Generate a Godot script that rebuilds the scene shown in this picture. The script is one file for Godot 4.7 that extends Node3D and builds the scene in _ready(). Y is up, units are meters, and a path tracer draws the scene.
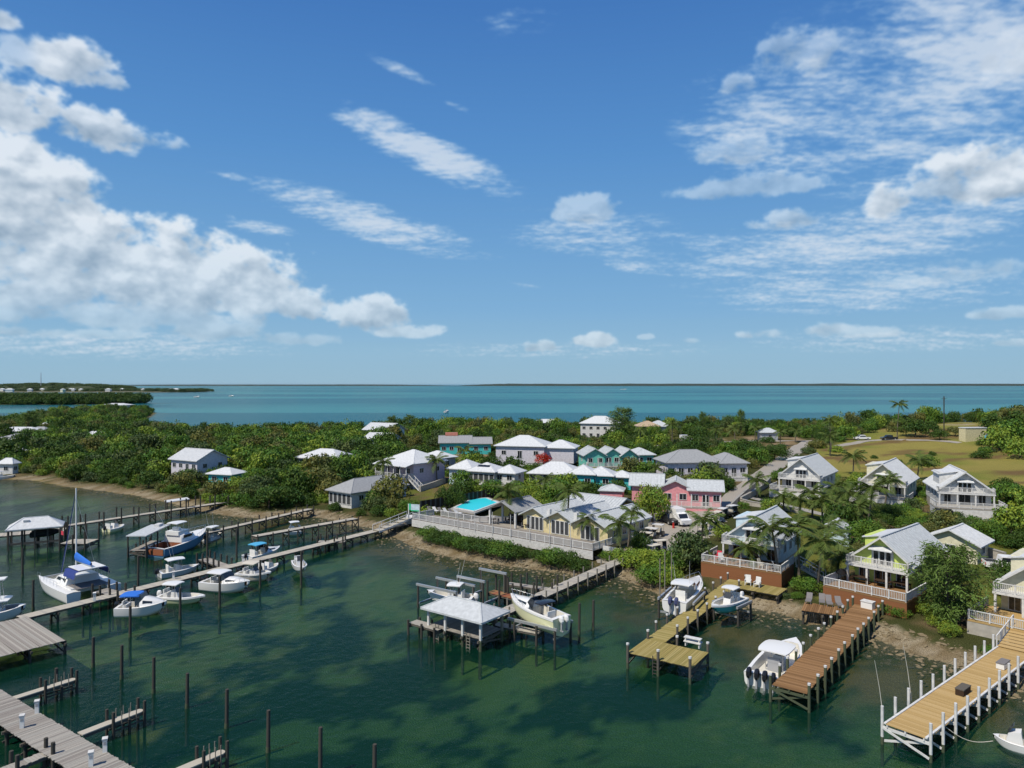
extends Node3D
# An island marina seen from 26 m above the water. x runs east, -z north, y up, metres.

const EYE := 26.0
const FOCAL := 711.0     # focal length in pixels of a 1024 x 768 frame, used to read the survey points below off the photograph

class MB:
	# collects faces into one mesh
	var v := PackedVector3Array()
	var n := PackedVector3Array()
	var c := PackedColorArray()
	var col := Color(1, 1, 1)
	var tinted := false

	func t3(a: Vector3, b: Vector3, d: Vector3, na: Vector3, nb: Vector3, nd: Vector3) -> void:
		v.push_back(a); v.push_back(b); v.push_back(d)
		n.push_back(na); n.push_back(nb); n.push_back(nd)
		if tinted:
			c.push_back(col); c.push_back(col); c.push_back(col)

	func face(p: Array, out: Vector3) -> void:
		var k := p.size()
		var nn := Vector3.ZERO
		for i in range(1, k - 1):
			nn += (p[i] - p[0]).cross(p[i + 1] - p[0])
		if nn.dot(out) > 0.0:
			p.reverse()
		else:
			nn = -nn
		nn = nn.normalized()
		for i in range(1, k - 1):
			t3(p[0], p[i], p[i + 1], nn, nn, nn)

	func box(at: Vector3, size: Vector3, b := Basis()) -> void:
		var h := size * 0.5
		for ax in 3:
			for s in [-1.0, 1.0]:
				var d := Vector3.ZERO
				d[ax] = s
				var u := Vector3.ZERO
				u[(ax + 1) % 3] = 1.0
				var w := Vector3.ZERO
				w[(ax + 2) % 3] = 1.0
				var p := []
				for q in [[-1, -1], [1, -1], [1, 1], [-1, 1]]:
					p.append(at + b * ((d + u * q[0] + w * q[1]) * h))
				face(p, b * d)

	func bar(a: Vector3, e: Vector3, w: float, h: float) -> void:
		var x := e - a
		var l := x.length()
		x /= l
		var z := x.cross(Vector3.UP)
		z = z.normalized() if z.length() > 0.01 else Vector3.RIGHT
		box((a + e) * 0.5, Vector3(l, h, w), Basis(x, z.cross(x), z))

	func tube(a: Vector3, e: Vector3, r0: float, r1: float, k := 8, caps := true) -> void:
		var x := (e - a).normalized()
		var s := x.cross(Vector3(0.31, 0.2, 0.9)).normalized()
		var q := x.cross(s)
		var p0 := []
		var p1 := []
		for i in k:
			var g := TAU * i / k
			var d := s * cos(g) + q * sin(g)
			var g2 := TAU * (i + 1) / k
			var d2 := s * cos(g2) + q * sin(g2)
			p0.append(a + d * r0)
			p1.append(e + d * r1)
			quad(a + d * r0, e + d * r1, e + d2 * r1, a + d2 * r0, d, d, d2, d2)
		if caps:
			face(p0, -x)
			face(p1, x)

	func quad(a, b, d, e, na, nb, nd, ne) -> void:
		if (d - a).cross(b - a).dot(na + nd) > 0.0:
			t3(a, b, d, na, nb, nd); t3(a, d, e, na, nd, ne)
		else:
			t3(a, d, b, na, nd, nb); t3(a, e, d, na, ne, nd)

	func pipe(pts: Array, r0: float, r1: float, k := 6) -> void:
		for i in pts.size() - 1:
			tube(pts[i], pts[i + 1], lerpf(r0, r1, i / float(pts.size() - 1)), lerpf(r0, r1, (i + 1) / float(pts.size() - 1)), k, i == 0 or i == pts.size() - 2)

	# a surface through rows of points, its normals turned away from the line y = 0, z = 0 lifted to `mid`
	func loft(g: Array, mid: Vector3, smooth := true) -> void:
		var rows := g.size()
		var cols: int = g[0].size()
		var nn := []
		for i in rows:
			var r := []
			for j in cols:
				var du: Vector3 = g[mini(i + 1, rows - 1)][j] - g[maxi(i - 1, 0)][j]
				var dv: Vector3 = g[i][mini(j + 1, cols - 1)] - g[i][maxi(j - 1, 0)]
				var q := du.cross(dv).normalized()
				var p: Vector3 = g[i][j]
				r.append(q if q.dot(p - Vector3(p.x, mid.y, mid.z)) >= 0.0 else -q)
			nn.append(r)
		for i in rows - 1:
			for j in cols - 1:
				var a: Vector3 = g[i][j]
				var b: Vector3 = g[i + 1][j]
				var d: Vector3 = g[i + 1][j + 1]
				var e: Vector3 = g[i][j + 1]
				if smooth:
					quad(a, b, d, e, nn[i][j], nn[i + 1][j], nn[i + 1][j + 1], nn[i][j + 1])
				else:
					face([a, b, d, e], nn[i][j] + nn[i + 1][j + 1])

	# a flat outline in the plane of u and w, given thickness along out
	func slab(p: Array, out: Vector3) -> void:
		var q := []
		var mid := Vector3.ZERO
		for a in p:
			q.append(a - out)
			mid += a / p.size()
		face(p.duplicate(), out)
		face(q.duplicate(), -out)
		for i in p.size():
			var j := (i + 1) % p.size()
			var nn: Vector3 = (p[j] - p[i]).cross(out)
			if nn.dot((p[i] + p[j]) * 0.5 - mid) < 0.0:
				nn = -nn
			face([p[i], p[j], q[j], q[i]], nn)

	func mesh() -> ArrayMesh:
		var a := []
		a.resize(Mesh.ARRAY_MAX)
		a[Mesh.ARRAY_VERTEX] = v
		a[Mesh.ARRAY_NORMAL] = n
		if tinted:
			a[Mesh.ARRAY_COLOR] = c
		var r := ArrayMesh.new()
		r.add_surface_from_arrays(Mesh.PRIMITIVE_TRIANGLES, a)
		return r

const NTH := ["first", "second", "third", "fourth", "fifth", "sixth", "seventh", "eighth", "ninth", "tenth", "eleventh", "twelfth", "thirteenth", "fourteenth"]
var M := {}
var taken := {}
var unit_box: ArrayMesh
var unit_pole: ArrayMesh
var rng := RandomNumberGenerator.new()

func numbered(called: String) -> String:
	if not taken.has(called):
		taken[called] = 0
		return called
	taken[called] += 1
	return "%s_%03d" % [called, taken[called]]

func thing(called: String, label: String, category: String, where := Vector3.ZERO, turn := 0.0, group := "") -> Node3D:
	var o := Node3D.new()
	o.name = numbered(called)
	add_child(o)
	o.position = where
	o.rotation.y = turn
	tag(o, label, category, group)
	return o

func tag(o: Node, label: String, category: String, group := "", kind := "") -> void:
	if label: o.set_meta("label", label)
	if category: o.set_meta("category", category)
	if group: o.set_meta("group", group)
	if kind: o.set_meta("kind", kind)

func node(parent: Node, called: String, mesh: Mesh, mat: Material) -> MeshInstance3D:
	var o := MeshInstance3D.new()
	o.mesh = mesh
	o.material_override = mat
	o.name = called
	parent.add_child(o, true)
	return o

func put(parent: Node, called: String, mb: MB, mat: Material) -> MeshInstance3D:
	return node(parent, called, mb.mesh(), mat)

func bx(parent: Node, called: String, at: Vector3, size: Vector3, mat: Material, b := Basis()) -> MeshInstance3D:
	var o := node(parent, called, unit_box, mat)
	o.transform = Transform3D(b * Basis.from_scale(size), at)
	return o

func pole(parent: Node, called: String, foot: Vector3, h: float, r: float, mat: Material) -> MeshInstance3D:
	var o := node(parent, called, unit_pole, mat)
	o.transform = Transform3D(Basis.from_scale(Vector3(r, h, r)), foot)
	return o

func structure(called: String, mb: MB, mat: Material) -> MeshInstance3D:
	var o := put(self, called, mb, mat)
	o.set_meta("kind", "structure")
	return o

func lin(r: float, g: float, b: float) -> Color:
	return Color(r, g, b).linear_to_srgb()

func mat(key: String, c: Color, rough := 0.7, tex: Texture2D = null, span := 4.0, spec := 0.5) -> StandardMaterial3D:
	var s := StandardMaterial3D.new()
	s.resource_name = key
	s.albedo_color = c
	s.roughness = rough
	s.metallic_specular = spec
	if tex:
		s.albedo_texture = tex
		s.uv1_triplanar = true
		s.uv1_world_triplanar = true
		s.uv1_scale = Vector3.ONE / span
	M[key] = s
	return s

# mottling between `low` and 1, to multiply a base colour with
func noise_texture(seed_: int, frequency: float, size: int, low: float, octaves := 4) -> ImageTexture:
	var f := FastNoiseLite.new()
	f.seed = seed_
	f.frequency = frequency
	f.fractal_octaves = octaves
	f.noise_type = FastNoiseLite.TYPE_SIMPLEX_SMOOTH
	var im := f.get_seamless_image(size, size)
	im.convert(Image.FORMAT_L8)
	var d := im.get_data()
	for i in d.size():
		d[i] = int(255.0 * lerpf(low, 1.0, d[i] / 255.0))
	im = Image.create_from_data(size, size, false, Image.FORMAT_L8, d)
	im.convert(Image.FORMAT_RGB8)
	return ImageTexture.create_from_image(im)

# a point of the survey: what the frame shows at px, py, at height e above the water
func at(px: float, py: float, e := 0.0) -> Vector3:
	var d := (EYE - e) * FOCAL / (py - 384.0)
	return Vector3((px - 512.0) / FOCAL * d, e, -d)

# the same on the land
func land(px: float, py: float) -> Vector3:
	var e := 2.5
	for i in 12:
		var p := at(px, py, e)
		e = lerpf(e, ground(p.x, p.z), 0.7)
	return at(px, py, e)

func flat(p: Vector3) -> Vector2:
	return Vector2(p.x, p.z)

func yaw_of(a: Vector3, b: Vector3) -> float:   # turns local +x from a towards b
	return atan2(-(b.z - a.z), b.x - a.x)

# ---------------------------------------------------------------- sky
const SKY_W := 4096

func make_sky() -> ImageTexture:
	var w := SKY_W
	var h := w / 2
	var im := Image.create_empty(w, h, false, Image.FORMAT_RGB8)
	var stops := [[-90.0, Color8(120, 150, 165)], [-0.2, Color8(146, 178, 196)], [0.0, Color8(152, 186, 206)], [2.5, Color8(147, 186, 212)], [6.0, Color8(128, 175, 214)], [11.0, Color8(111, 162, 210)], [18.0, Color8(89, 144, 203)], [28.0, Color8(69, 121, 187)], [50.0, Color8(52, 98, 168)], [90.0, Color8(46, 86, 152)]]
	var base := []
	for j in h:
		var el := 90.0 - (j + 0.5) / h * 180.0
		var c: Color = stops[0][1]
		for k in stops.size() - 1:
			if el >= stops[k][0]:
				c = stops[k][1].lerp(stops[k + 1][1], clampf((el - stops[k][0]) / (stops[k + 1][0] - stops[k][0]), 0, 1))
		base.append(c)
		im.fill_rect(Rect2i(0, j, w, 1), c)
	# cumulus: az, el, half width, half height, strength; cirrus: az, el, half length, half width, tilt, strength (degrees)
	var puffs := []
	for q in [[5, 245, 140, 75, 1.0], [80, 250, 120, 62, 1.0], [165, 268, 110, 50, 1.0], [240, 288, 90, 42, 1.0], [40, 205, 80, 50, 1.0], [120, 285, 120, 36, 1.0], [200, 300, 110, 30, 0.9], [298, 303, 48, 26, 0.9], [376, 318, 46, 25, 0.95], [405, 332, 45, 10, 0.7],
			[68, 66, 42, 27, 0.95], [98, 80, 26, 14, 0.7], [105, 134, 52, 26, 0.85], [150, 142, 32, 14, 0.6], [5, 105, 52, 48, 0.9], [10, 180, 70, 60, 1.0], [4, 20, 16, 14, 0.8], [14, 55, 22, 22, 0.6],
			[130, 318, 150, 22, 0.6], [25, 297, 75, 22, 0.8], [205, 330, 60, 17, 0.6], [595, 341, 27, 10, 0.85], [543, 348, 22, 9, 0.7], [645, 337, 10, 4, 0.5], [688, 341, 12, 4, 0.4],
			[582, 210, 40, 19, 0.55], [800, 58, 42, 30, 0.5], [738, 88, 20, 15, 0.5], [985, 182, 66, 38, 1.0], [938, 190, 34, 20, 0.6], [888, 204, 28, 24, 0.85], [785, 223, 36, 15, 0.6], [765, 334, 30, 9, 0.7], [835, 330, 26, 11, 0.7],
			[865, 333, 34, 8, 0.6], [1003, 314, 30, 9, 0.6], [1015, 343, 20, 5, 0.5], [738, 152, 45, 20, 0.4], [745, 188, 80, 17, 0.45], [975, 272, 75, 17, 0.5], [905, 282, 60, 12, 0.4], [1010, 60, 45, 34, 0.5], [300, 340, 60, 10, 0.4], [75, 334, 80, 8, 0.5]]:
		var az := atan((q[0] - 512.0) / FOCAL)
		puffs.append([rad_to_deg(az), rad_to_deg(atan((384.0 - q[1]) / FOCAL * cos(az))), q[2] * 0.0805 * cos(az), q[3] * 0.0805 * cos(az), q[4]])
	var wisps := []
	for q in [[425, 152, 112, 22, 22.0, 0.8], [370, 222, 140, 22, 14.0, 0.66], [262, 228, 42, 8, 4.0, 0.55], [235, 177, 30, 5, 8.0, 0.4], [400, 70, 42, 7, 22.0, 0.5], [458, 106, 22, 4, 20.0, 0.35], [574, 241, 60, 9, 6.0, 0.55], [640, 268, 55, 8, 10.0, 0.4],
			[525, 285, 20, 4, 4.0, 0.3], [510, 22, 60, 18, -8.0, 0.28], [830, 245, 210, 42, -4.0, 0.58], [900, 105, 200, 105, 10.0, 0.55], [980, 45, 140, 80, 10.0, 0.72], [760, 125, 95, 65, 15.0, 0.52], [930, 225, 140, 26, -5.0, 0.58], [860, 290, 180, 28, 0.0, 0.5], [600, 235, 120, 30, 5.0, 0.4], [120, 345, 200, 18, 0.0, 0.45], [900, 340, 170, 16, 0.0, 0.4], [560, 350, 200, 12, 0.0, 0.3]]:
		var az := atan((q[0] - 512.0) / FOCAL)
		wisps.append([rad_to_deg(az), rad_to_deg(atan((384.0 - q[1]) / FOCAL * cos(az))), q[2] * 0.0805 * cos(az), q[3] * 0.0805 * cos(az), -q[4], q[5]])
	# the same weather goes on round the horizon and overhead
	var r := RandomNumberGenerator.new()
	r.seed = 11
	for k in 46:
		var az := 39.0 + k * (282.0 / 46.0) + r.randf_range(-3, 3)
		var el := r.randf_range(2.0, 27.0)
		var s := r.randf_range(2.0, 6.5) * clampf(el / 14.0 + 0.3, 0.35, 1.1)
		for b in r.randi_range(2, 5):
			puffs.append([az + r.randf_range(-1, 1) * s * 1.5, el + r.randf_range(-0.2, 0.35) * s, s * r.randf_range(0.6, 1.2), s * r.randf_range(0.28, 0.55), r.randf_range(0.6, 1.0)])
		wisps.append([az + r.randf_range(-6, 6), r.randf_range(6, 30), r.randf_range(4, 11), r.randf_range(0.8, 3.0), r.randf_range(-22, 10), r.randf_range(0.3, 0.65)])
	for k in 22:
		wisps.append([r.randf_range(-180, 180), r.randf_range(33, 62), r.randf_range(8, 16), r.randf_range(1.5, 5.0), r.randf_range(-25, 25), r.randf_range(0.3, 0.6)])
	var dens := PackedFloat32Array()
	dens.resize(w * h / 2)
	var full := PackedFloat32Array()
	full.resize(w * h / 2)
	var sum := PackedFloat32Array()
	sum.resize(w * h / 2)
	var tone := PackedFloat32Array()
	tone.resize(w * h / 2)
	var thin := PackedFloat32Array()
	thin.resize(w * h / 2)
	var per := w / 360.0
	for q in puffs:
		var st: float = 1.0 / maxf(0.2, cos(deg_to_rad(q[1])))
		var j0 := int((90.0 - q[1] - q[3] * 1.5) * per)
		var j1 := int((90.0 - q[1] + q[3] * 1.5) * per)
		var i0 := int((q[0] + 360.0 - q[2] * 1.5 * st) * per)
		var i1 := int((q[0] + 360.0 + q[2] * 1.5 * st) * per)
		for j in range(maxi(j0, 0), mini(j1, h / 2 - 1)):
			var dy: float = ((90.0 - (j + 0.5) / per) - q[1]) / q[3]
			var fy := dy * dy * (2.2 if dy < 0.0 else 1.0)
			for i in range(i0, i1):
				var dx: float = ((i + 0.5) / per - 360.0 - q[0]) / (q[2] * st)
				var d: float = 1.0 - dx * dx - fy - (1.0 - q[4]) * 0.35
				if d > -0.9:
					var o := j * w + posmod(i, w)
					dens[o] = maxf(dens[o], d + 1.0)
					var wt := pow(clampf(d + 1.0, 0.0, 2.0), 4.0)
					sum[o] += wt
					tone[o] += dy * wt
					full[o] += lerpf(0.5, 1.0, smoothstep(0.4, 0.95, q[4])) * wt
	for q in wisps:
		var st: float = 1.0 / maxf(0.2, cos(deg_to_rad(q[1])))
		var reach: float = q[3] * 1.3 + q[2] * 1.2 * absf(sin(deg_to_rad(q[4])))
		var ca := cos(deg_to_rad(q[4]))
		var sa := sin(deg_to_rad(q[4]))
		for j in range(maxi(int((90.0 - q[1] - reach) * per), 0), mini(int((90.0 - q[1] + reach) * per), h / 2 - 1)):
			var y: float = (90.0 - (j + 0.5) / per) - q[1]
			for i in range(int((q[0] + 360.0 - q[2] * 1.2 * st) * per), int((q[0] + 360.0 + q[2] * 1.2 * st) * per)):
				var x: float = ((i + 0.5) / per - 360.0 - q[0]) / st
				var a: float = (x * ca + y * sa) / q[2]
				var b: float = (y * ca - x * sa) / q[3]
				var d: float = (1.0 - a * a - b * b) * q[5]
				if d > 0.0:
					var o := j * w + posmod(i, w)
					thin[o] = maxf(thin[o], d)
	var f := FastNoiseLite.new()
	f.seed = 5
	f.noise_type = FastNoiseLite.TYPE_SIMPLEX_SMOOTH
	f.frequency = 1.0
	f.fractal_octaves = 5
	f.fractal_gain = 0.55
	var g := FastNoiseLite.new()
	g.seed = 9
	g.noise_type = FastNoiseLite.TYPE_SIMPLEX_SMOOTH
	g.frequency = 1.0
	g.fractal_octaves = 4
	g.fractal_gain = 0.6
	var job := func(band: int) -> PackedByteArray:
		var out := PackedByteArray()
		var rows := h / 2 / 16
		out.resize(rows * w * 3)
		for jj in rows:
			var j := band * rows + jj
			var el := deg_to_rad(90.0 - (j + 0.5) / per)
			var y := sin(el)
			var ce := cos(el)
			var c0: Color = base[j]
			var low := clampf(1.0 - el * 5.0, 0.0, 1.0)
			for i in w:
				var o := j * w + i
				var c := c0
				if thin[o] > 0.0 or dens[o] > 0.0:
					var az := deg_to_rad((i + 0.5) / per)
					var p := Vector3(sin(az) * ce, y, -cos(az) * ce)
					if thin[o] > 0.0:
						# cloud sheets lie flat: look the streaks up on a plane overhead
						var k := 1.0 / (y + 0.12)
						var s1 := g.get_noise_2d(p.x * k * 2.2 + 7.0, p.z * k * 5.5)
						var s2 := g.get_noise_2d(p.x * k * 15.0, p.z * k * 26.0)
						var a := clampf(thin[o] * 1.3 + s1 * 0.56 + s2 * 0.4 - 0.15, 0.0, 1.0)
						a = a * a * (3.0 - 2.0 * a) * 0.8 * clampf(thin[o] * 4.0, 0.0, 1.0)
						c = c.lerp(Color(0.86, 0.89, 0.93), a)
					if dens[o] > 0.0:
						var n1 := f.get_noise_3d(p.x * 12.0, p.y * 17.0, p.z * 12.0)
						var d := dens[o] - 0.95 + n1 * 0.95 + g.get_noise_3d(p.x * 34.0, p.y * 46.0, p.z * 34.0) * 0.55
						if d > 0.0:
							var n2 := f.get_noise_3d(p.x * 12.0 - 0.13, p.y * 17.0 + 0.22, p.z * 12.0)
							var a := clampf(d * 1.5, 0.0, 1.0)
							a = a * a * (3.0 - 2.0 * a) * 0.97 * full[o] / sum[o]
							var lit := clampf(0.62 + tone[o] / sum[o] * 0.42 + (n1 - n2) * 0.9 + 0.25 * (1.0 - clampf(d * 1.2, 0.0, 1.0)), 0.0, 1.0)
							var k := Color(0.58, 0.645, 0.71).lerp(Color(0.97, 0.973, 0.978), lit)
							c = c.lerp(k.lerp(c0, 0.15 + 0.35 * low), a)
				var e := (jj * w + i) * 3
				out[e] = int(c.r * 255.0 + 0.5)
				out[e + 1] = int(c.g * 255.0 + 0.5)
				out[e + 2] = int(c.b * 255.0 + 0.5)
		return out
	var bands := []
	bands.resize(16)
	var task := WorkerThreadPool.add_group_task(func(b): bands[b] = job.call(b), 16)
	WorkerThreadPool.wait_for_group_task_completion(task)
	var data := PackedByteArray()
	for b in 16:
		data.append_array(bands[b])
	var top := Image.create_from_data(w, h / 2, false, Image.FORMAT_RGB8, data)
	im.blit_rect(top, Rect2i(0, 0, w, h / 2), Vector2i.ZERO)
	return ImageTexture.create_from_image(im)

func set_view() -> void:
	var cam := Camera3D.new()
	cam.name = "camera"
	cam.position = Vector3(0, EYE, 0)
	cam.fov = rad_to_deg(2.0 * atan(384.0 / FOCAL))
	cam.near = 0.5
	cam.far = 60000.0
	add_child(cam)
	var e := Environment.new()
	e.background_mode = Environment.BG_SKY
	e.sky = Sky.new()
	var s := PanoramaSkyMaterial.new()
	s.panorama = make_sky()
	e.sky.sky_material = s
	e.tonemap_mode = Environment.TONE_MAPPER_LINEAR
	e.tonemap_exposure = 1.0
	e.fog_enabled = true
	e.fog_density = 0.000006
	e.fog_light_color = Color(0.78, 0.87, 0.95)
	e.sdfgi_enabled = true
	e.ssao_enabled = true
	e.ssil_enabled = true
	var world := WorldEnvironment.new()
	world.environment = e
	add_child(world)
	var sun := DirectionalLight3D.new()
	sun.name = "sun"
	sun.light_energy = 1.6
	sun.light_color = Color(1.0, 0.965, 0.9)
	sun.light_angular_distance = 0.5
	sun.shadow_enabled = true
	add_child(sun)
	sun.look_at_from_position(Vector3(-0.55, 1.0, 0.47) * 100.0, Vector3.ZERO)

# ---------------------------------------------------------------- land and water
var shore := PackedVector2Array()
var zones := {}
var bumps := FastNoiseLite.new()
var grain := FastNoiseLite.new()

func set_shore() -> void:
	beds.seed = 21
	beds.frequency = 0.0016
	beds.fractal_octaves = 4
	bumps.seed = 3
	bumps.frequency = 0.012
	bumps.fractal_octaves = 3
	grain.seed = 8
	grain.frequency = 0.09
	grain.fractal_octaves = 4
	for q in [[-60, 472], [-10, 479], [30, 480], [60, 486], [100, 491], [140, 497], [168, 504], [200, 512], [232, 517], [262, 519], [290, 516], [318, 518], [340, 524], [372, 530], [392, 538], [410, 548], [440, 556], [470, 562], [500, 567], [540, 572], [575, 578], [612, 578], [640, 588], [668, 601], [700, 605], [745, 609], [785, 617], [830, 628], [870, 640], [905, 652], [950, 668], [1000, 684], [1060, 705], [1130, 725]]:
		shore.append(flat(at(q[0], q[1])))
	for q in [[75, -50], [160, -48], [600, -60], [600, -360], [330, -350], [233, -345], [184, -352], [150, -372], [100, -385], [56, -378], [20, -376], [-33, -380], [-75, -356], [-119, -342], [-160, -352], [-192, -372], [-222, -430], [-262, -500], [-300, -590], [-328, -650], [-352, -668], [-388, -640], [-378, -570], [-352, -510], [-330, -455], [-300, -395], [-330, -372], [-700, -380], [-700, -215], [-300, -225]]:
		shore.append(Vector2(q[0], q[1]))
	var region := func(pts: Array) -> PackedVector2Array:
		var a := PackedVector2Array()
		for q in pts:
			a.append(flat(at(q[0], q[1], q[2] if q.size() > 2 else 2.5)))
		return a
	zones["field"] = region.call([[805, 468, 4], [815, 446, 6], [845, 433, 8.5], [890, 422, 10], [985, 421, 10.5], [1000, 440, 9], [1060, 450, 8], [1060, 500, 6], [1000, 480, 5.5], [930, 473, 5.5], [860, 476, 4.5]])
	zones["lawn"] = region.call([[385, 497], [405, 480], [440, 478], [462, 487], [440, 500], [412, 503]])
	zones["yard"] = region.call([[440, 456], [470, 452], [500, 455], [490, 466], [450, 470]])
	zones["verge"] = region.call([[770, 500], [790, 492], [830, 520], [860, 560], [820, 600], [800, 590]])
	zones["garden"] = region.call([[930, 540], [1000, 545], [1010, 575], [975, 620], [955, 605]])
	zones["bare"] = region.call([[665, 442, 3.5], [750, 437, 4], [800, 440, 4.5], [790, 462, 4], [752, 455, 3.5], [700, 450, 3]])

func inland(x: float, z: float) -> float:   # metres from the shore line, negative over water
	var p := Vector2(x, z)
	var best := 1e9
	var k := shore.size()
	var inside := false
	var b := shore[k - 1]
	for i in k:
		var a := shore[i]
		var e := b - a
		var t := clampf((p - a).dot(e) / e.length_squared(), 0.0, 1.0)
		best = minf(best, (a + e * t).distance_squared_to(p))
		if (a.y > z) != (b.y > z) and x < (b.x - a.x) * (z - a.y) / (b.y - a.y) + a.x:
			inside = not inside
		b = a
	return sqrt(best) if inside else -sqrt(best)

func height_for(d: float, x: float, z: float) -> float:
	var w := bumps.get_noise_2d(x * 6.0, z * 6.0)
	if d < 0.0:
		return -0.05 + maxf(d * 0.02, -0.16) + minf(0.0, (d + 8.0) * 0.13) if d > -30.0 else -3.07 + 0.25 * w
	var h := 0.9 * smoothstep(0.0, 5.0, d) + 1.6 * smoothstep(4.0, 45.0, d) + 1.2 * smoothstep(30.0, 110.0, d) - 0.06
	var hill := exp(-(pow((x - 200.0) / 75.0, 2.0) + pow((z + 285.0) / 85.0, 2.0)))
	return h + 7.6 * hill * smoothstep(0.0, 40.0, d) + w * 0.35 * smoothstep(2.0, 20.0, d)

func ground(x: float, z: float) -> float:
	return height_for(inland(x, z), x, z)

func lines(from: float, to: float, fine_from: float, fine_to: float, step: float, growth: float) -> Array:
	var r := []
	var x := fine_from
	while x <= fine_to:
		r.append(x)
		x += step
	var s := step
	while x < to:
		r.append(x)
		s *= growth
		x += s
	r.append(to)
	x = fine_from
	s = step
	while x > from:
		s *= growth
		x -= s
		r.push_front(maxf(x, from))
	return r

func terrain() -> void:
	var xs := lines(-720.0, 620.0, -62.0, 62.0, 0.9, 1.035)
	var zs := lines(40.0, 720.0, 46.0, 125.0, 0.8, 1.03)
	var v := PackedVector3Array()
	var c := PackedColorArray()
	for z0 in zs:
		var z: float = -z0
		for x in xs:
			var d := inland(x, z) 
			var w := grain.get_noise_2d(x, z)
			var w2 := grain.get_noise_2d(x * 0.22 + 90.0, z * 0.22)
			var w3 := grain.get_noise_2d(x * 4.0 + 400.0, z * 4.0)
			var d2 := d + w * 1.6
			var y := height_for(d, x, z)
			if d > -11.0 and d < 5.0:
				y += (w3 * 0.07 + w * 0.12) * smoothstep(-11.0, -7.0, d) - 0.05 * smoothstep(1.0, -1.0, d)
			var k: Color
			if d2 < -0.3:
				# sea floor: brown rubble in the shallows, then weed beds and pale sand channels
				var weed := Color(0.016, 0.05, 0.017).lerp(Color(0.24, 0.38, 0.1), smoothstep(0.0, 0.42, w2 * 0.9 + w * 0.7 + w3 * 0.35 - 0.08))
				# winding pale algae seams and brighter growth on the shelf before the private docks
				var seam := smoothstep(0.035, 0.0, absf(grain.get_noise_2d(x * 0.3 + 55.0, z * 0.3) - 0.03)) * smoothstep(-0.15, 0.15, w)
				weed = weed.lerp(Color(0.36, 0.44, 0.13), 0.8 * seam)
				weed = weed.lerp(Color(0.14, 0.32, 0.085), 0.75 * smoothstep(0.0, 0.18, w + w3 * 0.55 + (0.16 if z > -84.0 + w2 * 30.0 and x > -14.0 + w2 * 30.0 else -0.3)))
				var rub := Color(0.40, 0.31, 0.12).lerp(Color(0.13, 0.14, 0.045), smoothstep(-0.1, 0.3, w3 * 0.7 + w))
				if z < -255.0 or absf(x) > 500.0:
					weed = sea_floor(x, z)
				k = rub.lerp(weed, smoothstep(6.0, 17.0, -d2 + w2 * 10.0))
			elif d2 < 3.4:
				k = Color(0.5, 0.42, 0.29).lerp(Color(0.3, 0.23, 0.13), smoothstep(-0.2, 0.3, w3 + w * 0.4))
			else:
				k = Color(0.10, 0.11, 0.04).lerp(Color(0.25, 0.19, 0.1), smoothstep(0.05, 0.4, w + w2 * 0.6))
			if d > 6.0:
				var p := Vector2(x + w * 5.0, z + w2 * 6.0)
				if Geometry2D.is_point_in_polygon(p, zones.field):
					k = Color(0.45, 0.39, 0.11).lerp(Color(0.3, 0.33, 0.075), smoothstep(-0.1, 0.3, w2 * 1.2)).lerp(Color(0.28, 0.19, 0.09), smoothstep(0.08, 0.34, grain.get_noise_2d(x * 0.3 + 40.0, z * 0.6)))
					k = k.lerp(Color(0.6, 0.52, 0.4), smoothstep(0.2, 0.34, grain.get_noise_2d(x * 0.55, z * 0.55 + 70.0)) * smoothstep(165.0, 185.0, x))
				elif Geometry2D.is_point_in_polygon(p, zones.bare):
					k = Color(0.45, 0.33, 0.2).lerp(Color(0.18, 0.155, 0.06), smoothstep(-0.15, 0.2, w))
				elif Geometry2D.is_point_in_polygon(p, zones.yard):
					k = Color(0.48, 0.33, 0.19).lerp(Color(0.19, 0.19, 0.065), smoothstep(-0.1, 0.25, w))
				else:
					for z1 in ["lawn", "verge", "garden"]:
						if Geometry2D.is_point_in_polygon(p, zones[z1]):
							k = Color(0.24, 0.25, 0.06).lerp(Color(0.15, 0.19, 0.045), smoothstep(-0.2, 0.3, w)).lerp(Color(0.26, 0.19, 0.1), smoothstep(0.12, 0.3, w2 + w * 0.3))
			v.append(Vector3(x, y, z))
			c.append(k)
	var nx := xs.size()
	var idx := PackedInt32Array()
	var nn := PackedVector3Array()
	nn.resize(v.size())
	for j in zs.size():
		for i in nx:
			var o := j * nx + i
			var dx := v[j * nx + mini(i + 1, nx - 1)] - v[j * nx + maxi(i - 1, 0)]
			var dz := v[maxi(j - 1, 0) * nx + i] - v[mini(j + 1, zs.size() - 1) * nx + i]
			nn[o] = dz.cross(dx).normalized()
			if i + 1 < nx and j + 1 < zs.size():
				idx.append_array([o, o + nx, o + nx + 1, o, o + nx + 1, o + 1])
	var a := []
	a.resize(Mesh.ARRAY_MAX)
	a[Mesh.ARRAY_VERTEX] = v
	a[Mesh.ARRAY_NORMAL] = nn
	a[Mesh.ARRAY_COLOR] = c
	a[Mesh.ARRAY_INDEX] = idx
	var mesh := ArrayMesh.new()
	mesh.add_surface_from_arrays(Mesh.PRIMITIVE_TRIANGLES, a)
	var o := node(self, "terrain", mesh, M.earth)
	o.set_meta("kind", "structure")

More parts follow.
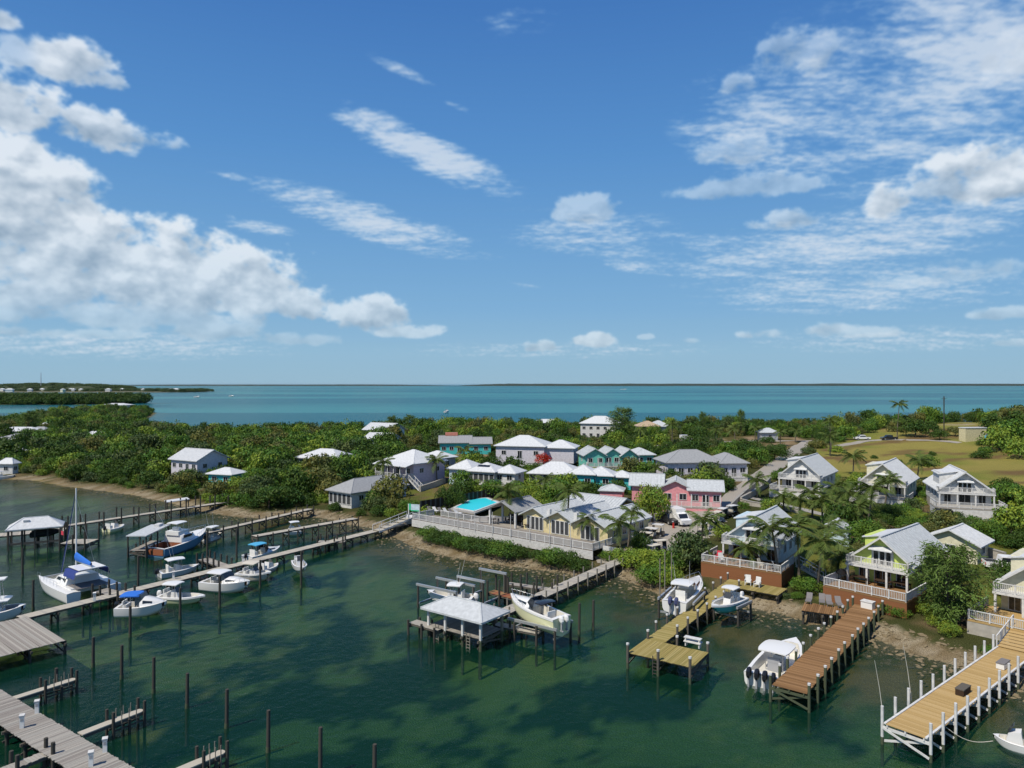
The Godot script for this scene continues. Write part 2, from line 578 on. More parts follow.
func sheet(called: String, poly: Array, y: float, m: Material) -> MeshInstance3D:
	var mb := MB.new()
	var flat_ := PackedVector2Array()
	for q in poly:
		flat_.append(Vector2(q[0], q[1]))
	var t := Geometry2D.triangulate_polygon(flat_)
	for i in range(0, t.size(), 3):
		var p := []
		for k in 3:
			p.append(Vector3(flat_[t[i + k]].x, y, flat_[t[i + k]].y))
		mb.face(p, Vector3.UP)
	return structure(called, mb, m)

var beds := FastNoiseLite.new()

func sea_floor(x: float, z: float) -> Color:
	# sand and weed beds in long drifts, red light lost underwater painted in as aqua
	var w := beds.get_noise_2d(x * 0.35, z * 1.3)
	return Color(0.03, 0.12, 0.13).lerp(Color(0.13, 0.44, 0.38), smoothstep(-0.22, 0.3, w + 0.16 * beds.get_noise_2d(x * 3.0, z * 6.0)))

func waters() -> void:
	# the harbour in front of the island and the open sea behind it meet under the land
	sheet("harbour_water", [[-720, 200], [640, 200], [640, -100], [330, -160], [150, -200], [20, -230], [-100, -260], [-300, -290], [-720, -300]], 0.0, M.bay)
	sheet("sea", [[-26000, -290.0], [-720, -300], [-300, -290], [-100, -260], [20, -230], [150, -200], [330, -160], [640, -100], [26000, -100], [26000, -34000], [-26000, -34000]], 0.0, M.sea)
	# sand floor with dark weed beds off the north shore, water-filtered light in its colour
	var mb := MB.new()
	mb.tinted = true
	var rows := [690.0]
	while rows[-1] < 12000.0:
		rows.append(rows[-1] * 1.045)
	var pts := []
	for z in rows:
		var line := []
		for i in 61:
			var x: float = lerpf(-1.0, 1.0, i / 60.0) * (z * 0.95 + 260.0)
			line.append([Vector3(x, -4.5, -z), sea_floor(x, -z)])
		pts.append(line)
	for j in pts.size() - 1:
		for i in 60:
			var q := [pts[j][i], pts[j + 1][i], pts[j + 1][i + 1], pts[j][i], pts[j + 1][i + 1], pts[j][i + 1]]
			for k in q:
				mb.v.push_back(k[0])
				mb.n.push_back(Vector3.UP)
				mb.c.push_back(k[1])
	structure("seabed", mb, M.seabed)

# ---------------------------------------------------------------- materials
func ripples(size: int, seed_: int) -> ImageTexture:
	var f := FastNoiseLite.new()
	f.seed = seed_
	f.noise_type = FastNoiseLite.TYPE_SIMPLEX_SMOOTH
	f.frequency = 0.016
	f.fractal_octaves = 5
	f.fractal_gain = 0.62
	var im := f.get_seamless_image(size, size)
	im.convert(Image.FORMAT_RGBA8)
	im.bump_map_to_normal_map(7.0)
	return ImageTexture.create_from_image(im)

func water(key: String, c: Color, clear: float, tex: Texture2D, span: float, strength: float, rough: float, spec := 0.5) -> void:
	var s := StandardMaterial3D.new()
	s.resource_name = key
	s.albedo_color = Color(c.r, c.g, c.b, 1.0 - clear)
	s.transparency = BaseMaterial3D.TRANSPARENCY_ALPHA
	s.roughness = rough
	s.metallic_specular = spec
	s.normal_enabled = true
	s.normal_texture = tex
	s.normal_scale = strength
	s.uv1_triplanar = true
	s.uv1_world_triplanar = true
	s.uv1_scale = Vector3.ONE / span
	M[key] = s

func tinted(key: String, rough: float, tex: Texture2D = null, span := 3.0, spec := 0.3) -> StandardMaterial3D:
	var s := mat(key, Color.WHITE, rough, tex, span, spec)
	s.vertex_color_use_as_albedo = true
	return s

func materials() -> void:
	var fine := noise_texture(1, 0.05, 512, 0.72)
	var broad := noise_texture(2, 0.02, 512, 0.82, 6)
	var rough := noise_texture(4, 0.06, 512, 0.5, 5)
	M.fine = fine
	var e := tinted("earth", 0.95, rough, 5.0, 0.1)
	e.heightmap_enabled = true
	e.heightmap_texture = noise_texture(6, 0.05, 512, 0.0, 5)
	e.heightmap_scale = 12.0
	tinted("seabed", 0.95)
	water("bay", lin(0.003, 0.032, 0.020), 0.5, ripples(1024, 31), 22.0, 0.3, 0.07, 0.19)
	water("sea", lin(0.001, 0.15, 0.2), 0.4, ripples(1024, 32), 60.0, 0.4, 0.2, 0.12)
	# paint and building
	for q in [["white", 0.68, 0.68, 0.67], ["roof_white", 0.65, 0.67, 0.69], ["roof_pale", 0.54, 0.57, 0.59], ["roof_grey", 0.34, 0.35, 0.36], ["roof_dark", 0.2, 0.21, 0.22], ["cream", 0.66, 0.6, 0.38], ["pale_cream", 0.7, 0.67, 0.5], ["yellow", 0.70, 0.60, 0.34],
			["lime", 0.60, 0.72, 0.18], ["sky_blue", 0.56, 0.70, 0.78], ["turquoise", 0.08, 0.55, 0.56], ["aqua", 0.16, 0.56, 0.46], ["pink", 0.78, 0.33, 0.36], ["lavender", 0.62, 0.53, 0.63], ["pale_lavender", 0.66, 0.64, 0.71], ["coral", 0.62, 0.24, 0.18], ["grey_wall", 0.42, 0.44, 0.48],
			["concrete", 0.42, 0.40, 0.36], ["road", 0.43, 0.39, 0.33], ["stone", 0.46, 0.43, 0.38], ["tan_roof", 0.5, 0.38, 0.26], ["shade_cloth", 0.45, 0.44, 0.42], ["blue_wall", 0.16, 0.45, 0.62]]:
		mat(q[0], lin(q[1], q[2], q[3]), 0.6, broad if q[0] != "road" and q[0] != "concrete" else fine, 6.0, 0.35)
	# timber
	for q in [["grey_plank", 0.41, 0.38, 0.34], ["grey_plank_b", 0.47, 0.44, 0.39], ["grey_plank_c", 0.34, 0.31, 0.28], ["grey_plank_d", 0.43, 0.41, 0.37], ["pale_plank", 0.56, 0.52, 0.44], ["green_plank", 0.40, 0.32, 0.115], ["green_plank_b", 0.45, 0.37, 0.15], ["green_plank_c", 0.35, 0.29, 0.10],
			["brown_plank", 0.31, 0.175, 0.08], ["brown_plank_b", 0.37, 0.215, 0.105], ["brown_plank_c", 0.25, 0.14, 0.065], ["gold_plank", 0.56, 0.385, 0.165], ["gold_plank_b", 0.61, 0.43, 0.2], ["gold_plank_c", 0.52, 0.355, 0.15],
			["pile", 0.085, 0.08, 0.07], ["pile_green", 0.10, 0.12, 0.075], ["pile_pale", 0.28, 0.26, 0.22], ["beam", 0.15, 0.135, 0.115], ["cedar", 0.32, 0.14, 0.065], ["dark_wood", 0.07, 0.045, 0.03]]:
		mat(q[0], lin(q[1], q[2], q[3]), 0.85, fine, 1.3, 0.2)
	# boats, vehicles, fittings
	for q in [["gelcoat", 0.68, 0.68, 0.67], ["cockpit", 0.62, 0.60, 0.54], ["hull_blue", 0.11, 0.23, 0.36], ["hull_teal", 0.05, 0.38, 0.38], ["hull_yellow", 0.66, 0.66, 0.42], ["hull_mint", 0.52, 0.56, 0.36], ["engine_black", 0.015, 0.016, 0.02], ["engine_navy", 0.06, 0.07, 0.15], ["engine_white", 0.72, 0.72, 0.72],
			["engine_grey", 0.3, 0.31, 0.33], ["car_black", 0.02, 0.021, 0.024], ["car_white", 0.74, 0.74, 0.74], ["car_red", 0.45, 0.03, 0.025], ["plastic", 0.7, 0.7, 0.68]]:
		mat(q[0], lin(q[1], q[2], q[3]), 0.22, null, 1.0, 0.5)
	mat("canvas_blue", lin(0.015, 0.13, 0.52), 0.85)
	mat("canvas_navy", lin(0.012, 0.03, 0.17), 0.85)
	mat("canvas_teal", lin(0.06, 0.33, 0.55), 0.85)
	mat("canvas_tan", lin(0.5, 0.47, 0.4), 0.85)
	mat("teak", lin(0.36, 0.12, 0.05), 0.6, fine, 1.0)
	mat("tyre", lin(0.02, 0.02, 0.02), 0.8)
	mat("chrome", lin(0.55, 0.56, 0.58), 0.3).metallic = 0.9
	mat("alloy", lin(0.5, 0.51, 0.52), 0.4).metallic = 0.6
	mat("glass", lin(0.016, 0.02, 0.025), 0.06, null, 1.0, 0.6)
	mat("tinted_screen", lin(0.05, 0.055, 0.06), 0.15)
	mat("dark_room", lin(0.03, 0.028, 0.026), 0.9)
	mat("rope", lin(0.5, 0.47, 0.4), 0.9)
	mat("cushion_grey", lin(0.16, 0.15, 0.15), 0.9)
	mat("flag_red", lin(0.5, 0.03, 0.06), 0.8)
	mat("sign_green", lin(0.03, 0.42, 0.22), 0.5)
	mat("pool_tile", lin(0.03, 0.55, 0.62), 0.4)
	water("pool", lin(0.01, 0.5, 0.58), 0.5, ripples(256, 40), 8.0, 0.25, 0.03)
	# plants
	tinted("leaf", 0.6, null, 1.0, 0.3)
	M.leaf.backlight_enabled = true
	M.leaf.backlight = lin(0.28, 0.33, 0.08)
	mat("bark", lin(0.12, 0.1, 0.075), 0.9, fine, 1.0, 0.2)
	mat("palm_bark", lin(0.2, 0.175, 0.14), 0.9, fine, 0.8, 0.2)
	tinted("rock", 0.9, rough, 2.0, 0.2)

# ---------------------------------------------------------------- piers
# o: boards (material keys), single (each board a part), pile, pile_r, gap (between pile rows), up (pile above deck), cap (material key of pile caps), out (pile offset from the edge), skip (lengths without boards)
func pier(label: String, a: Vector3, b: Vector3, width: float, y: float, o := {}) -> Node3D:
	var l := Vector2(a.x, a.z).distance_to(Vector2(b.x, b.z))
	var t := thing(o.get("called", "pier"), label, o.get("category", "pier"), Vector3(a.x, 0, a.z), yaw_of(a, b), o.get("group", ""))
	deck(t, Vector3.ZERO, l, width, y, o)
	return t

func deck(t: Node3D, from: Vector3, l: float, width: float, y: float, o := {}, along := true) -> void:
	# boards run across the walk; `along` false turns the walk a quarter to local z
	var turn := Basis() if along else Basis(Vector3.UP, -PI / 2)
	var boards: Array = o.get("boards", ["grey_plank", "grey_plank_b", "grey_plank_c", "grey_plank_d"])
	var step: float = o.get("step", 0.2)
	var n := int(l / step)
	var r := RandomNumberGenerator.new()
	r.seed = int(absf(t.position.x) * 97.0 + absf(t.position.z) * 31.0 + l * 7.0)
	if o.get("single", false):
		for i in n:
			var w := width + r.randf_range(-0.05, 0.07)
			bx(t, "plank", from + turn * Vector3((i + 0.5) * step, y - 0.02 + r.randf_range(-0.008, 0.008), r.randf_range(-0.03, 0.03)), Vector3(step - 0.022, 0.04, w), M[boards[r.randi() % boards.size()]], turn * Basis(Vector3.UP, r.randf_range(-0.006, 0.006)))
	else:
		var mbs := []
		for k in boards.size():
			mbs.append(MB.new())
		for i in n:
			mbs[r.randi() % boards.size()].box(from + turn * Vector3((i + 0.5) * step, y - 0.02, 0), Vector3(step - 0.02, 0.04, width + r.randf_range(-0.05, 0.05)), turn)
		for k in boards.size():
			if mbs[k].v.size():
				put(t, "decking", mbs[k], M[boards[k]]).set_meta("kind", "stuff")
	var m := MB.new()
	for s in [-0.42, 0.0, 0.42]:
		m.box(from + turn * Vector3(l / 2, y - 0.15, s * width), Vector3(l, 0.2, 0.09), turn)
	put(t, "joists", m, M[o.get("beam", "beam")])
	if o.get("trim", ""):
		for s in [-1, 1]:
			bx(t, "edge_board", from + turn * Vector3(l / 2, y + 0.02, s * (width / 2 - 0.08)), Vector3(l, 0.1, 0.16), M[o.trim], turn)
	# pile rows
	var gap: float = o.get("gap", 2.6)
	var rows := maxi(1, int(round(l / gap)))
	var up: float = o.get("up", 0.9)
	var pr: float = o.get("pile_r", 0.13)
	for i in rows + 1:
		if o.get("open_start", false) and i == 0:
			continue
		var x := l * i / rows
		x = clampf(x, 0.15, l - 0.15)
		for s in [-1.0, 1.0]:
			var q := from + turn * Vector3(x, 0, s * (width / 2 + o.get("out", 0.16)))
			var tilt := Basis(Vector3.RIGHT, r.randf_range(-0.014, 0.014)) * Basis(Vector3.BACK, r.randf_range(-0.014, 0.014))
			var top: float = y + (up if o.get("tall", 1) == 1 or i % int(o.get("tall", 1)) == 0 else -0.25) + r.randf_range(-0.08, 0.08) * o.get("ragged", 1.0)
			var head := Vector3(q.x, top, q.z)
			if o.get("upper", ""):
				# weathered below the tide line, painted above
				pole(t, "pile", Vector3(q.x, -3.2, q.z), 3.2 + 0.55, pr, M[o.get("pile", "pile")])
				pole(t, "painted_post", Vector3(q.x, 0.55, q.z), top - 0.55, pr * 0.96, M[o.upper])
			else:
				var pl := pole(t, "pile", Vector3(q.x, -3.2, q.z), top + 3.2, pr, M[o.get("pile", "pile")])
				pl.transform.basis = tilt * pl.transform.basis
				head = Vector3(q.x, -3.2, q.z) + tilt * Vector3(0, top + 3.2, 0)
			if o.get("cap", "") and top > y:
				pole(t, "pile_cap", Vector3(head.x, head.y - 0.02, head.z), 0.16, pr * 1.12, M[o.cap])
		var mb := MB.new()
		mb.box(from + turn * Vector3(x, y - 0.34, 0), Vector3(0.16, 0.2, width + 0.35), turn)
		if o.get("brace", true):
			var z := width / 2 + 0.1
			mb.bar(from + turn * Vector3(x + 0.1, 0.25, -z), from + turn * Vector3(x + 0.1, y - 0.35, z), 0.06, 0.16)
			mb.bar(from + turn * Vector3(x - 0.1, 0.25, z), from + turn * Vector3(x - 0.1, y - 0.35, -z), 0.06, 0.16)
		put(t, "cross_brace", mb, M[o.get("beam", "beam")])

func ladder(t: Node3D, foot: Vector3, h: float, side: Vector3, m: Material) -> void:
	var mb := MB.new()
	for s in [-0.22, 0.22]:
		mb.bar(foot + side * s, foot + side * s + Vector3.UP * h, 0.07, 0.07)
	for k in int(h / 0.3):
		mb.bar(foot - side * 0.22 + Vector3.UP * (k * 0.3 + 0.15), foot + side * 0.22 + Vector3.UP * (k * 0.3 + 0.15), 0.06, 0.06)
	put(t, "ladder", mb, m)

func mooring_pile(p: Vector3, h: float, label: String, group := "", m := "pile", r := 0.14) -> Node3D:
	var t := thing("mooring_pile", label, "piling", Vector3(p.x, 0, p.z), 0.0, group)
	var mb := MB.new()
	mb.pipe([Vector3(0, -3.2, 0), Vector3(0.02, 0.3, 0.01), Vector3(0.05, h, 0.03)], r * 1.08, r * 0.92, 8)
	put(t, "post", mb, M[m])
	var c := MB.new()
	c.tube(Vector3(0, -0.3, 0), Vector3(0.02, 0.38, 0.01), r * 1.25, r * 1.12, 8)
	put(t, "weed_collar", c, M.pile_green)
	return t

func hip(mb: MB, x0: float, x1: float, z0: float, z1: float, y: float, rise: float, thick := 0.16, ridge := -1.0) -> void:
	# a hipped roof over a rectangle; ridge along the longer side, `ridge` its half length
	var c := Vector3((x0 + x1) / 2, y + rise, (z0 + z1) / 2)
	var lx := x1 - x0
	var lz := z1 - z0
	var k := ridge if ridge >= 0.0 else absf(lx - lz) / 2
	var d := Vector3(k, 0, 0) if lx >= lz else Vector3(0, 0, k)
	var a := Vector3(x0, y, z0)
	var b := Vector3(x1, y, z0)
	var e := Vector3(x1, y, z1)
	var f := Vector3(x0, y, z1)
	if lx >= lz:
		mb.face([a, b, c + d, c - d] if k > 0.01 else [a, b, c], Vector3(0, 1, -1))
		mb.face([f, e, c + d, c - d] if k > 0.01 else [f, e, c], Vector3(0, 1, 1))
		mb.face([b, e, c + d], Vector3(1, 1, 0))
		mb.face([a, f, c - d], Vector3(-1, 1, 0))
	else:
		mb.face([a, f, c + d, c - d], Vector3(-1, 1, 0))
		mb.face([b, e, c + d, c - d], Vector3(1, 1, 0))
		mb.face([f, e, c + d], Vector3(0, 1, 1))
		mb.face([a, b, c - d], Vector3(0, 1, -1))
	for q in ([[a, c - d], [f, c - d], [b, c + d], [e, c + d], [c - d - Vector3(0.01, 0, 0), c + d + Vector3(0.01, 0, 0)]] if lx >= lz else [[a, c - d], [b, c - d], [f, c + d], [e, c + d], [c - d - Vector3(0, 0, 0.01), c + d + Vector3(0, 0, 0.01)]]):
		mb.bar(q[0], q[1], 0.16, 0.09)
	var dn := Vector3(0, -thick, 0)
	for q in [[a, b, Vector3(0, 0, -1)], [b, e, Vector3(1, 0, 0)], [e, f, Vector3(0, 0, 1)], [f, a, Vector3(-1, 0, 0)]]:
		mb.face([q[0], q[1], q[1] + dn, q[0] + dn], q[2])
	mb.face([a + dn, b + dn, e + dn, f + dn], Vector3.DOWN)

func lift(label: String, a: Vector3, b: Vector3, span: float, h: float, group := "") -> Node3D:
	# two beams on four posts that carry a boat out of the water
	var t := thing("boat_lift", label, "boat lift", Vector3(a.x, 0, a.z), yaw_of(a, b), group)
	var l := a.distance_to(b)
	for s in [-1, 1]:
		for x in [0.0, l]:
			pole(t, "post", Vector3(x, -3.2, s * span / 2), h + 3.2, 0.13, M.pile)
		bx(t, "beam", Vector3(l / 2, h + 0.1, s * span / 2), Vector3(l + 0.5, 0.26, 0.2), M.alloy)
	return t

func cradle(t: Node3D, l: float, span: float, h: float, y: float) -> void:
	for x in [0.12, l - 0.12]:
		bx(t, "cradle_beam", Vector3(x, y, 0), Vector3(0.16, 0.18, span), M.alloy)
		for s in [-1, 1]:
			pole(t, "cable", Vector3(x, y, s * (span / 2 - 0.05)), h - y, 0.02, M.alloy)

func pedestal(p: Vector3, label: String, group: String) -> void:
	var t := thing("power_pedestal", label, "pedestal", p, 0.4, group)
	bx(t, "post", Vector3(0, 0.42, 0), Vector3(0.26, 0.84, 0.22), M.plastic)
	bx(t, "sloping_cap", Vector3(0, 0.9, 0), Vector3(0.34, 0.14, 0.3), M.white, Basis(Vector3.RIGHT, 0.2))
	bx(t, "socket_panel", Vector3(0, 0.62, 0.115), Vector3(0.18, 0.2, 0.02), M.engine_grey)

func piers() -> void:
	var grey := ["grey_plank", "grey_plank_b", "grey_plank_c", "grey_plank_d"]
	# the planked marina walk at the bottom of the harbour, with its finger piers
	var a := at(0, 706, 1.3)
	var b := at(100, 768, 1.3)
	var dir := (b - a).normalized()
	var side := Vector3(dir.z, 0, -dir.x)      # towards the open water
	a -= dir * 14.0
	b += dir * 4.0
	pier("wide weathered grey plank walk with white power pedestals on it", a, b, 2.5, 1.3, {"single": true, "step": 0.19, "up": -0.2, "gap": 3.0, "out": -0.15, "brace": true})
	var n := 0
	for q in [[13, 698, 76, 678, "narrow finger pier with pale rounded end, beside the tall leaning mooring pile row"], [80, 733.5, 143, 709, "narrow finger pier opposite a white pedestal on the wide plank walk"], [178, 770, 225, 750, "narrow finger pier whose foot is hidden beyond the end of the wide walk"]]:
		var p := at(q[0], q[1], 1.15)
		var e := at(q[2], q[3], 1.15)
		var l := p.distance_to(e)
		var t := thing("finger_pier", q[4], "finger pier", Vector3(p.x, 0, p.z), yaw_of(p, e), "finger piers of the plank walk")
		var mb := MB.new()
		mb.box(Vector3(l / 2 - 0.2, 1.11, 0), Vector3(l - 0.4, 0.08, 0.72))
		var end := []
		for k in 9:
			end.append(Vector3(l - 0.4 + 0.36 * sin(PI * k / 8.0), 1.15, -0.36 * cos(PI * k / 8.0)))
		mb.slab(end, Vector3(0, 0.08, 0))
		put(t, "walkway", mb, M.pale_plank)
		var k := MB.new()
		for z in [-0.3, 0.3]:
			k.box(Vector3(l / 2, 0.95, z), Vector3(l - 0.3, 0.2, 0.08))
			k.box(Vector3(l * 0.72, 0.45, z), Vector3(l * 0.5, 0.14, 0.07))
		put(t, "stringers", k, M.beam)
		for x in [0.46, 0.72, 0.97]:
			for z in [-0.46, 0.46]:
				pole(t, "pile", Vector3(l * x, -3.2, z), 3.2 + (1.95 if x != 0.72 else 1.0), 0.11, M.pile)
		for x in [0.6, 0.72, 0.84]:
			for z in [-0.4, 0.4]:
				pole(t, "pale_rub_post", Vector3(l * x, 0.2, z), 1.6, 0.035, M.pile_pale)
		n += 1
	# the short walk on its other side
	var p2 := at(52, 751, 1.2)
	var e2 := p2 - side * 9.0
	pier("short grey walk running off the far side of the wide plank walk", p2, e2, 0.9, 1.2, {"boards": grey, "up": 0.8, "gap": 2.2, "called": "finger_pier", "category": "finger pier", "group": "finger piers of the plank walk", "single": true})
	for q in [[37, 713, "white power pedestal at the finger pier with pale rounded end"], [22, 728, "white power pedestal on the inner edge of the wide plank walk"], [105, 752, "white power pedestal at the foot of the second finger pier"], [91, 766, "white power pedestal at the short grey walk"]]:
		pedestal(at(q[0], q[1], 1.3), q[2], "pedestals on the plank walk")
	# platform at the left edge and the long pier that leaves it
	var c0 := at(67, 640, 1.3)
	var c1 := at(28, 616, 1.3)
	var c2 := at(0, 661, 1.3)
	var across := (c1 - c0).normalized()
	var out := (c2 - c0).normalized()
	out = Vector3(-across.z, 0, across.x) * signf(out.dot(Vector3(-across.z, 0, across.x)))
	var w := c0.distance_to(c1)
	var mid := (c0 + c1) / 2
	pier("broad grey plank platform where the long marina pier begins", mid + out * 15.0, mid, w, 1.3, {"single": true, "step": 0.24, "up": -0.1, "gap": 3.0, "out": -0.2, "called": "dock_platform", "category": "dock"})
	pier("long pale boardwalk pier crossing the marina to the white shore steps", at(20, 617, 1.3), at(405, 523, 1.3), 1.7, 1.25, {"boards": ["pale_plank", "grey_plank_b", "pale_plank"], "step": 0.3, "up": -0.1, "gap": 3.4, "out": -0.05})
	for q in [[94.5, 601, "white power pedestal on the long pier by the catamaran"], [173.5, 579, "white power pedestal between the two moored centre consoles on the long pier"], [243, 562, "white power pedestal on the long pier by the white cruiser"]]:
		pedestal(at(q[0], q[1], 1.25), q[2], "pedestals on the long pier")
	# side docks of the long pier
	for q in [[127, 596, 100, 589, "short side dock beside the catamaran stern on the long pier", 1.6], [226, 566, 203, 558, "short side dock with leaning piles behind the long pier", 1.5], [345, 541, 318, 541, "low side landing near the shore end of the long pier", 1.3]]:
		pier(q[4], at(q[0], q[1], 1.15), at(q[2], q[3], 1.15), q[5], 1.1, {"boards": grey, "step": 0.3, "up": 1.0, "gap": 1.6, "called": "side_dock", "category": "dock", "group": "side docks of the long pier"})
	# the sport fisher's pier, the raised pier next to it, the gazebo pier
	pier("thin grey pier that the blue sport fishing boat lies alongside", at(188, 538, 1.3), at(311, 508, 1.6), 1.3, 1.5, {"boards": ["pale_plank", "grey_plank_b"], "step": 0.3, "up": 0.75, "gap": 3.2})
	pier("high grey pier on thin crossed legs between two marina piers", at(254, 536, 2.2), at(356, 518, 2.2), 1.5, 2.2, {"boards": ["pale_plank", "grey_plank_b"], "step": 0.3, "up": 0.3, "gap": 2.8, "pile_r": 0.1})
	pier("grey pier lined with tall dark piles leading to the white gazebo", at(64, 526, 1.4), at(226, 501.5, 1.5), 1.6, 1.45, {"boards": ["pale_plank", "grey_plank_b"], "step": 0.3, "up": 1.7, "gap": 3.0, "tall": 1, "ragged": 4.0})
	gazebo_dock()
	# sheltered slip by the sport fisher
	var g := at(178, 531, 1.2)
	var h := at(137, 550, 1.2)
	pier("grey slip dock under the flat pale canopy", h, h + (g - h).normalized() * 7.0, 2.4, 1.1, {"boards": grey, "step": 0.3, "up": 0.5, "gap": 2.4, "called": "slip_dock", "category": "dock"})
	var cn := thing("canopy", "flat pale canopy on tall posts over the slip dock", "canopy", Vector3(h.x, 0, h.z), yaw_of(h, g))
	bx(cn, "canopy_roof", Vector3(3.6, 3.4, 0), Vector3(7.8, 0.14, 3.0), M.roof_pale, Basis(Vector3.BACK, 0.02))
	bx(cn, "ridge_box", Vector3(6.4, 3.68, 0.2), Vector3(1.4, 0.4, 0.8), M.white)
	for x in [0.0, 3.6, 7.2]:
		for z in [-1.35, 1.35]:
			pole(cn, "post", Vector3(x, -3.2, z), 6.5, 0.11, M.pile)
	var s2 := at(177, 507, 1.5)
	var sh := thing("canopy", "small white canopy where the gazebo pier nears the shore", "canopy", Vector3(s2.x, 0, s2.z), 0.6)
	bx(sh, "canopy_roof", Vector3(0, 2.9, 0), Vector3(4.2, 0.14, 2.6), M.roof_white, Basis(Vector3.BACK, 0.06))
	for x in [-1.9, 1.9]:
		for z in [-1.15, 1.15]:
			pole(sh, "post", Vector3(x, -2.5, z), 5.3, 0.1, M.pile)
	boathouse()
	private_docks()
	# free-standing mooring piles
	for q in [[93, 667, 637, 0], [121.5, 679, 645, 1], [153.5, 693, 657, 2], [187, 708, 673, 3], [226.5, 728, 689, 4], [268, 752, 710, 5], [320, 778, 727, 6], [374, 800, 744, 7]]:
		var p := at(q[0], q[1])
		mooring_pile(p, EYE - (q[2] - 384.0) / FOCAL * -p.z, "dark mooring pile off the finger piers, %s of the row from the broad platform" % NTH[q[3]], "row of mooring piles off the finger piers")
	for q in [[130, 637, 606, "mooring pile at the bow of the cruiser with blue bimini"], [180, 619, 588, "mooring pile off the bow of the mint-hulled centre console"], [219.5, 608, 576, "mooring pile off the side of the white cruiser"], [33, 610, 580, "tall mooring pile off the catamaran bows"], [301, 588, 551, "mooring pile beneath the hoisted dinghy"], [260, 588, 560, "mooring pile at the beige centre console"],
			[22.5, 577, 548, "mooring pile standing alone between gazebo and catamaran"], [138, 592, 556, "mooring pile off the stern of the far white centre console"], [236.5, 560, 528, "mooring pile between the raised pier and the sport fisher"], [207, 566, 532, "mooring pile under the small white sunshade"],
			[579, 634, 603, "mooring pile joined by a rail to its neighbour beside the boat lift pier"], [593, 630, 600, "mooring pile with pale rail end near the boat lift pier"], [446, 590, 577, "mooring pile behind the boathouse lift beams"], [56, 690, 668, "short pile in front of the broad platform"]]:
		var p := at(q[0], q[1])
		mooring_pile(p, EYE - (q[2] - 384.0) / FOCAL * -p.z, q[3])

func gazebo_dock() -> void:
	var a := at(-6, 535, 1.4)
	var b := at(66, 529, 1.4)
	pier("low pile-lined dock under the white-roofed gazebo", a, b, 3.2, 1.35, {"boards": ["pale_plank", "grey_plank_b"], "step": 0.3, "up": 1.2, "gap": 1.9, "ragged": 5.0, "brace": false, "called": "gazebo_dock", "category": "dock"})
	var f := at(36, 538, 1.35)
	var t := thing("gazebo", "open gazebo with white hipped roof on the pile-lined dock", "gazebo", Vector3(f.x, 1.35, f.z), yaw_of(a, b))
	var mb := MB.new()
	hip(mb, -3.8, 3.8, -2.2, 2.2, 1.95, 1.45)
	put(t, "roof", mb, M.roof_white)
	bx(t, "roof_vent", Vector3(-1.2, 3.0, 0.8), Vector3(0.8, 0.25, 0.4), M.roof_pale)
	for x in [-3.4, -1.7, 0.0, 1.7, 3.4]:
		for z in [-1.85, 1.85]:
			pole(t, "post", Vector3(x, -4.5, z), 6.4, 0.11, M.pile)
	bx(t, "floor_beam", Vector3(0, -0.35, 1.85), Vector3(7.0, 0.3, 0.14), M.beam)
	var bt := thing("skiff", "dark covered skiff hanging under the gazebo roof", "boat", Vector3(f.x, 1.35, f.z), yaw_of(a, b))
	var hb := MB.new()
	hull(hb, 4.2, 1.7, 0.6, 0.25, 0.35)
	put(bt, "hull", hb, M.engine_black).position = Vector3(-0.8, 0.3, 0)
	var c := MB.new()
	c.loft([[Vector3(-0.6, 0.9, -0.7), Vector3(-0.6, 1.25, 0), Vector3(-0.6, 0.9, 0.7)], [Vector3(1.2, 0.95, -0.75), Vector3(1.2, 1.35, 0), Vector3(1.2, 0.95, 0.75)], [Vector3(3.0, 1.0, -0.3), Vector3(3.0, 1.2, 0), Vector3(3.0, 1.0, 0.3)]], Vector3(0, 0, 0))
	put(bt, "cover", c, M.tyre)
	# landing in front of it
	pier("square grey landing on crossed piles beside the gazebo", at(66, 541, 1.1), at(93, 541, 1.1), 3.4, 1.05, {"boards": ["grey_plank_b", "pale_plank"], "step": 0.3, "up": 1.9, "gap": 2.1, "ragged": 6.0, "called": "landing", "category": "dock"})

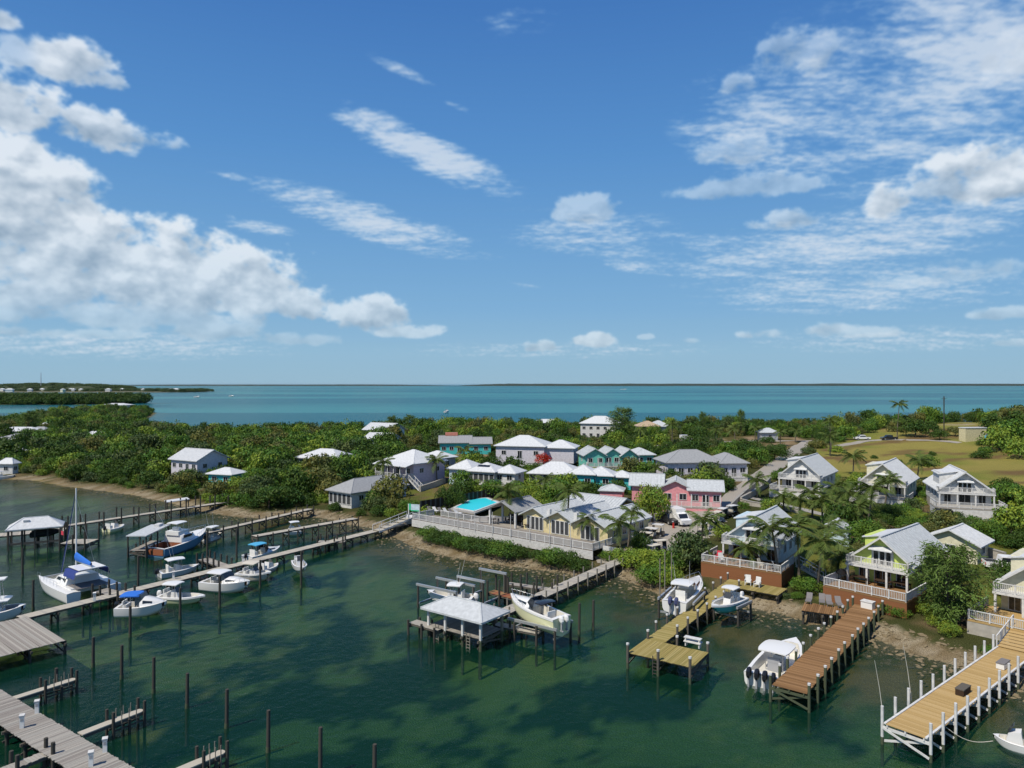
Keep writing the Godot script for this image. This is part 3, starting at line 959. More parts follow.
func boathouse() -> void:
	var a := at(488, 619, 1.4)
	var b := at(624, 558, 1.5)
	var ang := yaw_of(a, b)
	pier("grey pier with handrail posts from the resort shore to the boathouse", a, b, 1.7, 1.45, {"boards": ["pale_plank", "grey_plank_b", "grey_plank_d"], "step": 0.2, "single": true, "up": 0.75, "gap": 2.5, "pile_r": 0.1, "pile": "pile_green", "upper": "pile_pale"})
	# roofed platform across the head of the pier
	var p := at(480, 652)          # near right corner of the platform
	var q := at(428, 637)          # near left corner
	var l := p.distance_to(q)
	var t := thing("boathouse", "open boathouse with grey hipped roof on pale posts over water", "boathouse", Vector3(q.x, 0, q.z), yaw_of(q, p))
	var wd := 3.6
	deck(t, Vector3(0, 0, -wd / 2), l, wd, 1.25, {"boards": ["grey_plank_c", "grey_plank"], "step": 0.2, "up": -0.2, "gap": l / 3.0, "out": -0.1})
	var mb := MB.new()
	hip(mb, -0.6, l + 0.6, -wd - 0.5, 0.5, 3.05, 1.0, 0.18, 2.0)
	put(t, "roof", mb, M.roof_pale)
	for k in 4:
		for z in [-wd + 0.1, -0.1]:
			bx(t, "column", Vector3(l * k / 3.0, 2.0, z), Vector3(0.22, 2.0, 0.22), M.white if z > -1 else M.pile_pale)
			pole(t, "leg", Vector3(l * k / 3.0, -3.2, z), 4.3, 0.15, M.pile_green)
	bx(t, "eave_beam", Vector3(l / 2, 2.88, -0.1), Vector3(l, 0.24, 0.16), M.white)
	bx(t, "eave_beam", Vector3(l / 2, 2.88, -wd + 0.1), Vector3(l, 0.24, 0.16), M.white)
	ladder(t, Vector3(l * 0.2, -0.3, 0.15), 1.9, Vector3.RIGHT, M.pile_pale)
	ladder(t, Vector3(l * 0.8, -0.3, 0.15), 1.9, Vector3.RIGHT, M.pile_pale)
	# side walk to the left of it, a lift in front
	var s0 := at(413, 620, 1.3)
	var s1 := at(441, 628, 1.3)
	pier("low grey walk beside the boathouse under a lift beam", s0, s1, 1.2, 1.2, {"boards": ["grey_plank_b"], "step": 0.25, "up": 0.3, "gap": 2.0, "called": "side_dock", "category": "dock", "brace": false})
	var br := at(541, 632, 1.2)
	var bl := at(496, 622, 1.3)
	pier("low grey finger dock beside the yellow-hulled boat on its lift", bl, br, 1.1, 1.15, {"boards": ["pale_plank", "grey_plank_b"], "step": 0.25, "up": 0.8, "gap": 2.6, "called": "side_dock", "category": "dock", "brace": false})
	# lifts: pairs of beams square to the pier
	var d := Vector3(cos(ang), 0, -sin(ang))
	var n := Vector3(-d.z, 0, d.x)     # to the right of the walk
	lift("pale lift beams on tall posts behind the boathouse", at(428, 604, 0) , at(428, 604, 0) + n * 5.5, 3.4, 2.6)
	cradle(get_child(get_child_count() - 1), 5.5, 3.4, 2.6, 0.55)
	lift("empty lift frame with pale top beams beyond the boathouse", at(470, 602, 0), at(470, 602, 0) + n * 3.6, 4.2, 3.4)
	cradle(get_child(get_child_count() - 1), 3.6, 4.2, 3.4, 0.9)
	lift("lift posts and beams holding up the yellow-hulled boat", at(515, 636, 0) + d * 0.6, at(515, 636, 0) + d * 0.6 + n * 5.4, 3.0, 1.9)
	cradle(get_child(get_child_count() - 1), 5.4, 3.0, 1.9, 1.0)
	# brown slip dock on the far side of the pier
	pier("reddish slip dock with dark piles on the resort side of the pier", at(491, 591, 1.2), at(530, 601, 1.2), 1.3, 1.2, {"boards": ["teak", "brown_plank_b"], "step": 0.25, "up": 1.6, "gap": 2.4, "ragged": 5.0, "called": "slip_dock", "category": "dock", "brace": false})
	pier("small grey slip dock with many tall piles near the resort shore", at(508, 583, 1.1), at(556, 590, 1.1), 1.1, 1.1, {"boards": ["grey_plank"], "step": 0.25, "up": 1.3, "gap": 1.9, "ragged": 6.0, "called": "slip_dock", "category": "dock", "brace": false})

func private_docks() -> void:
	# L-shaped dock of the blue house
	var green := ["green_plank", "green_plank_b", "green_plank_c"]
	var a := Vector3(13.7, 0, -68.1)
	var b := at(737, 580, 1.4)
	var ldir := (b - a).normalized()
	var t := pier("L-shaped greenish timber dock with white-capped piles below the blue house", a, b, 1.9, 1.4, {"boards": green, "single": true, "step": 0.2, "up": 0.75, "gap": 2.9, "cap": "white", "pile_r": 0.12, "beam": "beam", "open_start": true, "pile": "pile_green", "upper": "beam"})
	var l := 6.2
	deck(t, Vector3(-2.1, 0, -0.95), l, 4.2, 1.405, {"boards": green, "single": true, "step": 0.2, "up": 0.75, "gap": 2.6, "cap": "white", "pile_r": 0.13, "pile": "pile_green", "upper": "beam"}, false)
	ladder(t, Vector3(-4.35, -0.3, l * 0.3), 2.0, Vector3(0, 0, 1), M.pile)
	var bench := thing("bench", "white bench at the inner corner of the L-shaped dock", "bench", at(693, 647, 1.4), yaw_of(a, b))
	bx(bench, "seat", Vector3(0, 0.5, 0), Vector3(0.7, 0.1, 1.6), M.white)
	bx(bench, "table_top", Vector3(0, 0.85, 0.0), Vector3(0.55, 0.08, 1.6), M.white)
	for z in [-0.65, 0.65]:
		bx(bench, "leg", Vector3(0, 0.45, z), Vector3(0.5, 0.8, 0.1), M.white)
	# its shore terrace
	var c0 := at(733, 583, 1.5)
	var c1 := at(783, 592, 1.5)
	pier("low timber terrace on short posts at the foot of the blue house deck", c0, c1, 3.4, 1.5, {"boards": green, "single": true, "step": 0.2, "up": -0.2, "gap": 3.0, "out": -0.2, "brace": false, "called": "shore_terrace", "category": "deck"})
	# brown dock of the lime house
	var brown := ["brown_plank", "brown_plank_b", "brown_plank_c"]
	a = at(789, 689, 1.5)
	b = at(868, 606, 1.5)
	pier("reddish brown timber dock with white-capped piles below the lime house", a, b, 2.7, 1.5, {"boards": brown, "single": true, "step": 0.2, "up": 0.75, "gap": 2.3, "cap": "white", "pile_r": 0.12, "beam": "pile_green", "pile": "pile_green"})
	c0 = at(803, 606, 1.55)
	c1 = at(846, 612, 1.55)
	pier("brown terrace with grey loungers at the foot of the lime house", c0, c1, 3.2, 1.55, {"boards": brown, "single": true, "step": 0.2, "up": -0.2, "gap": 2.6, "out": -0.2, "brace": false, "called": "shore_terrace", "category": "deck"})
	var k := 0
	for q in [[809, 602], [822, 603], [829, 604.5], [839, 606]]:
		lounger(at(q[0], q[1], 1.55), -0.5 + 0.1 * k, "cushion_grey", "grey reclined lounger on the brown terrace, %s from the brown dock" % NTH[3 - k], "grey loungers on the brown terrace")
		k += 1
	var box := thing("dock_box", "white dock box where the brown dock meets the lime house wall", "box", at(868, 608, 1.5), 0.7)
	bx(box, "body", Vector3(0, 0.35, 0), Vector3(0.8, 0.7, 1.2), M.plastic)
	bx(box, "lid", Vector3(0, 0.74, 0), Vector3(0.9, 0.1, 1.3), M.white)
	# tan dock with white posts
	a = at(905, 731, 1.6)
	b = at(1022, 646, 1.6)
	pier("tan decked dock with white posts and white edges on the beach", a, b, 2.9, 1.6, {"boards": ["gold_plank", "gold_plank_b", "gold_plank_c"], "single": true, "step": 0.2, "up": 1.15, "gap": 2.35, "pile_r": 0.11, "pile": "pile_green", "upper": "white", "trim": "white", "beam": "white"})
	var d := (b - a).normalized()
	var n := Vector3(-d.z, 0, d.x)
	for q in [[0.35, -1.6, "thin fishing rod holder pole leaning at the outer corner of the white-post dock"], [5.2, -1.6, "thin pale pole leaning over the third white post of the dock"]]:
		var p: Vector3 = a + d * q[0] + n * q[1]
		var o := thing("outrigger_pole", q[2], "pole", Vector3(p.x, 1.7, p.z))
		var mb := MB.new()
		mb.pipe([Vector3.ZERO, Vector3(-0.3, 2.3, 0), Vector3(-0.65, 4.3, 0)], 0.035, 0.015, 5)
		put(o, "rod", mb, M.rope)
	for q in [[963, 693, "dark folded bench on the white-post dock", "dark_wood"], [1003, 667, "pale cushioned box on the white-post dock near the steps", "plastic"]]:
		var o := thing("dock_box", q[2], "box", at(q[0], q[1], 1.64), yaw_of(a, b))
		bx(o, "body", Vector3(0, 0.22, 0), Vector3(1.5, 0.44, 0.6), M[q[3]])
		bx(o, "lid", Vector3(0, 0.48, 0), Vector3(1.56, 0.08, 0.66), M.cushion_grey if q[3] == "plastic" else M.beam)
	var line := thing("mooring_line", "slack pale mooring line from the white-post dock to the skiff", "rope", Vector3.ZERO)
	var s := at(942, 724, 1.5)
	var e := at(993, 741, 0.5)
	var pts := []
	for i in 11:
		var f := i / 10.0
		pts.append(s.lerp(e, f) - Vector3(0, sin(PI * f) * 0.55, 0))
	var rb := MB.new()
	rb.pipe(pts, 0.025, 0.025, 5)
	put(line, "strand", rb, M.rope)

func lounger(p: Vector3, turn: float, m: String, label: String, group: String) -> void:
	var t := thing("lounger", label, "lounger", p, turn, group)
	bx(t, "seat", Vector3(0, 0.32, 0.35), Vector3(0.62, 0.1, 1.2), M[m])
	bx(t, "backrest", Vector3(0, 0.58, -0.5), Vector3(0.62, 0.1, 0.8), M[m], Basis(Vector3.RIGHT, 0.75))
	for x in [-0.26, 0.26]:
		for z in [-0.2, 0.85]:
			bx(t, "leg", Vector3(x, 0.14, z), Vector3(0.06, 0.28, 0.06), M[m])

# ---------------------------------------------------------------- boats: x forward from the stern, y = 0 the waterline
func half_beam(t: float, bm: float) -> float:
	var b := bm / 2 * lerpf(0.9, 1.0, smoothstep(0.0, 0.35, t))
	if t > 0.45:
		b *= 1.0 - pow((t - 0.45) / 0.55, 2.4)
	return maxf(b, 0.03)

func sheer(t: float, fb: float, rise: float) -> float:
	return fb * (1.0 + rise * t * t)

func hull(mb: MB, l: float, bm: float, fb: float, draft: float, rise: float) -> void:
	var g := []
	for i in 15:
		var t := i / 14.0
		var b := half_beam(t, bm)
		var s := sheer(t, fb, rise)
		var k := -draft * (1.0 - pow(t, 5.0)) + pow(t, 5.0) * s * 0.55
		var x := t * l
		var f := lerpf(0.9, 0.72, t)      # flare towards the bow
		g.append([Vector3(x, s, -b), Vector3(x - l * 0.012 * t, lerpf(k, s, 0.45), -b * (f + 0.05)), Vector3(x - l * 0.03 * t, lerpf(k, s, 0.22), -b * f * 0.93), Vector3(x - l * 0.045 * t, k, 0), Vector3(x - l * 0.03 * t, lerpf(k, s, 0.22), b * f * 0.93), Vector3(x - l * 0.012 * t, lerpf(k, s, 0.45), b * (f + 0.05)), Vector3(x, s, b)])
	mb.loft(g, Vector3(0, fb * 0.6, 0))
	mb.face(g[0].duplicate(), Vector3.LEFT)

func topsides(t: Node3D, l: float, bm: float, fb: float, rise: float, t0: float, t1: float, rim: float, floor_y: float, white: Material, inner: Material) -> void:
	# gunwale, cockpit well between t0 and t1, decked over elsewhere
	var rims := [MB.new(), MB.new()]
	var well := MB.new()
	var n := 14
	var floor_pts := []
	for i in n:
		var ta := lerpf(t0, t1, i / float(n))
		var tb := lerpf(t0, t1, (i + 1) / float(n))
		for s in [-1.0, 1.0]:
			var oa := Vector3(ta * l, sheer(ta, fb, rise) + 0.02, s * half_beam(ta, bm))
			var ob := Vector3(tb * l, sheer(tb, fb, rise) + 0.02, s * half_beam(tb, bm))
			var ia := Vector3(oa.x, oa.y + 0.03, s * maxf(half_beam(ta, bm) - rim, 0.02))
			var ib := Vector3(ob.x, ob.y + 0.03, s * maxf(half_beam(tb, bm) - rim, 0.02))
			rims[0 if s < 0 else 1].face([oa, ob, ib, ia], Vector3.UP)
			well.face([ia, ib, Vector3(ib.x, floor_y, ib.z * 0.94), Vector3(ia.x, floor_y, ia.z * 0.94)], Vector3(0, 0, -s))
		var wa := maxf(half_beam(ta, bm) - rim, 0.02) * 0.94
		var wb := maxf(half_beam(tb, bm) - rim, 0.02) * 0.94
		well.face([Vector3(ta * l, floor_y, -wa), Vector3(ta * l, floor_y, wa), Vector3(tb * l, floor_y, wb), Vector3(tb * l, floor_y, -wb)], Vector3.UP)
	for q in [[t0, Vector3.RIGHT], [t1, Vector3.LEFT]]:
		var w := maxf(half_beam(q[0], bm) - rim, 0.02)
		var y := sheer(q[0], fb, rise) + 0.05
		well.face([Vector3(q[0] * l, y, -w), Vector3(q[0] * l, y, w), Vector3(q[0] * l, floor_y, w * 0.94), Vector3(q[0] * l, floor_y, -w * 0.94)], q[1])
	for rm in rims:
		put(t, "gunwale", rm, white)
	put(t, "cockpit", well, inner)
	var spans := [[0.0, t0]] if t0 > 0.0 else []
	spans.append([t1, 1.0])
	for sp in spans:
		var dk := MB.new()
		var g := []
		for i in 8:
			var ta := lerpf(sp[0], sp[1], i / 7.0)
			var b := half_beam(ta, bm)
			var y := sheer(ta, fb, rise) + 0.02
			g.append([Vector3(ta * l, y, -b), Vector3(ta * l, y + 0.06 * b, 0), Vector3(ta * l, y, b)])
		dk.loft(g, Vector3(0, -50, 0))
		put(t, "aft_deck" if sp[0] == 0.0 else "foredeck", dk, white)

func outboard(t: Node3D, x: float, y: float, z: float, cowl: Material, s := 1.0) -> void:
	var e := Node3D.new()
	e.name = "outboard"
	t.add_child(e, true)
	e.position = Vector3(x, y, z)
	var mb := MB.new()
	var g := []
	for q in [[0.0, 0.16, 0.14], [0.18, 0.24, 0.2], [0.5, 0.25, 0.21], [0.68, 0.18, 0.16], [0.74, 0.05, 0.05]]:
		var ring := []
		for k in 9:
			var a := TAU * k / 8.0
			ring.append(Vector3((q[0] * 0.15 - 0.3 + cos(a) * q[1] * 1.3) * s, q[0] * s, sin(a) * q[2] * s))
		g.append(ring)
	for i in g.size() - 1:
		for k in 8:
			var mid: Vector3 = (g[i][k] + g[i + 1][k + 1]) / 2
			mb.face([g[i][k], g[i + 1][k], g[i + 1][k + 1], g[i][k + 1]], mid - Vector3(-0.3 * s, 0.35 * s, 0))
	put(e, "cowling", mb, cowl)
	var lb := MB.new()
	lb.box(Vector3(-0.3, -0.4, 0) * s, Vector3(0.2, 0.85, 0.12) * s)
	lb.box(Vector3(-0.34, -0.85, 0) * s, Vector3(0.5, 0.12, 0.12) * s)
	put(e, "leg", lb, M.engine_grey)

func t_top(t: Node3D, x: float, y: float, lx: float, lz: float, h: float, top: Material, called := "t_top") -> Node3D:
	var e := Node3D.new()
	e.name = called
	t.add_child(e, true)
	e.position = Vector3(x, y, 0)
	var mb := MB.new()
	var g := []
	for i in 7:
		var u := lerpf(-1, 1, i / 6.0)
		var row := []
		for j in 7:
			var w := lerpf(-1, 1, j / 6.0)
			var k := 1.0 - 0.12 * pow(absf(u), 4.0)
			row.append(Vector3(u * lx / 2 * (1.0 - 0.06 * pow(absf(w), 4.0)), h - 0.08 * w * w - 0.05 * u * u, w * lz / 2 * k))
		g.append(row)
	mb.loft(g, Vector3(0, -50, 0))
	var rim := []
	for row in g:
		var r := []
		for p in row:
			r.append(p - Vector3(0, 0.1, 0))
		rim.append(r)
	mb.loft(rim, Vector3(0, 50, 0))
	for i in 6:
		mb.face([g[i][0], g[i + 1][0], rim[i + 1][0], rim[i][0]], Vector3(0, 0, -1))
		mb.face([g[i][6], g[i + 1][6], rim[i + 1][6], rim[i][6]], Vector3(0, 0, 1))
		mb.face([g[0][i], g[0][i + 1], rim[0][i + 1], rim[0][i]], Vector3(-1, 0, 0))
		mb.face([g[6][i], g[6][i + 1], rim[6][i + 1], rim[6][i]], Vector3(1, 0, 0))
	put(e, "roof", mb, top)
	for sx in [-0.3, 0.3]:
		for sz in [-0.3, 0.3]:
			var f := MB.new()
			f.tube(Vector3(sx * lx * 0.85, 0, sz * lz * 0.9), Vector3(sx * lx, h - 0.1, sz * lz), 0.035, 0.035, 5)
			put(e, "support", f, M.chrome)
	return e

# k: hull, top, engines, cowl, console, cabin, beam, free, lift, tower, inner
func motorboat(label: String, stern: Vector3, bow: Vector3, k := {}) -> Node3D:
	var l := stern.distance_to(bow)
	var bm: float = k.get("beam", l * 0.31)
	var fb: float = k.get("free", 0.28 + l * 0.06)
	var rise: float = k.get("rise", 0.45)
	var t := thing(k.get("called", "motorboat"), label, k.get("category", "boat"), stern, yaw_of(stern, bow), k.get("group", ""))
	var hb := MB.new()
	hull(hb, l, bm, fb, 0.45, rise)
	put(t, "hull", hb, M[k.get("hull", "gelcoat")])
	var white: Material = M.gelcoat
	var inner: Material = M[k.get("inner", "cockpit")]
	var cabin: bool = k.get("cabin", false)
	topsides(t, l, bm, fb, rise, 0.06, 0.52 if cabin else 0.86, bm * 0.09, fb * 0.35, white, inner)
	if k.get("hull", "gelcoat") != "gelcoat":
		var rub := MB.new()
		for i in 14:
			for s in [-1.0, 1.0]:
				var ta := i / 14.0
				var tb := (i + 1) / 14.0
				rub.bar(Vector3(ta * l, sheer(ta, fb, rise) - 0.08, s * (half_beam(ta, bm) + 0.005)), Vector3(tb * l, sheer(tb, fb, rise) - 0.08, s * (half_beam(tb, bm) + 0.005)), 0.05, 0.18)
		put(t, "rub_rail", rub, white)
	var cy := fb * 0.35
	var cx: float = l * k.get("console_at", 0.45)
	if cabin:
		# raised cuddy with a dark windscreen
		var g := []
		for i in 8:
			var u := lerpf(0.5, 0.93, i / 7.0)
			var b := half_beam(u, bm) * 0.72
			var y := sheer(u, fb, rise)
			var h: float = lerpf(0.62, 0.05, pow(i / 7.0, 1.3)) * k.get("cuddy", 1.0)
			g.append([Vector3(u * l, y, -b), Vector3(u * l, y + h * 0.85, -b * 0.8), Vector3(u * l, y + h, 0), Vector3(u * l, y + h * 0.85, b * 0.8), Vector3(u * l, y, b)])
		var cb := MB.new()
		cb.loft(g, Vector3(0, 0, 0))
		cb.face(g[0].duplicate(), Vector3.LEFT)
		put(t, "cabin", cb, white)
		for s in [-1.0, 1.0]:
			var cw := MB.new()
			var q0: Array = g[1]
			var q1: Array = g[4]
			var lo := 1 if s < 0 else 3
			var ed := 0 if s < 0 else 4
			var off := Vector3(0, 0.01, s * 0.03)
			cw.slab([q0[ed].lerp(q0[lo], 0.4) + off, q1[ed].lerp(q1[lo], 0.4) + off, q1[ed].lerp(q1[lo], 0.85) + off, q0[ed].lerp(q0[lo], 0.85) + off], Vector3(0, 0, s * 0.02))
			put(t, "cabin_window", cw, M.glass)
		var wb := half_beam(0.5, bm) * 0.72
		var ws := MB.new()
		var wy: float = g[0][1].y
		ws.slab([Vector3(l * 0.55, wy, -wb * 0.8), Vector3(l * 0.55, wy, wb * 0.8), Vector3(l * 0.49, wy + 0.55, wb * 0.72), Vector3(l * 0.49, wy + 0.55, -wb * 0.72)], Vector3(0.03, 0.02, 0))
		for s in [-1, 1]:
			ws.slab([Vector3(l * 0.55, wy, s * wb * 0.8), Vector3(l * 0.42, fb + 0.1, s * wb * 1.05), Vector3(l * 0.40, wy + 0.4, s * wb * 0.9), Vector3(l * 0.49, wy + 0.55, s * wb * 0.72)], Vector3(0, 0.01, s * 0.02))
		put(t, "windscreen", ws, M.glass)
		cx = l * 0.36
	else:
		var cn := MB.new()
		cn.slab([Vector3(cx - 0.45, cy, 0.42), Vector3(cx + 0.65, cy, 0.42), Vector3(cx + 0.45, cy + 0.95, 0.42), Vector3(cx - 0.3, cy + 1.15, 0.42)], Vector3(0, 0, 0.84))
		put(t, "console", cn, white)
		var ws := MB.new()
		ws.slab([Vector3(cx + 0.5, cy + 0.9, -0.4), Vector3(cx + 0.5, cy + 0.9, 0.4), Vector3(cx + 0.15, cy + 1.5, 0.36), Vector3(cx + 0.15, cy + 1.5, -0.36)], Vector3(0.03, 0.02, 0))
		put(t, "windscreen", ws, M.tinted_screen)
		if l > 7:
			var fs := MB.new()
			fs.box(Vector3(cx + 1.25, cy + 0.25, 0), Vector3(0.8, 0.5, 0.8))
			put(t, "bow_seat", fs, M.plastic)
	var seat := MB.new()
	seat.box(Vector3(cx - 1.05, cy + 0.42, 0), Vector3(0.55, 0.84, 1.1))
	seat.box(Vector3(cx - 1.28, cy + 1.0, 0), Vector3(0.12, 0.45, 1.1))
	put(t, "helm_seat", seat, M[k.get("seat", "plastic")])
	if k.get("top", ""):
		t_top(t, cx - 0.35, cy, k.get("top_l", l * 0.3), bm * 0.78, 2.05, M[k.top], k.get("top_name", "t_top"))
		if k.get("antenna", true):
			var an := MB.new()
			for s in [-0.35, 0.4]:
				an.tube(Vector3(cx - 0.6, cy + 2.0, s * bm * 0.7), Vector3(cx - 1.2, cy + 4.6, s * bm * 0.85), 0.02, 0.01, 4)
			put(t, "antenna", an, M.gelcoat)
	var ne: int = k.get("engines", 1)
	for i in ne:
		outboard(t, -0.02, fb * 0.75, (i - (ne - 1) / 2.0) * 0.68, M[k.get("cowl", "engine_black")], 1.15 if l > 8 else 0.95)
	if k.get("rail", false):
		var rb := MB.new()
		for s in [-1.0, 1.0]:
			var pts := []
			for i in 7:
				var u := lerpf(0.58, 0.99, i / 6.0)
				pts.append(Vector3(u * l, sheer(u, fb, rise) + 0.5, s * maxf(half_beam(u, bm) - 0.1, 0.0)))
				if i < 6:
					rb.tube(pts[-1], pts[-1] - Vector3(0, 0.5, 0), 0.018, 0.018, 4)
			rb.pipe(pts, 0.022, 0.022, 4)
		put(t, "bow_rail", rb, M.chrome)
	return t

func sport_fisher() -> void:
	var s := at(154, 557)
	var b := at(206, 541)
	var l := s.distance_to(b)
	var bm := 4.3
	var t := thing("sport_fishing_boat", "blue-hulled sport fishing boat with white flybridge and teak cockpit", "boat", s, yaw_of(s, b))
	var hb := MB.new()
	hull(hb, l, bm, 1.25, 0.6, 0.75)
	put(t, "hull", hb, M.hull_blue)
	topsides(t, l, bm, 1.25, 0.75, 0.03, 0.34, 0.3, 0.5, M.gelcoat, M.teak)
	bx(t, "transom_board", Vector3(-0.06, 0.75, 0), Vector3(0.1, 0.9, bm * 0.8), M.teak)
	var g := []
	for q in [[0.34, 2.4, 0.9], [0.4, 2.5, 0.92], [0.5, 2.45, 0.88], [0.58, 2.0, 0.8], [0.64, 1.75, 0.66]]:
		var w: float = bm / 2 * q[2] * 0.85
		var y := sheer(q[0], 1.25, 0.75)
		g.append([Vector3(q[0] * l, y - 0.1, -w), Vector3(q[0] * l, y + q[1] - 1.25, -w * 0.92), Vector3(q[0] * l, y + q[1] - 1.2, 0), Vector3(q[0] * l, y + q[1] - 1.25, w * 0.92), Vector3(q[0] * l, y - 0.1, w)])
	var cb := MB.new()
	cb.loft(g, Vector3(0, 1, 0))
	cb.face(g[0].duplicate(), Vector3.LEFT)
	cb.face(g[4].duplicate(), Vector3.RIGHT)
	put(t, "cabin", cb, M.gelcoat)
	for z in [-1, 1]:
		var win := MB.new()
		win.slab([Vector3(l * 0.38, 2.05, z * 1.72), Vector3(l * 0.56, 2.1, z * 1.62), Vector3(l * 0.54, 2.45, z * 1.6), Vector3(l * 0.38, 2.5, z * 1.7)], Vector3(0, 0, z * 0.08))
		put(t, "cabin_window", win, M.glass)
	bx(t, "flybridge", Vector3(l * 0.43, 2.8, 0), Vector3(2.4, 0.6, 2.4), M.gelcoat)
	bx(t, "helm_seat", Vector3(l * 0.41, 3.3, 0), Vector3(0.5, 0.6, 1.2), M.plastic)
	var e := t_top(t, l * 0.42, 3.05, 2.4, 2.2, 1.4, M.gelcoat, "hard_top")
	var og := MB.new()
	for z in [-1, 1]:
		og.tube(Vector3(l * 0.45, 2.6, z * 1.9), Vector3(l * 0.3, 7.0, z * 3.2), 0.035, 0.015, 4)
	put(t, "outrigger", og, M.alloy)
	var rb := MB.new()
	for z in [-1.0, 1.0]:
		var pts := []
		for i in 7:
			var u := lerpf(0.62, 0.99, i / 6.0)
			pts.append(Vector3(u * l, sheer(u, 1.25, 0.75) + 0.55, z * maxf(half_beam(u, bm) - 0.1, 0)))
			rb.tube(pts[-1], pts[-1] - Vector3(0, 0.55, 0), 0.02, 0.02, 4)
		rb.pipe(pts, 0.025, 0.025, 4)
	put(t, "bow_rail", rb, M.chrome)

func catamaran() -> void:
	var stern := Vector3(-50.6, 0, -86.2)
	var bow := Vector3(-59.2, 0, -92.9)
	var l := stern.distance_to(bow)
	var t := thing("sailing_catamaran", "white sailing catamaran with blue boom cover and bimini beside the long pier", "sailboat", stern, yaw_of(stern, bow))
	for z in [-2.3, 2.3]:
		var hb := MB.new()
		hull(hb, l, 1.7, 1.2, 0.5, 0.22)
		put(t, "hull", hb, M.gelcoat).position.z = z
		var dk := MB.new()
		var g := []
		for i in 9:
			var u := i / 8.0
			var b := half_beam(u, 1.7)
			g.append([Vector3(u * l, sheer(u, 1.2, 0.22), z - b), Vector3(u * l, sheer(u, 1.2, 0.22) + 0.08, z), Vector3(u * l, sheer(u, 1.2, 0.22), z + b)])
		dk.loft(g, Vector3(0, -50, 0))
		put(t, "side_deck", dk, M.gelcoat)
	bx(t, "bridge_deck", Vector3(l * 0.42, 1.1, 0), Vector3(l * 0.62, 0.6, 4.4), M.gelcoat)
	bx(t, "cross_beam", Vector3(l * 0.93, 1.3, 0), Vector3(0.25, 0.2, 4.4), M.alloy)
	var net := MB.new()
	for k in 12:
		net.bar(Vector3(l * 0.74, 1.36, -1.6 + k * 0.29), Vector3(l * 0.92, 1.36, -1.6 + k * 0.29), 0.03, 0.02)
	for k in 7:
		net.bar(Vector3(l * (0.74 + k * 0.03), 1.37, -1.7), Vector3(l * (0.74 + k * 0.03), 1.37, 1.7), 0.03, 0.02)
	put(t, "trampoline", net, M.rope)
	var g := []
	for q in [[0.3, 0.95, 1.0], [0.45, 1.0, 1.0], [0.58, 0.85, 0.95], [0.68, 0.45, 0.85], [0.74, 0.05, 0.7]]:
		var w: float = 2.0 * q[2]
		g.append([Vector3(q[0] * l, 1.38, -w), Vector3(q[0] * l, 1.4 + q[1] * 0.9, -w * 0.85), Vector3(q[0] * l, 1.4 + q[1], 0), Vector3(q[0] * l, 1.4 + q[1] * 0.9, w * 0.85), Vector3(q[0] * l, 1.38, w)])
	var cb := MB.new()
	cb.loft(g, Vector3(0, 1.2, 0))
	cb.face(g[0].duplicate(), Vector3.LEFT)
	put(t, "cabin", cb, M.gelcoat)
	var wn: MB
	for z in [-1, 1]:
		wn = MB.new()
		wn.slab([Vector3(l * 0.34, 1.7, z * 1.9), Vector3(l * 0.6, 1.7, z * 1.84), Vector3(l * 0.56, 2.05, z * 1.76), Vector3(l * 0.34, 2.1, z * 1.8)], Vector3(0, 0, z * 0.06))
		put(t, "cabin_window", wn, M.glass)
	wn = MB.new()
	wn.slab([Vector3(l * 0.69, 1.55, -1.3), Vector3(l * 0.69, 1.55, 1.3), Vector3(l * 0.64, 1.95, 1.2), Vector3(l * 0.64, 1.95, -1.2)], Vector3(0.08, 0.06, 0))
	put(t, "cabin_window", wn, M.glass)
	var ck := MB.new()
	ck.box(Vector3(l * 0.16, 1.42, 0), Vector3(l * 0.26, 0.05, 3.6))
	put(t, "cockpit_floor", ck, M.cushion_grey)
	# blue bimini over the cockpit, hanging down on the sides
	var bb := MB.new()
	var bg := []
	for i in 6:
		var u := lerpf(0.06, 0.36, i / 5.0)
		bg.append([Vector3(u * l, 2.55, -2.05), Vector3(u * l, 3.35, -1.8), Vector3(u * l, 3.5, 0), Vector3(u * l, 3.35, 1.8), Vector3(u * l, 2.55, 2.05)])
	bb.loft(bg, Vector3(0, 2, 0))
	put(t, "bimini", bb, M.canvas_navy)
	bx(t, "bimini_roof", Vector3(l * 0.2, 3.56, 0), Vector3(l * 0.3, 0.08, 3.0), M.gelcoat)
	for z in [-1.9, 1.9]:
		for u in [0.07, 0.35]:
			pole(t, "bimini_post", Vector3(u * l, 1.4, z), 1.9, 0.03, M.chrome)
	# rig
	var mx := l * 0.5
	var mast := MB.new()
	mast.tube(Vector3(mx, 2.3, 0), Vector3(mx, 12.9, 0), 0.1, 0.075, 8)
	put(t, "mast", mast, M.gelcoat)
	var bm := MB.new()
	bm.tube(Vector3(mx - 0.1, 3.75, 0), Vector3(mx - 4.6, 3.75, 0), 0.09, 0.08, 6)
	put(t, "boom", bm, M.alloy)
	var cov := MB.new()
	var cg := []
	for i in 7:
		var u := i / 6.0
		var r := lerpf(0.5, 0.2, u)
		var row := []
		for k in 9:
			var a := TAU * k / 8.0
			row.append(Vector3(mx - 0.15 - 4.3 * u, 4.0 + 0.3 * (1.0 - u) + sin(a) * r * 1.15, cos(a) * r * 0.55))
		cg.append(row)
	for i in 6:
		for k in 8:
			cov.face([cg[i][k], cg[i + 1][k], cg[i + 1][k + 1], cg[i][k + 1]], Vector3(0, sin(TAU * (k + 0.5) / 8.0), cos(TAU * (k + 0.5) / 8.0)))
	put(t, "boom_cover", cov, M.canvas_blue)
	var jib := MB.new()
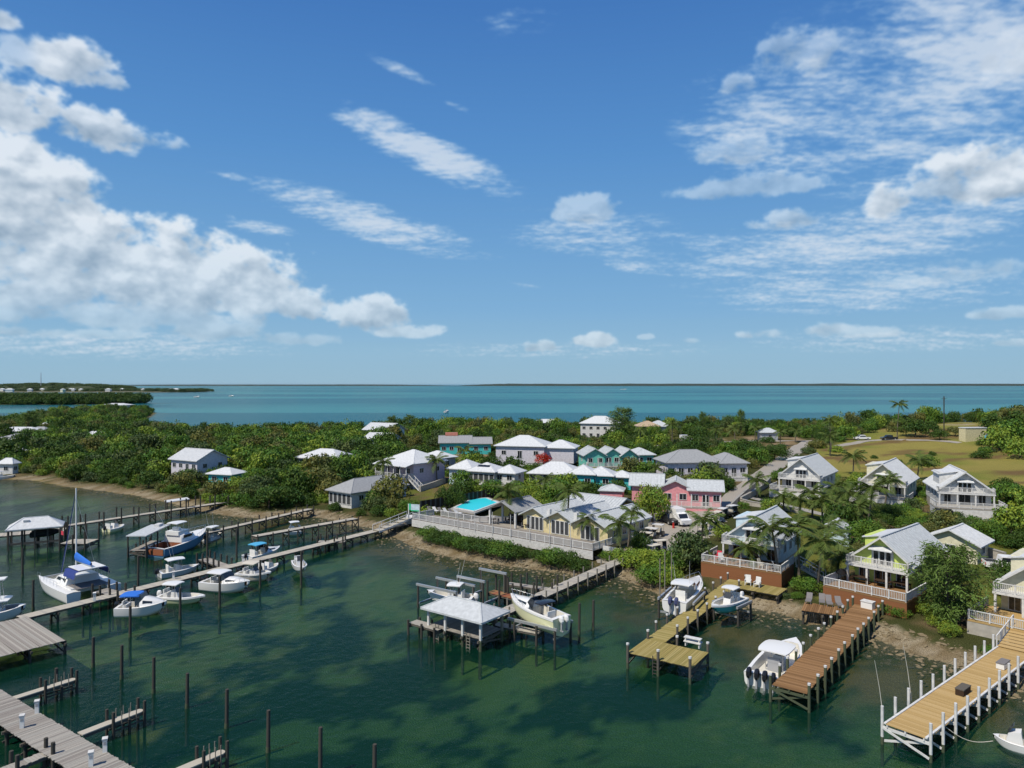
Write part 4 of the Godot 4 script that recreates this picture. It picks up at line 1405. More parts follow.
	jib.tube(Vector3(l * 0.92, 1.6, 0), Vector3(mx + 0.2, 12.2, 0), 0.08, 0.03, 6)
	put(t, "furled_jib", jib, M.canvas_navy)
	for z in [-2.2, 2.2]:
		var sh := MB.new()
		sh.tube(Vector3(mx - 1.0, 1.5, z), Vector3(mx, 11.8, 0), 0.018, 0.018, 4)
		put(t, "shroud", sh, M.alloy)
	var fl := MB.new()
	fl.slab([Vector3(mx + 0.9, 7.0, -1.1), Vector3(mx + 1.6, 7.0, -1.1), Vector3(mx + 1.6, 7.5, -1.1), Vector3(mx + 0.9, 7.5, -1.1)], Vector3(0, 0, 0.02))
	put(t, "courtesy_flag", fl, M.flag_red)
	for x in [0.45, 0.8]:
		var fd := MB.new()
		fd.tube(Vector3(l * x, 0.4, 3.28), Vector3(l * x, 1.1, 3.28), 0.14, 0.14, 7)
		put(t, "fender", fd, M.tyre)
	var wr := MB.new()
	for z in [-3.0, 3.0]:
		var pts := []
		for i in 8:
			var u := lerpf(0.3, 0.97, i / 7.0)
			pts.append(Vector3(u * l, 2.05, z * (0.98 if u < 0.8 else 0.86)))
			wr.tube(pts[-1], pts[-1] - Vector3(0, 0.62, 0), 0.016, 0.016, 4)
		wr.pipe(pts, 0.012, 0.012, 4)
	put(t, "lifeline", wr, M.chrome)

func up(p: Vector3, y: float) -> Vector3:
	return Vector3(p.x, y, p.z)

func boats() -> void:
	catamaran()
	sport_fisher()
	motorboat("white centre console with four black outboards beside the brown dock", at(762, 688), at(796, 653), {"engines": 4, "top": "gelcoat", "top_l": 3.2, "beam": 3.5, "free": 1.05, "seat": "engine_grey", "antenna": false})
	var a := at(674, 612, 1.2)
	var b := at(699, 588, 1.2)
	motorboat("white boat with two navy outboards hoisted on a lift by the L-shaped dock", up(a, 1.35), up(b, 1.35), {"engines": 2, "cowl": "engine_navy", "top": "gelcoat", "top_l": 2.5, "beam": 3.0, "free": 0.95, "cabin": true, "rail": true})
	var d := (b - a).normalized()
	d.y = 0
	var n := Vector3(-d.z, 0, d.x)
	var lf := lift("tall lift beams under the twin navy outboard boat", a + d * 0.8 - n * 0.0, a + d * 5.2, 3.9, 2.1)
	cradle(lf, 4.4, 3.9, 2.1, 0.72)
	for q in [[0.4, 4.6], [2.2, 5.0], [4.8, 4.4]]:
		pole(lf, "guide_post", Vector3(q[0], 1.9, -1.95), q[1], 0.06, M.pile_pale)
	a = at(741, 606, 1.1)
	b = at(712, 619, 1.1)
	motorboat("small white centre console with teal hull hoisted beside the L-shaped dock", up(a, 1.5), up(b, 1.5), {"hull": "hull_teal", "engines": 1, "cowl": "engine_white", "top": "gelcoat", "top_l": 1.6, "beam": 2.1, "free": 0.7, "console_at": 0.42, "antenna": false})
	d = (b - a).normalized()
	d.y = 0
	cradle(lift("lift frame carrying the small teal-hulled boat", a + d * 0.6, a + d * 3.4, 2.9, 1.9), 2.8, 2.9, 1.9, 0.9)
	a = at(562, 637, 1.0)
	b = at(511, 617, 1.0)
	motorboat("cabin boat with pale yellow hull and white outboards on a lift", up(a, 1.45), up(b, 1.45), {"hull": "hull_yellow", "engines": 2, "cowl": "engine_white", "cabin": true, "top": "car_black", "top_l": 1.2, "free": 1.45, "beam": 2.7, "rail": true, "antenna": false})
	motorboat("white centre console on the lift behind the boathouse roof", up(at(474, 610), 0.6), up(at(427, 606), 0.6), {"engines": 1, "cowl": "engine_white", "top": "gelcoat", "top_l": 1.7, "free": 0.9, "beam": 2.4})
	motorboat("white cabin cruiser with bright blue bimini tied to the long pier", at(119, 614), at(167, 613), {"cabin": true, "cuddy": 1.5, "top": "canvas_blue", "top_l": 2.2, "top_name": "bimini", "rail": false, "beam": 2.9, "free": 0.95, "antenna": false, "engines": 1})
	motorboat("centre console with mint green hull and white top at the long pier", at(161, 600), at(205, 603), {"hull": "hull_mint", "top": "gelcoat", "top_l": 2.0, "beam": 2.4, "engines": 1, "cowl": "engine_white", "antenna": false, "console_at": 0.34})
	motorboat("white express cruiser with bow rail at the long pier", at(206, 588), at(250, 593), {"cabin": true, "top": "gelcoat", "top_l": 2.3, "rail": true, "beam": 3.0, "free": 1.05, "engines": 2, "antenna": false})
	motorboat("beige centre console with tan canvas top at the long pier", at(240, 578), at(271, 581), {"hull": "canvas_tan", "top": "canvas_tan", "top_l": 2.0, "beam": 2.5, "free": 0.85, "engines": 1, "antenna": false})
	motorboat("grey inflatable with upturned bow between long pier and beige boat", at(262, 573), at(278, 568), {"hull": "engine_grey", "beam": 1.6, "free": 0.5, "called": "inflatable", "console_at": 0.4, "engines": 1})
	motorboat("white centre console with thin sunshade on the far side of the long pier", at(159, 577), at(199, 570), {"top": "gelcoat", "top_l": 2.3, "beam": 2.5, "engines": 1, "antenna": true})
	motorboat("white runabout with light blue bimini on the far side of the long pier", at(247, 561), at(280, 552), {"top": "canvas_teal", "top_l": 2.2, "top_name": "bimini", "beam": 2.5, "engines": 1, "cabin": true, "antenna": false})
	motorboat("white dinghy hung bow-on above its mooring pile", up(at(297, 570), 0.9), up(at(303, 580), 0.9), {"beam": 1.8, "free": 0.5, "engines": 1, "called": "dinghy", "cowl": "engine_grey"})
	motorboat("small white boat with canopy between the thin pier and raised pier", at(300, 533), at(282, 535), {"top": "gelcoat", "top_l": 1.6, "beam": 2.0, "antenna": false})
	motorboat("white boat under a small sunshade beside the thin grey pier", at(206, 541), at(222, 536), {"top": "gelcoat", "top_l": 2.0, "beam": 2.0, "antenna": true})
	motorboat("cream boat on the pile-lined side of the gazebo pier", at(106, 532), at(124, 528), {"top": "", "beam": 2.2, "hull": "hull_yellow"})
	motorboat("white fishing boat with high tower at the broad grey platform", at(-24, 622), at(26, 617), {"top": "gelcoat", "top_l": 3.0, "beam": 3.2, "free": 1.0, "engines": 2, "inner": "engine_grey"})
	var tb: Node3D = get_child(get_child_count() - 1)
	var tw := MB.new()
	var l := at(-24, 622).distance_to(at(26, 617))
	for x in [-0.5, 0.5]:
		for z in [-0.6, 0.6]:
			tw.tube(Vector3(l * 0.42 + x, 2.3, z), Vector3(l * 0.42 + x * 0.6, 4.4, z * 0.6), 0.03, 0.03, 4)
	put(tb, "tower", tw, M.alloy)
	bx(tb, "tower_top", Vector3(l * 0.42, 4.5, 0), Vector3(1.6, 0.12, 1.3), M.gelcoat)
	motorboat("small white open skiff tied to the white-post dock by a line", at(1036, 753), at(993, 742), {"beam": 1.5, "free": 0.45, "called": "skiff", "engines": 1, "rise": 0.3})
	motorboat("white boat moored off the wooded shore by the edge pier", at(-12, 480), at(16, 478), {"beam": 2.6, "top": "gelcoat"})
	var k := 0
	for q in [[444, 413, 449, "tiny white boat with upright sail-like cabin on the blue sea"], [620, 389.5, 627, "tiny white motor yacht far out on the sea"], [194, 397.5, 200, "tiny white boat off the far village point"], [229, 396.5, 234, "tiny white boat on open water beyond the far village point"]]:
		var s := at(q[0], q[1])
		var e := at(q[2], q[1] + 0.03)
		motorboat(q[3], s, e, {"cabin": true, "top": "gelcoat", "beam": 3.5, "free": 1.6, "cuddy": 2.0, "engines": 1})

# ---------------------------------------------------------------- houses: x along the front, z towards the viewer side, y up from the ground
var cleared := []     # [Vector2, radius] that trees keep off

func clear_at(p: Vector3, r: float) -> void:
	cleared.append([flat(p), r])

func window(t: Node3D, p: Vector3, turn: float, w: float, h: float, bars := 1, frame := "white", pane := "glass") -> void:
	# p is the middle of the opening on the wall face, turn about y (0 faces +z)
	var e := Node3D.new()
	e.name = "window"
	t.add_child(e, true)
	e.transform = Transform3D(Basis(Vector3.UP, turn), p)
	var mb := MB.new()
	var k := 0.09
	for s in [-1, 1]:
		mb.box(Vector3(s * (w / 2), 0, 0.03), Vector3(k, h + k, 0.1))
		mb.box(Vector3(0, s * (h / 2), 0.03), Vector3(w, k, 0.1))
	for i in bars:
		mb.box(Vector3(-w / 2 + w * (i + 1) / (bars + 1), 0, 0.025), Vector3(0.06, h - k, 0.07))
	put(e, "frame", mb, M[frame])
	bx(e, "pane", Vector3(0, 0, 0.012), Vector3(w, h, 0.02), M[pane])

func door(t: Node3D, p: Vector3, turn: float, w: float, h: float, leaf := "white") -> void:
	var e := bx(t, "door", p + Basis(Vector3.UP, turn) * Vector3(0, h / 2, 0.02), Vector3(w, h, 0.06), M[leaf], Basis(Vector3.UP, turn))

func rail(t: Node3D, pts: Array, h := 1.0, m := "white", called := "railing") -> void:
	for i in pts.size() - 1:
		var mb := MB.new()
		var a: Vector3 = pts[i]
		var b: Vector3 = pts[i + 1]
		var l := a.distance_to(b)
		var n := maxi(1, int(round(l / 1.7)))
		for k in n + 1:
			var q := a.lerp(b, k / float(n))
			mb.box(q + Vector3(0, h / 2 + 0.04, 0), Vector3(0.13, h + 0.08, 0.13))
		mb.bar(a + Vector3(0, h, 0), b + Vector3(0, h, 0), 0.14, 0.07)
		mb.bar(a + Vector3(0, 0.14, 0), b + Vector3(0, 0.14, 0), 0.06, 0.07)
		for k in int(l / 0.17):
			var q := a.lerp(b, (k + 0.5) / int(l / 0.17))
			mb.box(q + Vector3(0, h * 0.55, 0), Vector3(0.05, h * 0.82, 0.05))
		put(t, called, mb, M[m])

func stairs(t: Node3D, a: Vector3, b: Vector3, w: float, tread: String, side: String, least := 2) -> void:
	# from the upper edge a down to b
	var n := maxi(least, int(absf(a.y - b.y) / 0.19))
	var run := Vector3(b.x - a.x, 0, b.z - a.z)
	var d := run.normalized()
	var bas := Basis(d, Vector3.UP, d.cross(Vector3.UP))
	for i in n:
		var f := (i + 0.5) / n
		bx(t, "step", a.lerp(b, f), Vector3(run.length() / n - 0.04, 0.06, w), M[tread], bas)
	for s in [-1, 1]:
		var o: Vector3 = bas.z * (s * w / 2)
		var mb := MB.new()
		mb.bar(a + o - Vector3(0, 0.1, 0), b + o - Vector3(0, 0.1, 0), 0.07, 0.28)
		mb.bar(a + o + Vector3(0, 0.95, 0), b + o + Vector3(0, 0.95, 0), 0.09, 0.08)
		for i in 5:
			mb.box(a.lerp(b, i / 4.0) + o + Vector3(0, 0.45, 0), Vector3(0.09, 1.0, 0.09))
		put(t, "stair_rail", mb, M[side])

func gable_roof(t: Node3D, x0: float, x1: float, z0: float, z1: float, y: float, rise: float, m: String, along_z := true, ribs := true) -> void:
	# each slope is a part of its own; ridge along z, or along x
	var ax := (x0 + x1) / 2
	var az := (z0 + z1) / 2
	for s in [-1, 1]:
		var mb := MB.new()
		var th := Vector3(0, 0.16, 0)
		var e := x0 if s < 0 else x1
		var f := z0 if s < 0 else z1
		var p: Array
		if along_z:
			p = [Vector3(ax, y + rise, z0), Vector3(ax, y + rise, z1), Vector3(e, y, z1), Vector3(e, y, z0)]
		else:
			p = [Vector3(x0, y + rise, az), Vector3(x1, y + rise, az), Vector3(x1, y, f), Vector3(x0, y, f)]
		mb.slab(p, th)
		if ribs:
			var l := (z1 - z0) if along_z else (x1 - x0)
			for k in int(l / 0.6) + 1:
				var u := minf(k * 0.6 / l, 0.995)
				mb.bar(p[0].lerp(p[1], u) + th * 0.1, p[3].lerp(p[2], u) + th * 0.1, 0.05, 0.07)
		put(t, "roof_slope", mb, M[m])
	var rc := MB.new()
	if along_z:
		rc.box(Vector3(ax, y + rise + 0.02, az), Vector3(0.3, 0.08, z1 - z0 + 0.02))
	else:
		rc.box(Vector3(ax, y + rise + 0.02, az), Vector3(x1 - x0 + 0.02, 0.08, 0.3))
	put(t, "ridge_cap", rc, M[m])

func gable_wall(t: Node3D, x0: float, x1: float, z0: float, z1: float, y: float, rise: float, m: String, along_z := true) -> void:
	var mb := MB.new()
	var ax := (x0 + x1) / 2
	var az := (z0 + z1) / 2
	if along_z:
		mb.slab([Vector3(x0, y, z1), Vector3(x1, y, z1), Vector3(ax, y + rise, z1)], Vector3(0, 0, z1 - z0))
	else:
		mb.slab([Vector3(x1, y, z0), Vector3(x1, y, z1), Vector3(x1, y + rise, az)], Vector3(x1 - x0, 0, 0))
	put(t, "gable", mb, M[m])

# v: [x0, x1, z0, z1, y0, y1, wall, roof kind ("hip", "gable", "gable_x", "flat"), rise, roof material, front windows, side windows]
func house(called: String, label: String, px: float, py: float, turn: float, vols: Array, o := {}) -> Node3D:
	var p := land(px, py)
	var t := thing(called, label, o.get("category", "house"), p, deg_to_rad(turn), o.get("group", ""))
	var reach := 0.0
	for v in vols:
		var w: float = v[1] - v[0]
		var d: float = v[3] - v[2]
		reach = maxf(reach, maxf(absf(v[0]), absf(v[1])))
		bx(t, "wall", Vector3((v[0] + v[1]) / 2.0, (v[4] + v[5]) / 2.0 - 0.6, (v[2] + v[3]) / 2.0), Vector3(w, v[5] - v[4] + 1.2 if v[4] < 0.5 else v[5] - v[4] + 1.2, d), M[v[6]])
		var ov: float = o.get("eaves", 0.6)
		if v[7] == "hip":
			var mb := MB.new()
			hip(mb, v[0] - ov, v[1] + ov, v[2] - ov, v[3] + ov, v[5] + 0.05, v[8])
			put(t, "roof", mb, M[v[9]])
		elif v[7] == "gable":
			gable_wall(t, v[0], v[1], v[2], v[3], v[5], v[8], v[6])
			gable_roof(t, v[0] - ov, v[1] + ov, v[2] - ov, v[3] + ov, v[5] + 0.12 - v[8] * ov / (w / 2), v[8] * (1.0 + ov / (w / 2)), v[9])
		elif v[7] == "gable_x":
			gable_wall(t, v[0], v[1], v[2], v[3], v[5], v[8], v[6], false)
			gable_roof(t, v[0] - ov, v[1] + ov, v[2] - ov, v[3] + ov, v[5] + 0.12 - v[8] * ov / (d / 2), v[8] * (1.0 + ov / (d / 2)), v[9], false)
		elif v[7] == "flat":
			bx(t, "roof", Vector3((v[0] + v[1]) / 2.0, v[5] + 0.12, (v[2] + v[3]) / 2.0), Vector3(w + ov, 0.22, d + ov), M[v[9]])
		var storeys := maxi(1, int((v[5] - v[4]) / 2.6))
		for f in storeys:
			var y: float = v[4] + 1.55 + f * 2.8
			if v[5] - v[4] < 2.2:
				y = (v[4] + v[5]) / 2.0
			var nf: int = v[10]
			for i in nf:
				var x: float = v[0] + w * (i + 0.5) / nf
				if f == 0 and i == nf / 2 and nf > 2 and o.get("door", true):
					window(t, Vector3(x, v[4] + 1.05, v[3]), 0.0, 1.2, 2.1, 1)
				else:
					window(t, Vector3(x, y, v[3]), 0.0, minf(1.3, w / nf * 0.6), 1.15, 1)
			var ns: int = v[11]
			for i in ns:
				var z: float = v[2] + d * (i + 0.5) / ns
				window(t, Vector3(v[1], y, z), PI / 2, minf(1.2, d / ns * 0.6), 1.1, 1)
				window(t, Vector3(v[0], y, z), -PI / 2, minf(1.2, d / ns * 0.6), 1.1, 1)
	var cl: float = o.get("clear", 1.0)
	for v in vols:
		if o.get("view", 0.0) > 0.0:
			clear_at(t.to_global(Vector3((v[0] + v[1]) / 2.0, 0, o.view)), o.view)
		var nx := maxi(1, int((v[1] - v[0]) / 3.0))
		var nz := maxi(1, int((v[3] - v[2]) / 3.0))
		for i in nx + 1:
			for j in nz + 1:
				clear_at(t.to_global(Vector3(lerpf(v[0], v[1], i / float(nx)), 0, lerpf(v[2], v[3], j / float(nz)))), 1.5 * cl)
	return t

func porch(t: Node3D, x0: float, x1: float, z0: float, z1: float, y: float, h: float, roof := "", cols := 4, floor_mat := "grey_plank_b", skirt := "white", rails := true) -> void:
	bx(t, "porch_floor", Vector3((x0 + x1) / 2, y - 0.08, (z0 + z1) / 2), Vector3(x1 - x0, 0.16, z1 - z0), M[floor_mat])
	bx(t, "porch_skirt", Vector3((x0 + x1) / 2, y / 2 - 0.68, z1 - 0.1), Vector3(x1 - x0 - 0.1, y + 1.2, 0.1), M[skirt])
	for k in cols:
		var x := lerpf(x0 + 0.15, x1 - 0.15, k / float(maxi(cols - 1, 1)))
		bx(t, "column", Vector3(x, y + h / 2, z1 - 0.15), Vector3(0.18, h, 0.18), M.white)
	if rails:
		rail(t, [Vector3(x0 + 0.1, y, z0), Vector3(x0 + 0.1, y, z1 - 0.12), Vector3(x1 - 0.1, y, z1 - 0.12), Vector3(x1 - 0.1, y, z0)])
	if roof:
		var mb := MB.new()
		mb.slab([Vector3(x0 - 0.3, y + h + 0.75, z0), Vector3(x1 + 0.3, y + h + 0.75, z0), Vector3(x1 + 0.3, y + h + 0.05, z1 + 0.4), Vector3(x0 - 0.3, y + h + 0.05, z1 + 0.4)], Vector3(0, 0.14, 0))
		put(t, "porch_roof", mb, M[roof])

# a steep gable-fronted house with balcony, porch and terrace. front: middle of the gable wall, floor/eave/ridge heights above the sea
func gable_house(label: String, front: Vector3, turn: float, k: Dictionary) -> Node3D:
	var g: float = k.ground
	var t := thing("gable_house", label, "house", Vector3(front.x, g, front.z), deg_to_rad(turn))
	var w: float = k.w
	var l: float = k.l
	var fy: float = k.floor - g
	var ey: float = k.eave - g
	var ry: float = k.ridge - g
	var hw := w / 2
	var wall: String = k.wall
	var mid: float = fy + k.get("storey", 2.15)
	bx(t, "foundation", Vector3(0, fy / 2 - 0.6, -l / 2 + 0.2), Vector3(w - 0.1, fy + 1.2, l - 0.8), M[k.get("base", "stone")])
	bx(t, "wall", Vector3(0, (fy + ey) / 2, -l / 2), Vector3(w, ey - fy, l - 0.6), M[wall])
	gable_wall(t, -hw, hw, -l + 0.3, -0.3, ey, ry - ey, wall)
	var sl := (ry - ey) / hw
	gable_roof(t, -hw - 0.5, hw + 0.5, -l - 0.2, 0.45, ey + 0.14 - sl * 0.5, (ry - ey) + sl * 0.5, k.get("roof", "roof_pale"))
	# bargeboards on the gable
	for s in [-1, 1]:
		var bb := MB.new()
		bb.bar(Vector3(s * (hw + 0.5), ey - sl * 0.5 - 0.05, 0.5), Vector3(0, ry + 0.0, 0.5), 0.05, 0.15)
		put(t, "bargeboard", bb, M.white)
	# shed dormer on the left slope
	if k.get("dormer", true):
		var dx := -hw * 0.86
		var dy := ry - 0.35
		bx(t, "dormer_wall", Vector3(dx * 0.62, (ey + dy) / 2, -l * 0.42), Vector3(hw * 0.7, dy - ey - 0.1, l * 0.44), M[wall])
		var dr := MB.new()
		dr.slab([Vector3(-0.1, ry + 0.05, -l * 0.42 - l * 0.24), Vector3(-0.1, ry + 0.05, -l * 0.42 + l * 0.24), Vector3(dx - 0.35, dy - 0.25, -l * 0.42 + l * 0.24), Vector3(dx - 0.35, dy - 0.25, -l * 0.42 - l * 0.24)], Vector3(0, 0.14, 0))
		put(t, "dormer_roof", dr, M.roof_white)
	# upper french doors under a small awning roof
	var dw: float = k.get("doors", 2.1)
	bx(t, "door_recess", Vector3(0, mid + 0.95, -0.26), Vector3(dw + 0.3, 1.9, 0.1), M.white)
	for i in 3:
		window(t, Vector3((i - 1) * dw / 3.0, mid + 0.95, -0.21), 0.0, dw / 3.0 - 0.1, 1.75, 0)
	var aw := MB.new()
	aw.slab([Vector3(-dw * 0.55, mid + 2.2, -0.28), Vector3(dw * 0.55, mid + 2.2, -0.28), Vector3(dw * 0.62, mid + 1.88, 0.62), Vector3(-dw * 0.62, mid + 1.88, 0.62)], Vector3(0, 0.1, 0.02))
	put(t, "awning_roof", aw, M.roof_white)
	# ground floor openings behind the porch
	for q in k.get("openings", [[-0.33, 1.1], [0.0, 1.8], [0.33, 1.1]]):
		window(t, Vector3(q[0] * w, fy + 0.95, -0.3), 0.0, q[1], 1.7, 1)
	for i in 3:
		window(t, Vector3(hw, fy + 1.5, -l * (0.22 + 0.25 * i)), PI / 2, 1.0, 1.1, 1)
		window(t, Vector3(-hw, fy + 1.5, -l * (0.22 + 0.25 * i)), -PI / 2, 1.0, 1.1, 1)
	# balcony on columns
	var bd: float = k.get("balcony", 1.9)
	bx(t, "balcony_floor", Vector3(0, mid - 0.1, bd / 2 - 0.3), Vector3(w + 0.7, 0.22, bd), M.white)
	rail(t, [Vector3(-hw - 0.25, mid, -0.3), Vector3(-hw - 0.25, mid, bd - 0.42), Vector3(hw + 0.25, mid, bd - 0.42), Vector3(hw + 0.25, mid, -0.3)], 0.95, "white", "balcony_railing")
	for i in 4:
		bx(t, "column", Vector3(lerpf(-hw - 0.1, hw + 0.1, i / 3.0), (fy + mid) / 2 - 0.1, bd - 0.45), Vector3(0.22, mid - fy - 0.2, 0.22), M.white)
	# terrace
	var td: float = k.get("terrace", 3.6)
	var t0: float = k.get("terrace_x0", -hw - 1.3)
	var t1: float = k.get("terrace_x1", hw + 1.3)
	if td > 0.0:
		var ze := bd + td
		var tb := MB.new()
		tb.box(Vector3((t0 + t1) / 2, fy - 0.08, ze / 2 - 0.4), Vector3(t1 - t0, 0.16, ze + 0.8))
		put(t, "terrace_floor", tb, M[k.get("deck", "brown_plank")])
		var sk: String = k.get("skirt", "cedar")
		var n := maxi(3, int(fy / 0.28))
		for side in [[Vector3((t0 + t1) / 2, 0, ze - 0.06), Vector3(t1 - t0, 0, 0.06)], [Vector3(t0 + 0.06, 0, ze / 2 - 0.4), Vector3(0.06, 0, ze + 0.6)], [Vector3(t1 - 0.06, 0, ze / 2 - 0.4), Vector3(0.06, 0, ze + 0.6)]]:
			if sk == "stone" or sk == "white":
				bx(t, "skirt_wall", side[0] + Vector3(0, fy / 2 - 0.68, 0), Vector3(side[1].x, fy + 1.2, side[1].z), M[sk])
			else:
				bx(t, "skirt_backing", side[0] + Vector3(0, fy / 2 - 0.75, 0) * 1.0, Vector3(maxf(side[1].x - 0.04, 0.03), fy + 1.1, maxf(side[1].z - 0.04, 0.03)), M[sk])
				for i in n + 3:
					bx(t, "skirt_board", side[0] + Vector3(0, fy - 0.3 - i * fy / n, 0), Vector3(side[1].x, fy / n - 0.025, side[1].z), M[sk])
		rail(t, [Vector3(t0 + 0.1, fy, -0.6), Vector3(t0 + 0.1, fy, ze - 0.1), Vector3(t1 - 0.1, fy, ze - 0.1), Vector3(t1 - 0.1, fy, -0.6)], 0.95, "white", "terrace_railing")
	clear_at(t.to_global(Vector3(0, 0, -l * 0.7)), w * 0.6)
	clear_at(t.to_global(Vector3(0, 0, -l * 0.25)), w * 0.8)
	clear_at(t.to_global(Vector3(0, 0, bd + td * 0.5)), w * 0.6)
	clear_at(t.to_global(Vector3(-w * 0.3, 0, bd + td)), w * 0.5)
	clear_at(t.to_global(Vector3(w * 0.3, 0, bd + td)), w * 0.5)
	return t

func patio_set(p: Vector3, turn: float, label: String) -> void:
	var t := thing("patio_set", label, "table", p, turn)
	bx(t, "table_top", Vector3(0, 0.74, 0), Vector3(1.8, 0.05, 0.9), M.dark_wood)
	for x in [-0.8, 0.8]:
		for z in [-0.35, 0.35]:
			bx(t, "leg", Vector3(x, 0.36, z), Vector3(0.07, 0.72, 0.07), M.dark_wood)

func chair(p: Vector3, turn: float, m: String, label: String, group := "") -> void:
	var t := thing("armchair", label, "chair", p, turn, group)
	bx(t, "seat", Vector3(0, 0.4, 0.05), Vector3(0.62, 0.08, 0.6), M[m])
	bx(t, "backrest", Vector3(0, 0.78, -0.3), Vector3(0.62, 0.8, 0.07), M[m], Basis(Vector3.RIGHT, -0.3))
	for x in [-0.33, 0.33]:
		bx(t, "armrest", Vector3(x, 0.62, 0.02), Vector3(0.1, 0.05, 0.72), M[m])
		for z in [-0.22, 0.3]:
			bx(t, "leg", Vector3(x, 0.3, z), Vector3(0.07, 0.6, 0.07), M[m])

func houses() -> void:
	var h := gable_house("lime yellow gable house with pale metal roof above the brown dock", Vector3(43.2, 0, -83.1), -48, {"ground": 1.2, "w": 6.3, "l": 11.6, "floor": 2.6, "eave": 5.55, "ridge": 8.05, "wall": "lime", "roof": "roof_pale", "terrace": 3.6, "terrace_x0": -4.4, "terrace_x1": 4.6})
	for q in [[-1.9, 1.9], [0.6, 1.7], [2.4, 1.2]]:
		patio_set(h.to_global(Vector3(q[0], 1.4, q[1] - 0.6)), deg_to_rad(-48), ["dark dining table under the lime house balcony by the grill", "dark dining table under the middle of the lime house balcony", "dark dining table at the tree end of the lime house porch"][[-1.9, 0.6, 2.4].find(q[0])])
	var gr := thing("kettle_grill", "black round kettle grill in the terrace corner of the lime house", "grill", h.to_global(Vector3(-3.7, 1.4, 2.2)))
	var gm := MB.new()
	for q in [[0.7, 0.15, 1.0, 0.62], [1.0, 0.62, 1.25, 0.55], [1.25, 0.55, 1.5, 0.12]]:
		gm.tube(Vector3(0, q[0], 0), Vector3(0, q[2], 0), q[1], q[3], 12)
	put(gr, "bowl", gm, M.car_black)
	for a in 3:
		bx(gr, "leg", Vector3(cos(a * 2.1) * 0.35, 0.38, sin(a * 2.1) * 0.35), Vector3(0.05, 0.76, 0.05), M.car_black)
	# annex of the lime house behind it
	house("garden_annex", "white-roofed annex with cream gable behind the lime house", 950, 560, -48, [[-3.2, 3.2, -5.0, 0, 0, 2.6, "pale_cream", "gable", 1.5, "roof_white", 1, 1]], {"category": "building"})
	h = gable_house("pale blue gable house on a red cedar skirted terrace", Vector3(31.9, 0, -94.0), -36, {"ground": 1.3, "w": 6.8, "l": 10.6, "floor": 2.8, "eave": 5.7, "ridge": 8.3, "wall": "sky_blue", "roof": "roof_pale", "terrace": 3.2, "terrace_x0": -5.2, "terrace_x1": 5.0})
	stairs(h, Vector3(5.3, 1.5, -1.0), Vector3(8.6, 0.1, -1.0), 1.2, "grey_plank_b", "white")
	patio_set(h.to_global(Vector3(-2.6, 1.5, 2.6)), deg_to_rad(-36), "dark table among seats on the blue house terrace")
	var pb := ["flag_red", "white", "canvas_tan", "white"]
	for i in 4:
		chair(h.to_global(Vector3([-3.6, -2.9, 2.2, 4.0][i], 1.5, [3.0, 3.9, 3.8, 4.0][i])), deg_to_rad(-36 + i * 40), pb[i], ["red armchair on the blue house terrace", "white armchair on the blue house terrace beside the red one", "tan armchair on the blue house terrace under the palm", "white armchair in the stair corner of the blue house terrace"][i])
	chair(at(748, 585, 1.5), -0.4, "white", "white armchair on the low timber terrace below the blue house, dock side")
	chair(at(757.5, 587, 1.5), -0.7, "white", "white armchair on the low timber terrace below the blue house, stair side")
	gable_house("white gable house with brown storage under its deck by the lane", Vector3(59.5, 0, -146.5), -37, {"ground": 3.2, "w": 7.6, "l": 13, "floor": 4.4, "eave": 7.4, "ridge": 10.6, "wall": "white", "roof": "roof_pale", "terrace": 2.4, "deck": "grey_plank_b", "skirt": "white"})
	gable_house("cream gable house between the two white gable houses", Vector3(72.8, 0, -139.5), -38, {"ground": 3.2, "w": 7.8, "l": 13, "floor": 4.2, "eave": 6.9, "ridge": 10.3, "wall": "pale_cream", "roof": "roof_white", "terrace": 2.4, "deck": "grey_plank_b", "skirt": "white"})
	gable_house("white gable house with broad two level deck and dark carport", Vector3(79.4, 0, -124.6), -20, {"ground": 3.2, "w": 8.0, "l": 11.5, "floor": 4.8, "eave": 7.5, "ridge": 10.5, "wall": "white", "roof": "roof_white", "terrace": 2.8, "deck": "grey_plank_b", "skirt": "white", "balcony": 1.4})
	h = gable_house("cream gable house with white railings and steps to the white-post dock", Vector3(53.6, 0, -72.0), -48, {"ground": 0.9, "w": 7.0, "l": 11, "floor": 2.35, "eave": 5.4, "ridge": 8.2, "wall": "pale_cream", "roof": "roof_white", "terrace": 4.2, "terrace_x0": -4.9, "terrace_x1": 4.5, "skirt": "stone", "deck": "gold_plank"})
	# steps from the white-post dock up to that terrace
	var st := thing("dock_steps", "broad white-sided steps between the tan dock and the cream house", "steps", Vector3.ZERO)
	stairs(st, at(1030, 628, 2.35), at(1014, 650, 1.66), 2.7, "gold_plank_b", "white", 8)
	# shed between the blue and lime houses
	house("garden_shed", "small pale blue shed with white gable roof among palms", 836, 545, -30, [[-1.7, 1.7, -3.4, 0, 0, 2.3, "sky_blue", "gable", 1.0, "roof_pale", 0, 0]], {"category": "shed", "eaves": 0.25})
	# ---- cottages of the village
	h = house("villa", "lavender and coral villa with white roof at the wooded shore", 184, 481, -30, [[-5.2, 5.2, -9.0, 0, 2.4, 5.6, "pale_lavender", "gable_x", 2.2, "roof_white", 4, 2], [-5.0, 5.0, -8.8, -0.1, 0, 2.3, "coral", "none", 0, "", 4, 2]], {"view": 4.5})
	h = house("cottage", "little turquoise cottage with white hipped roof behind the shore rocks", 220, 487.5, -18, [[-3.3, 3.3, -5.0, 0, 0.5, 3.2, "turquoise", "hip", 1.3, "roof_white", 2, 1]], {"view": 4.5})
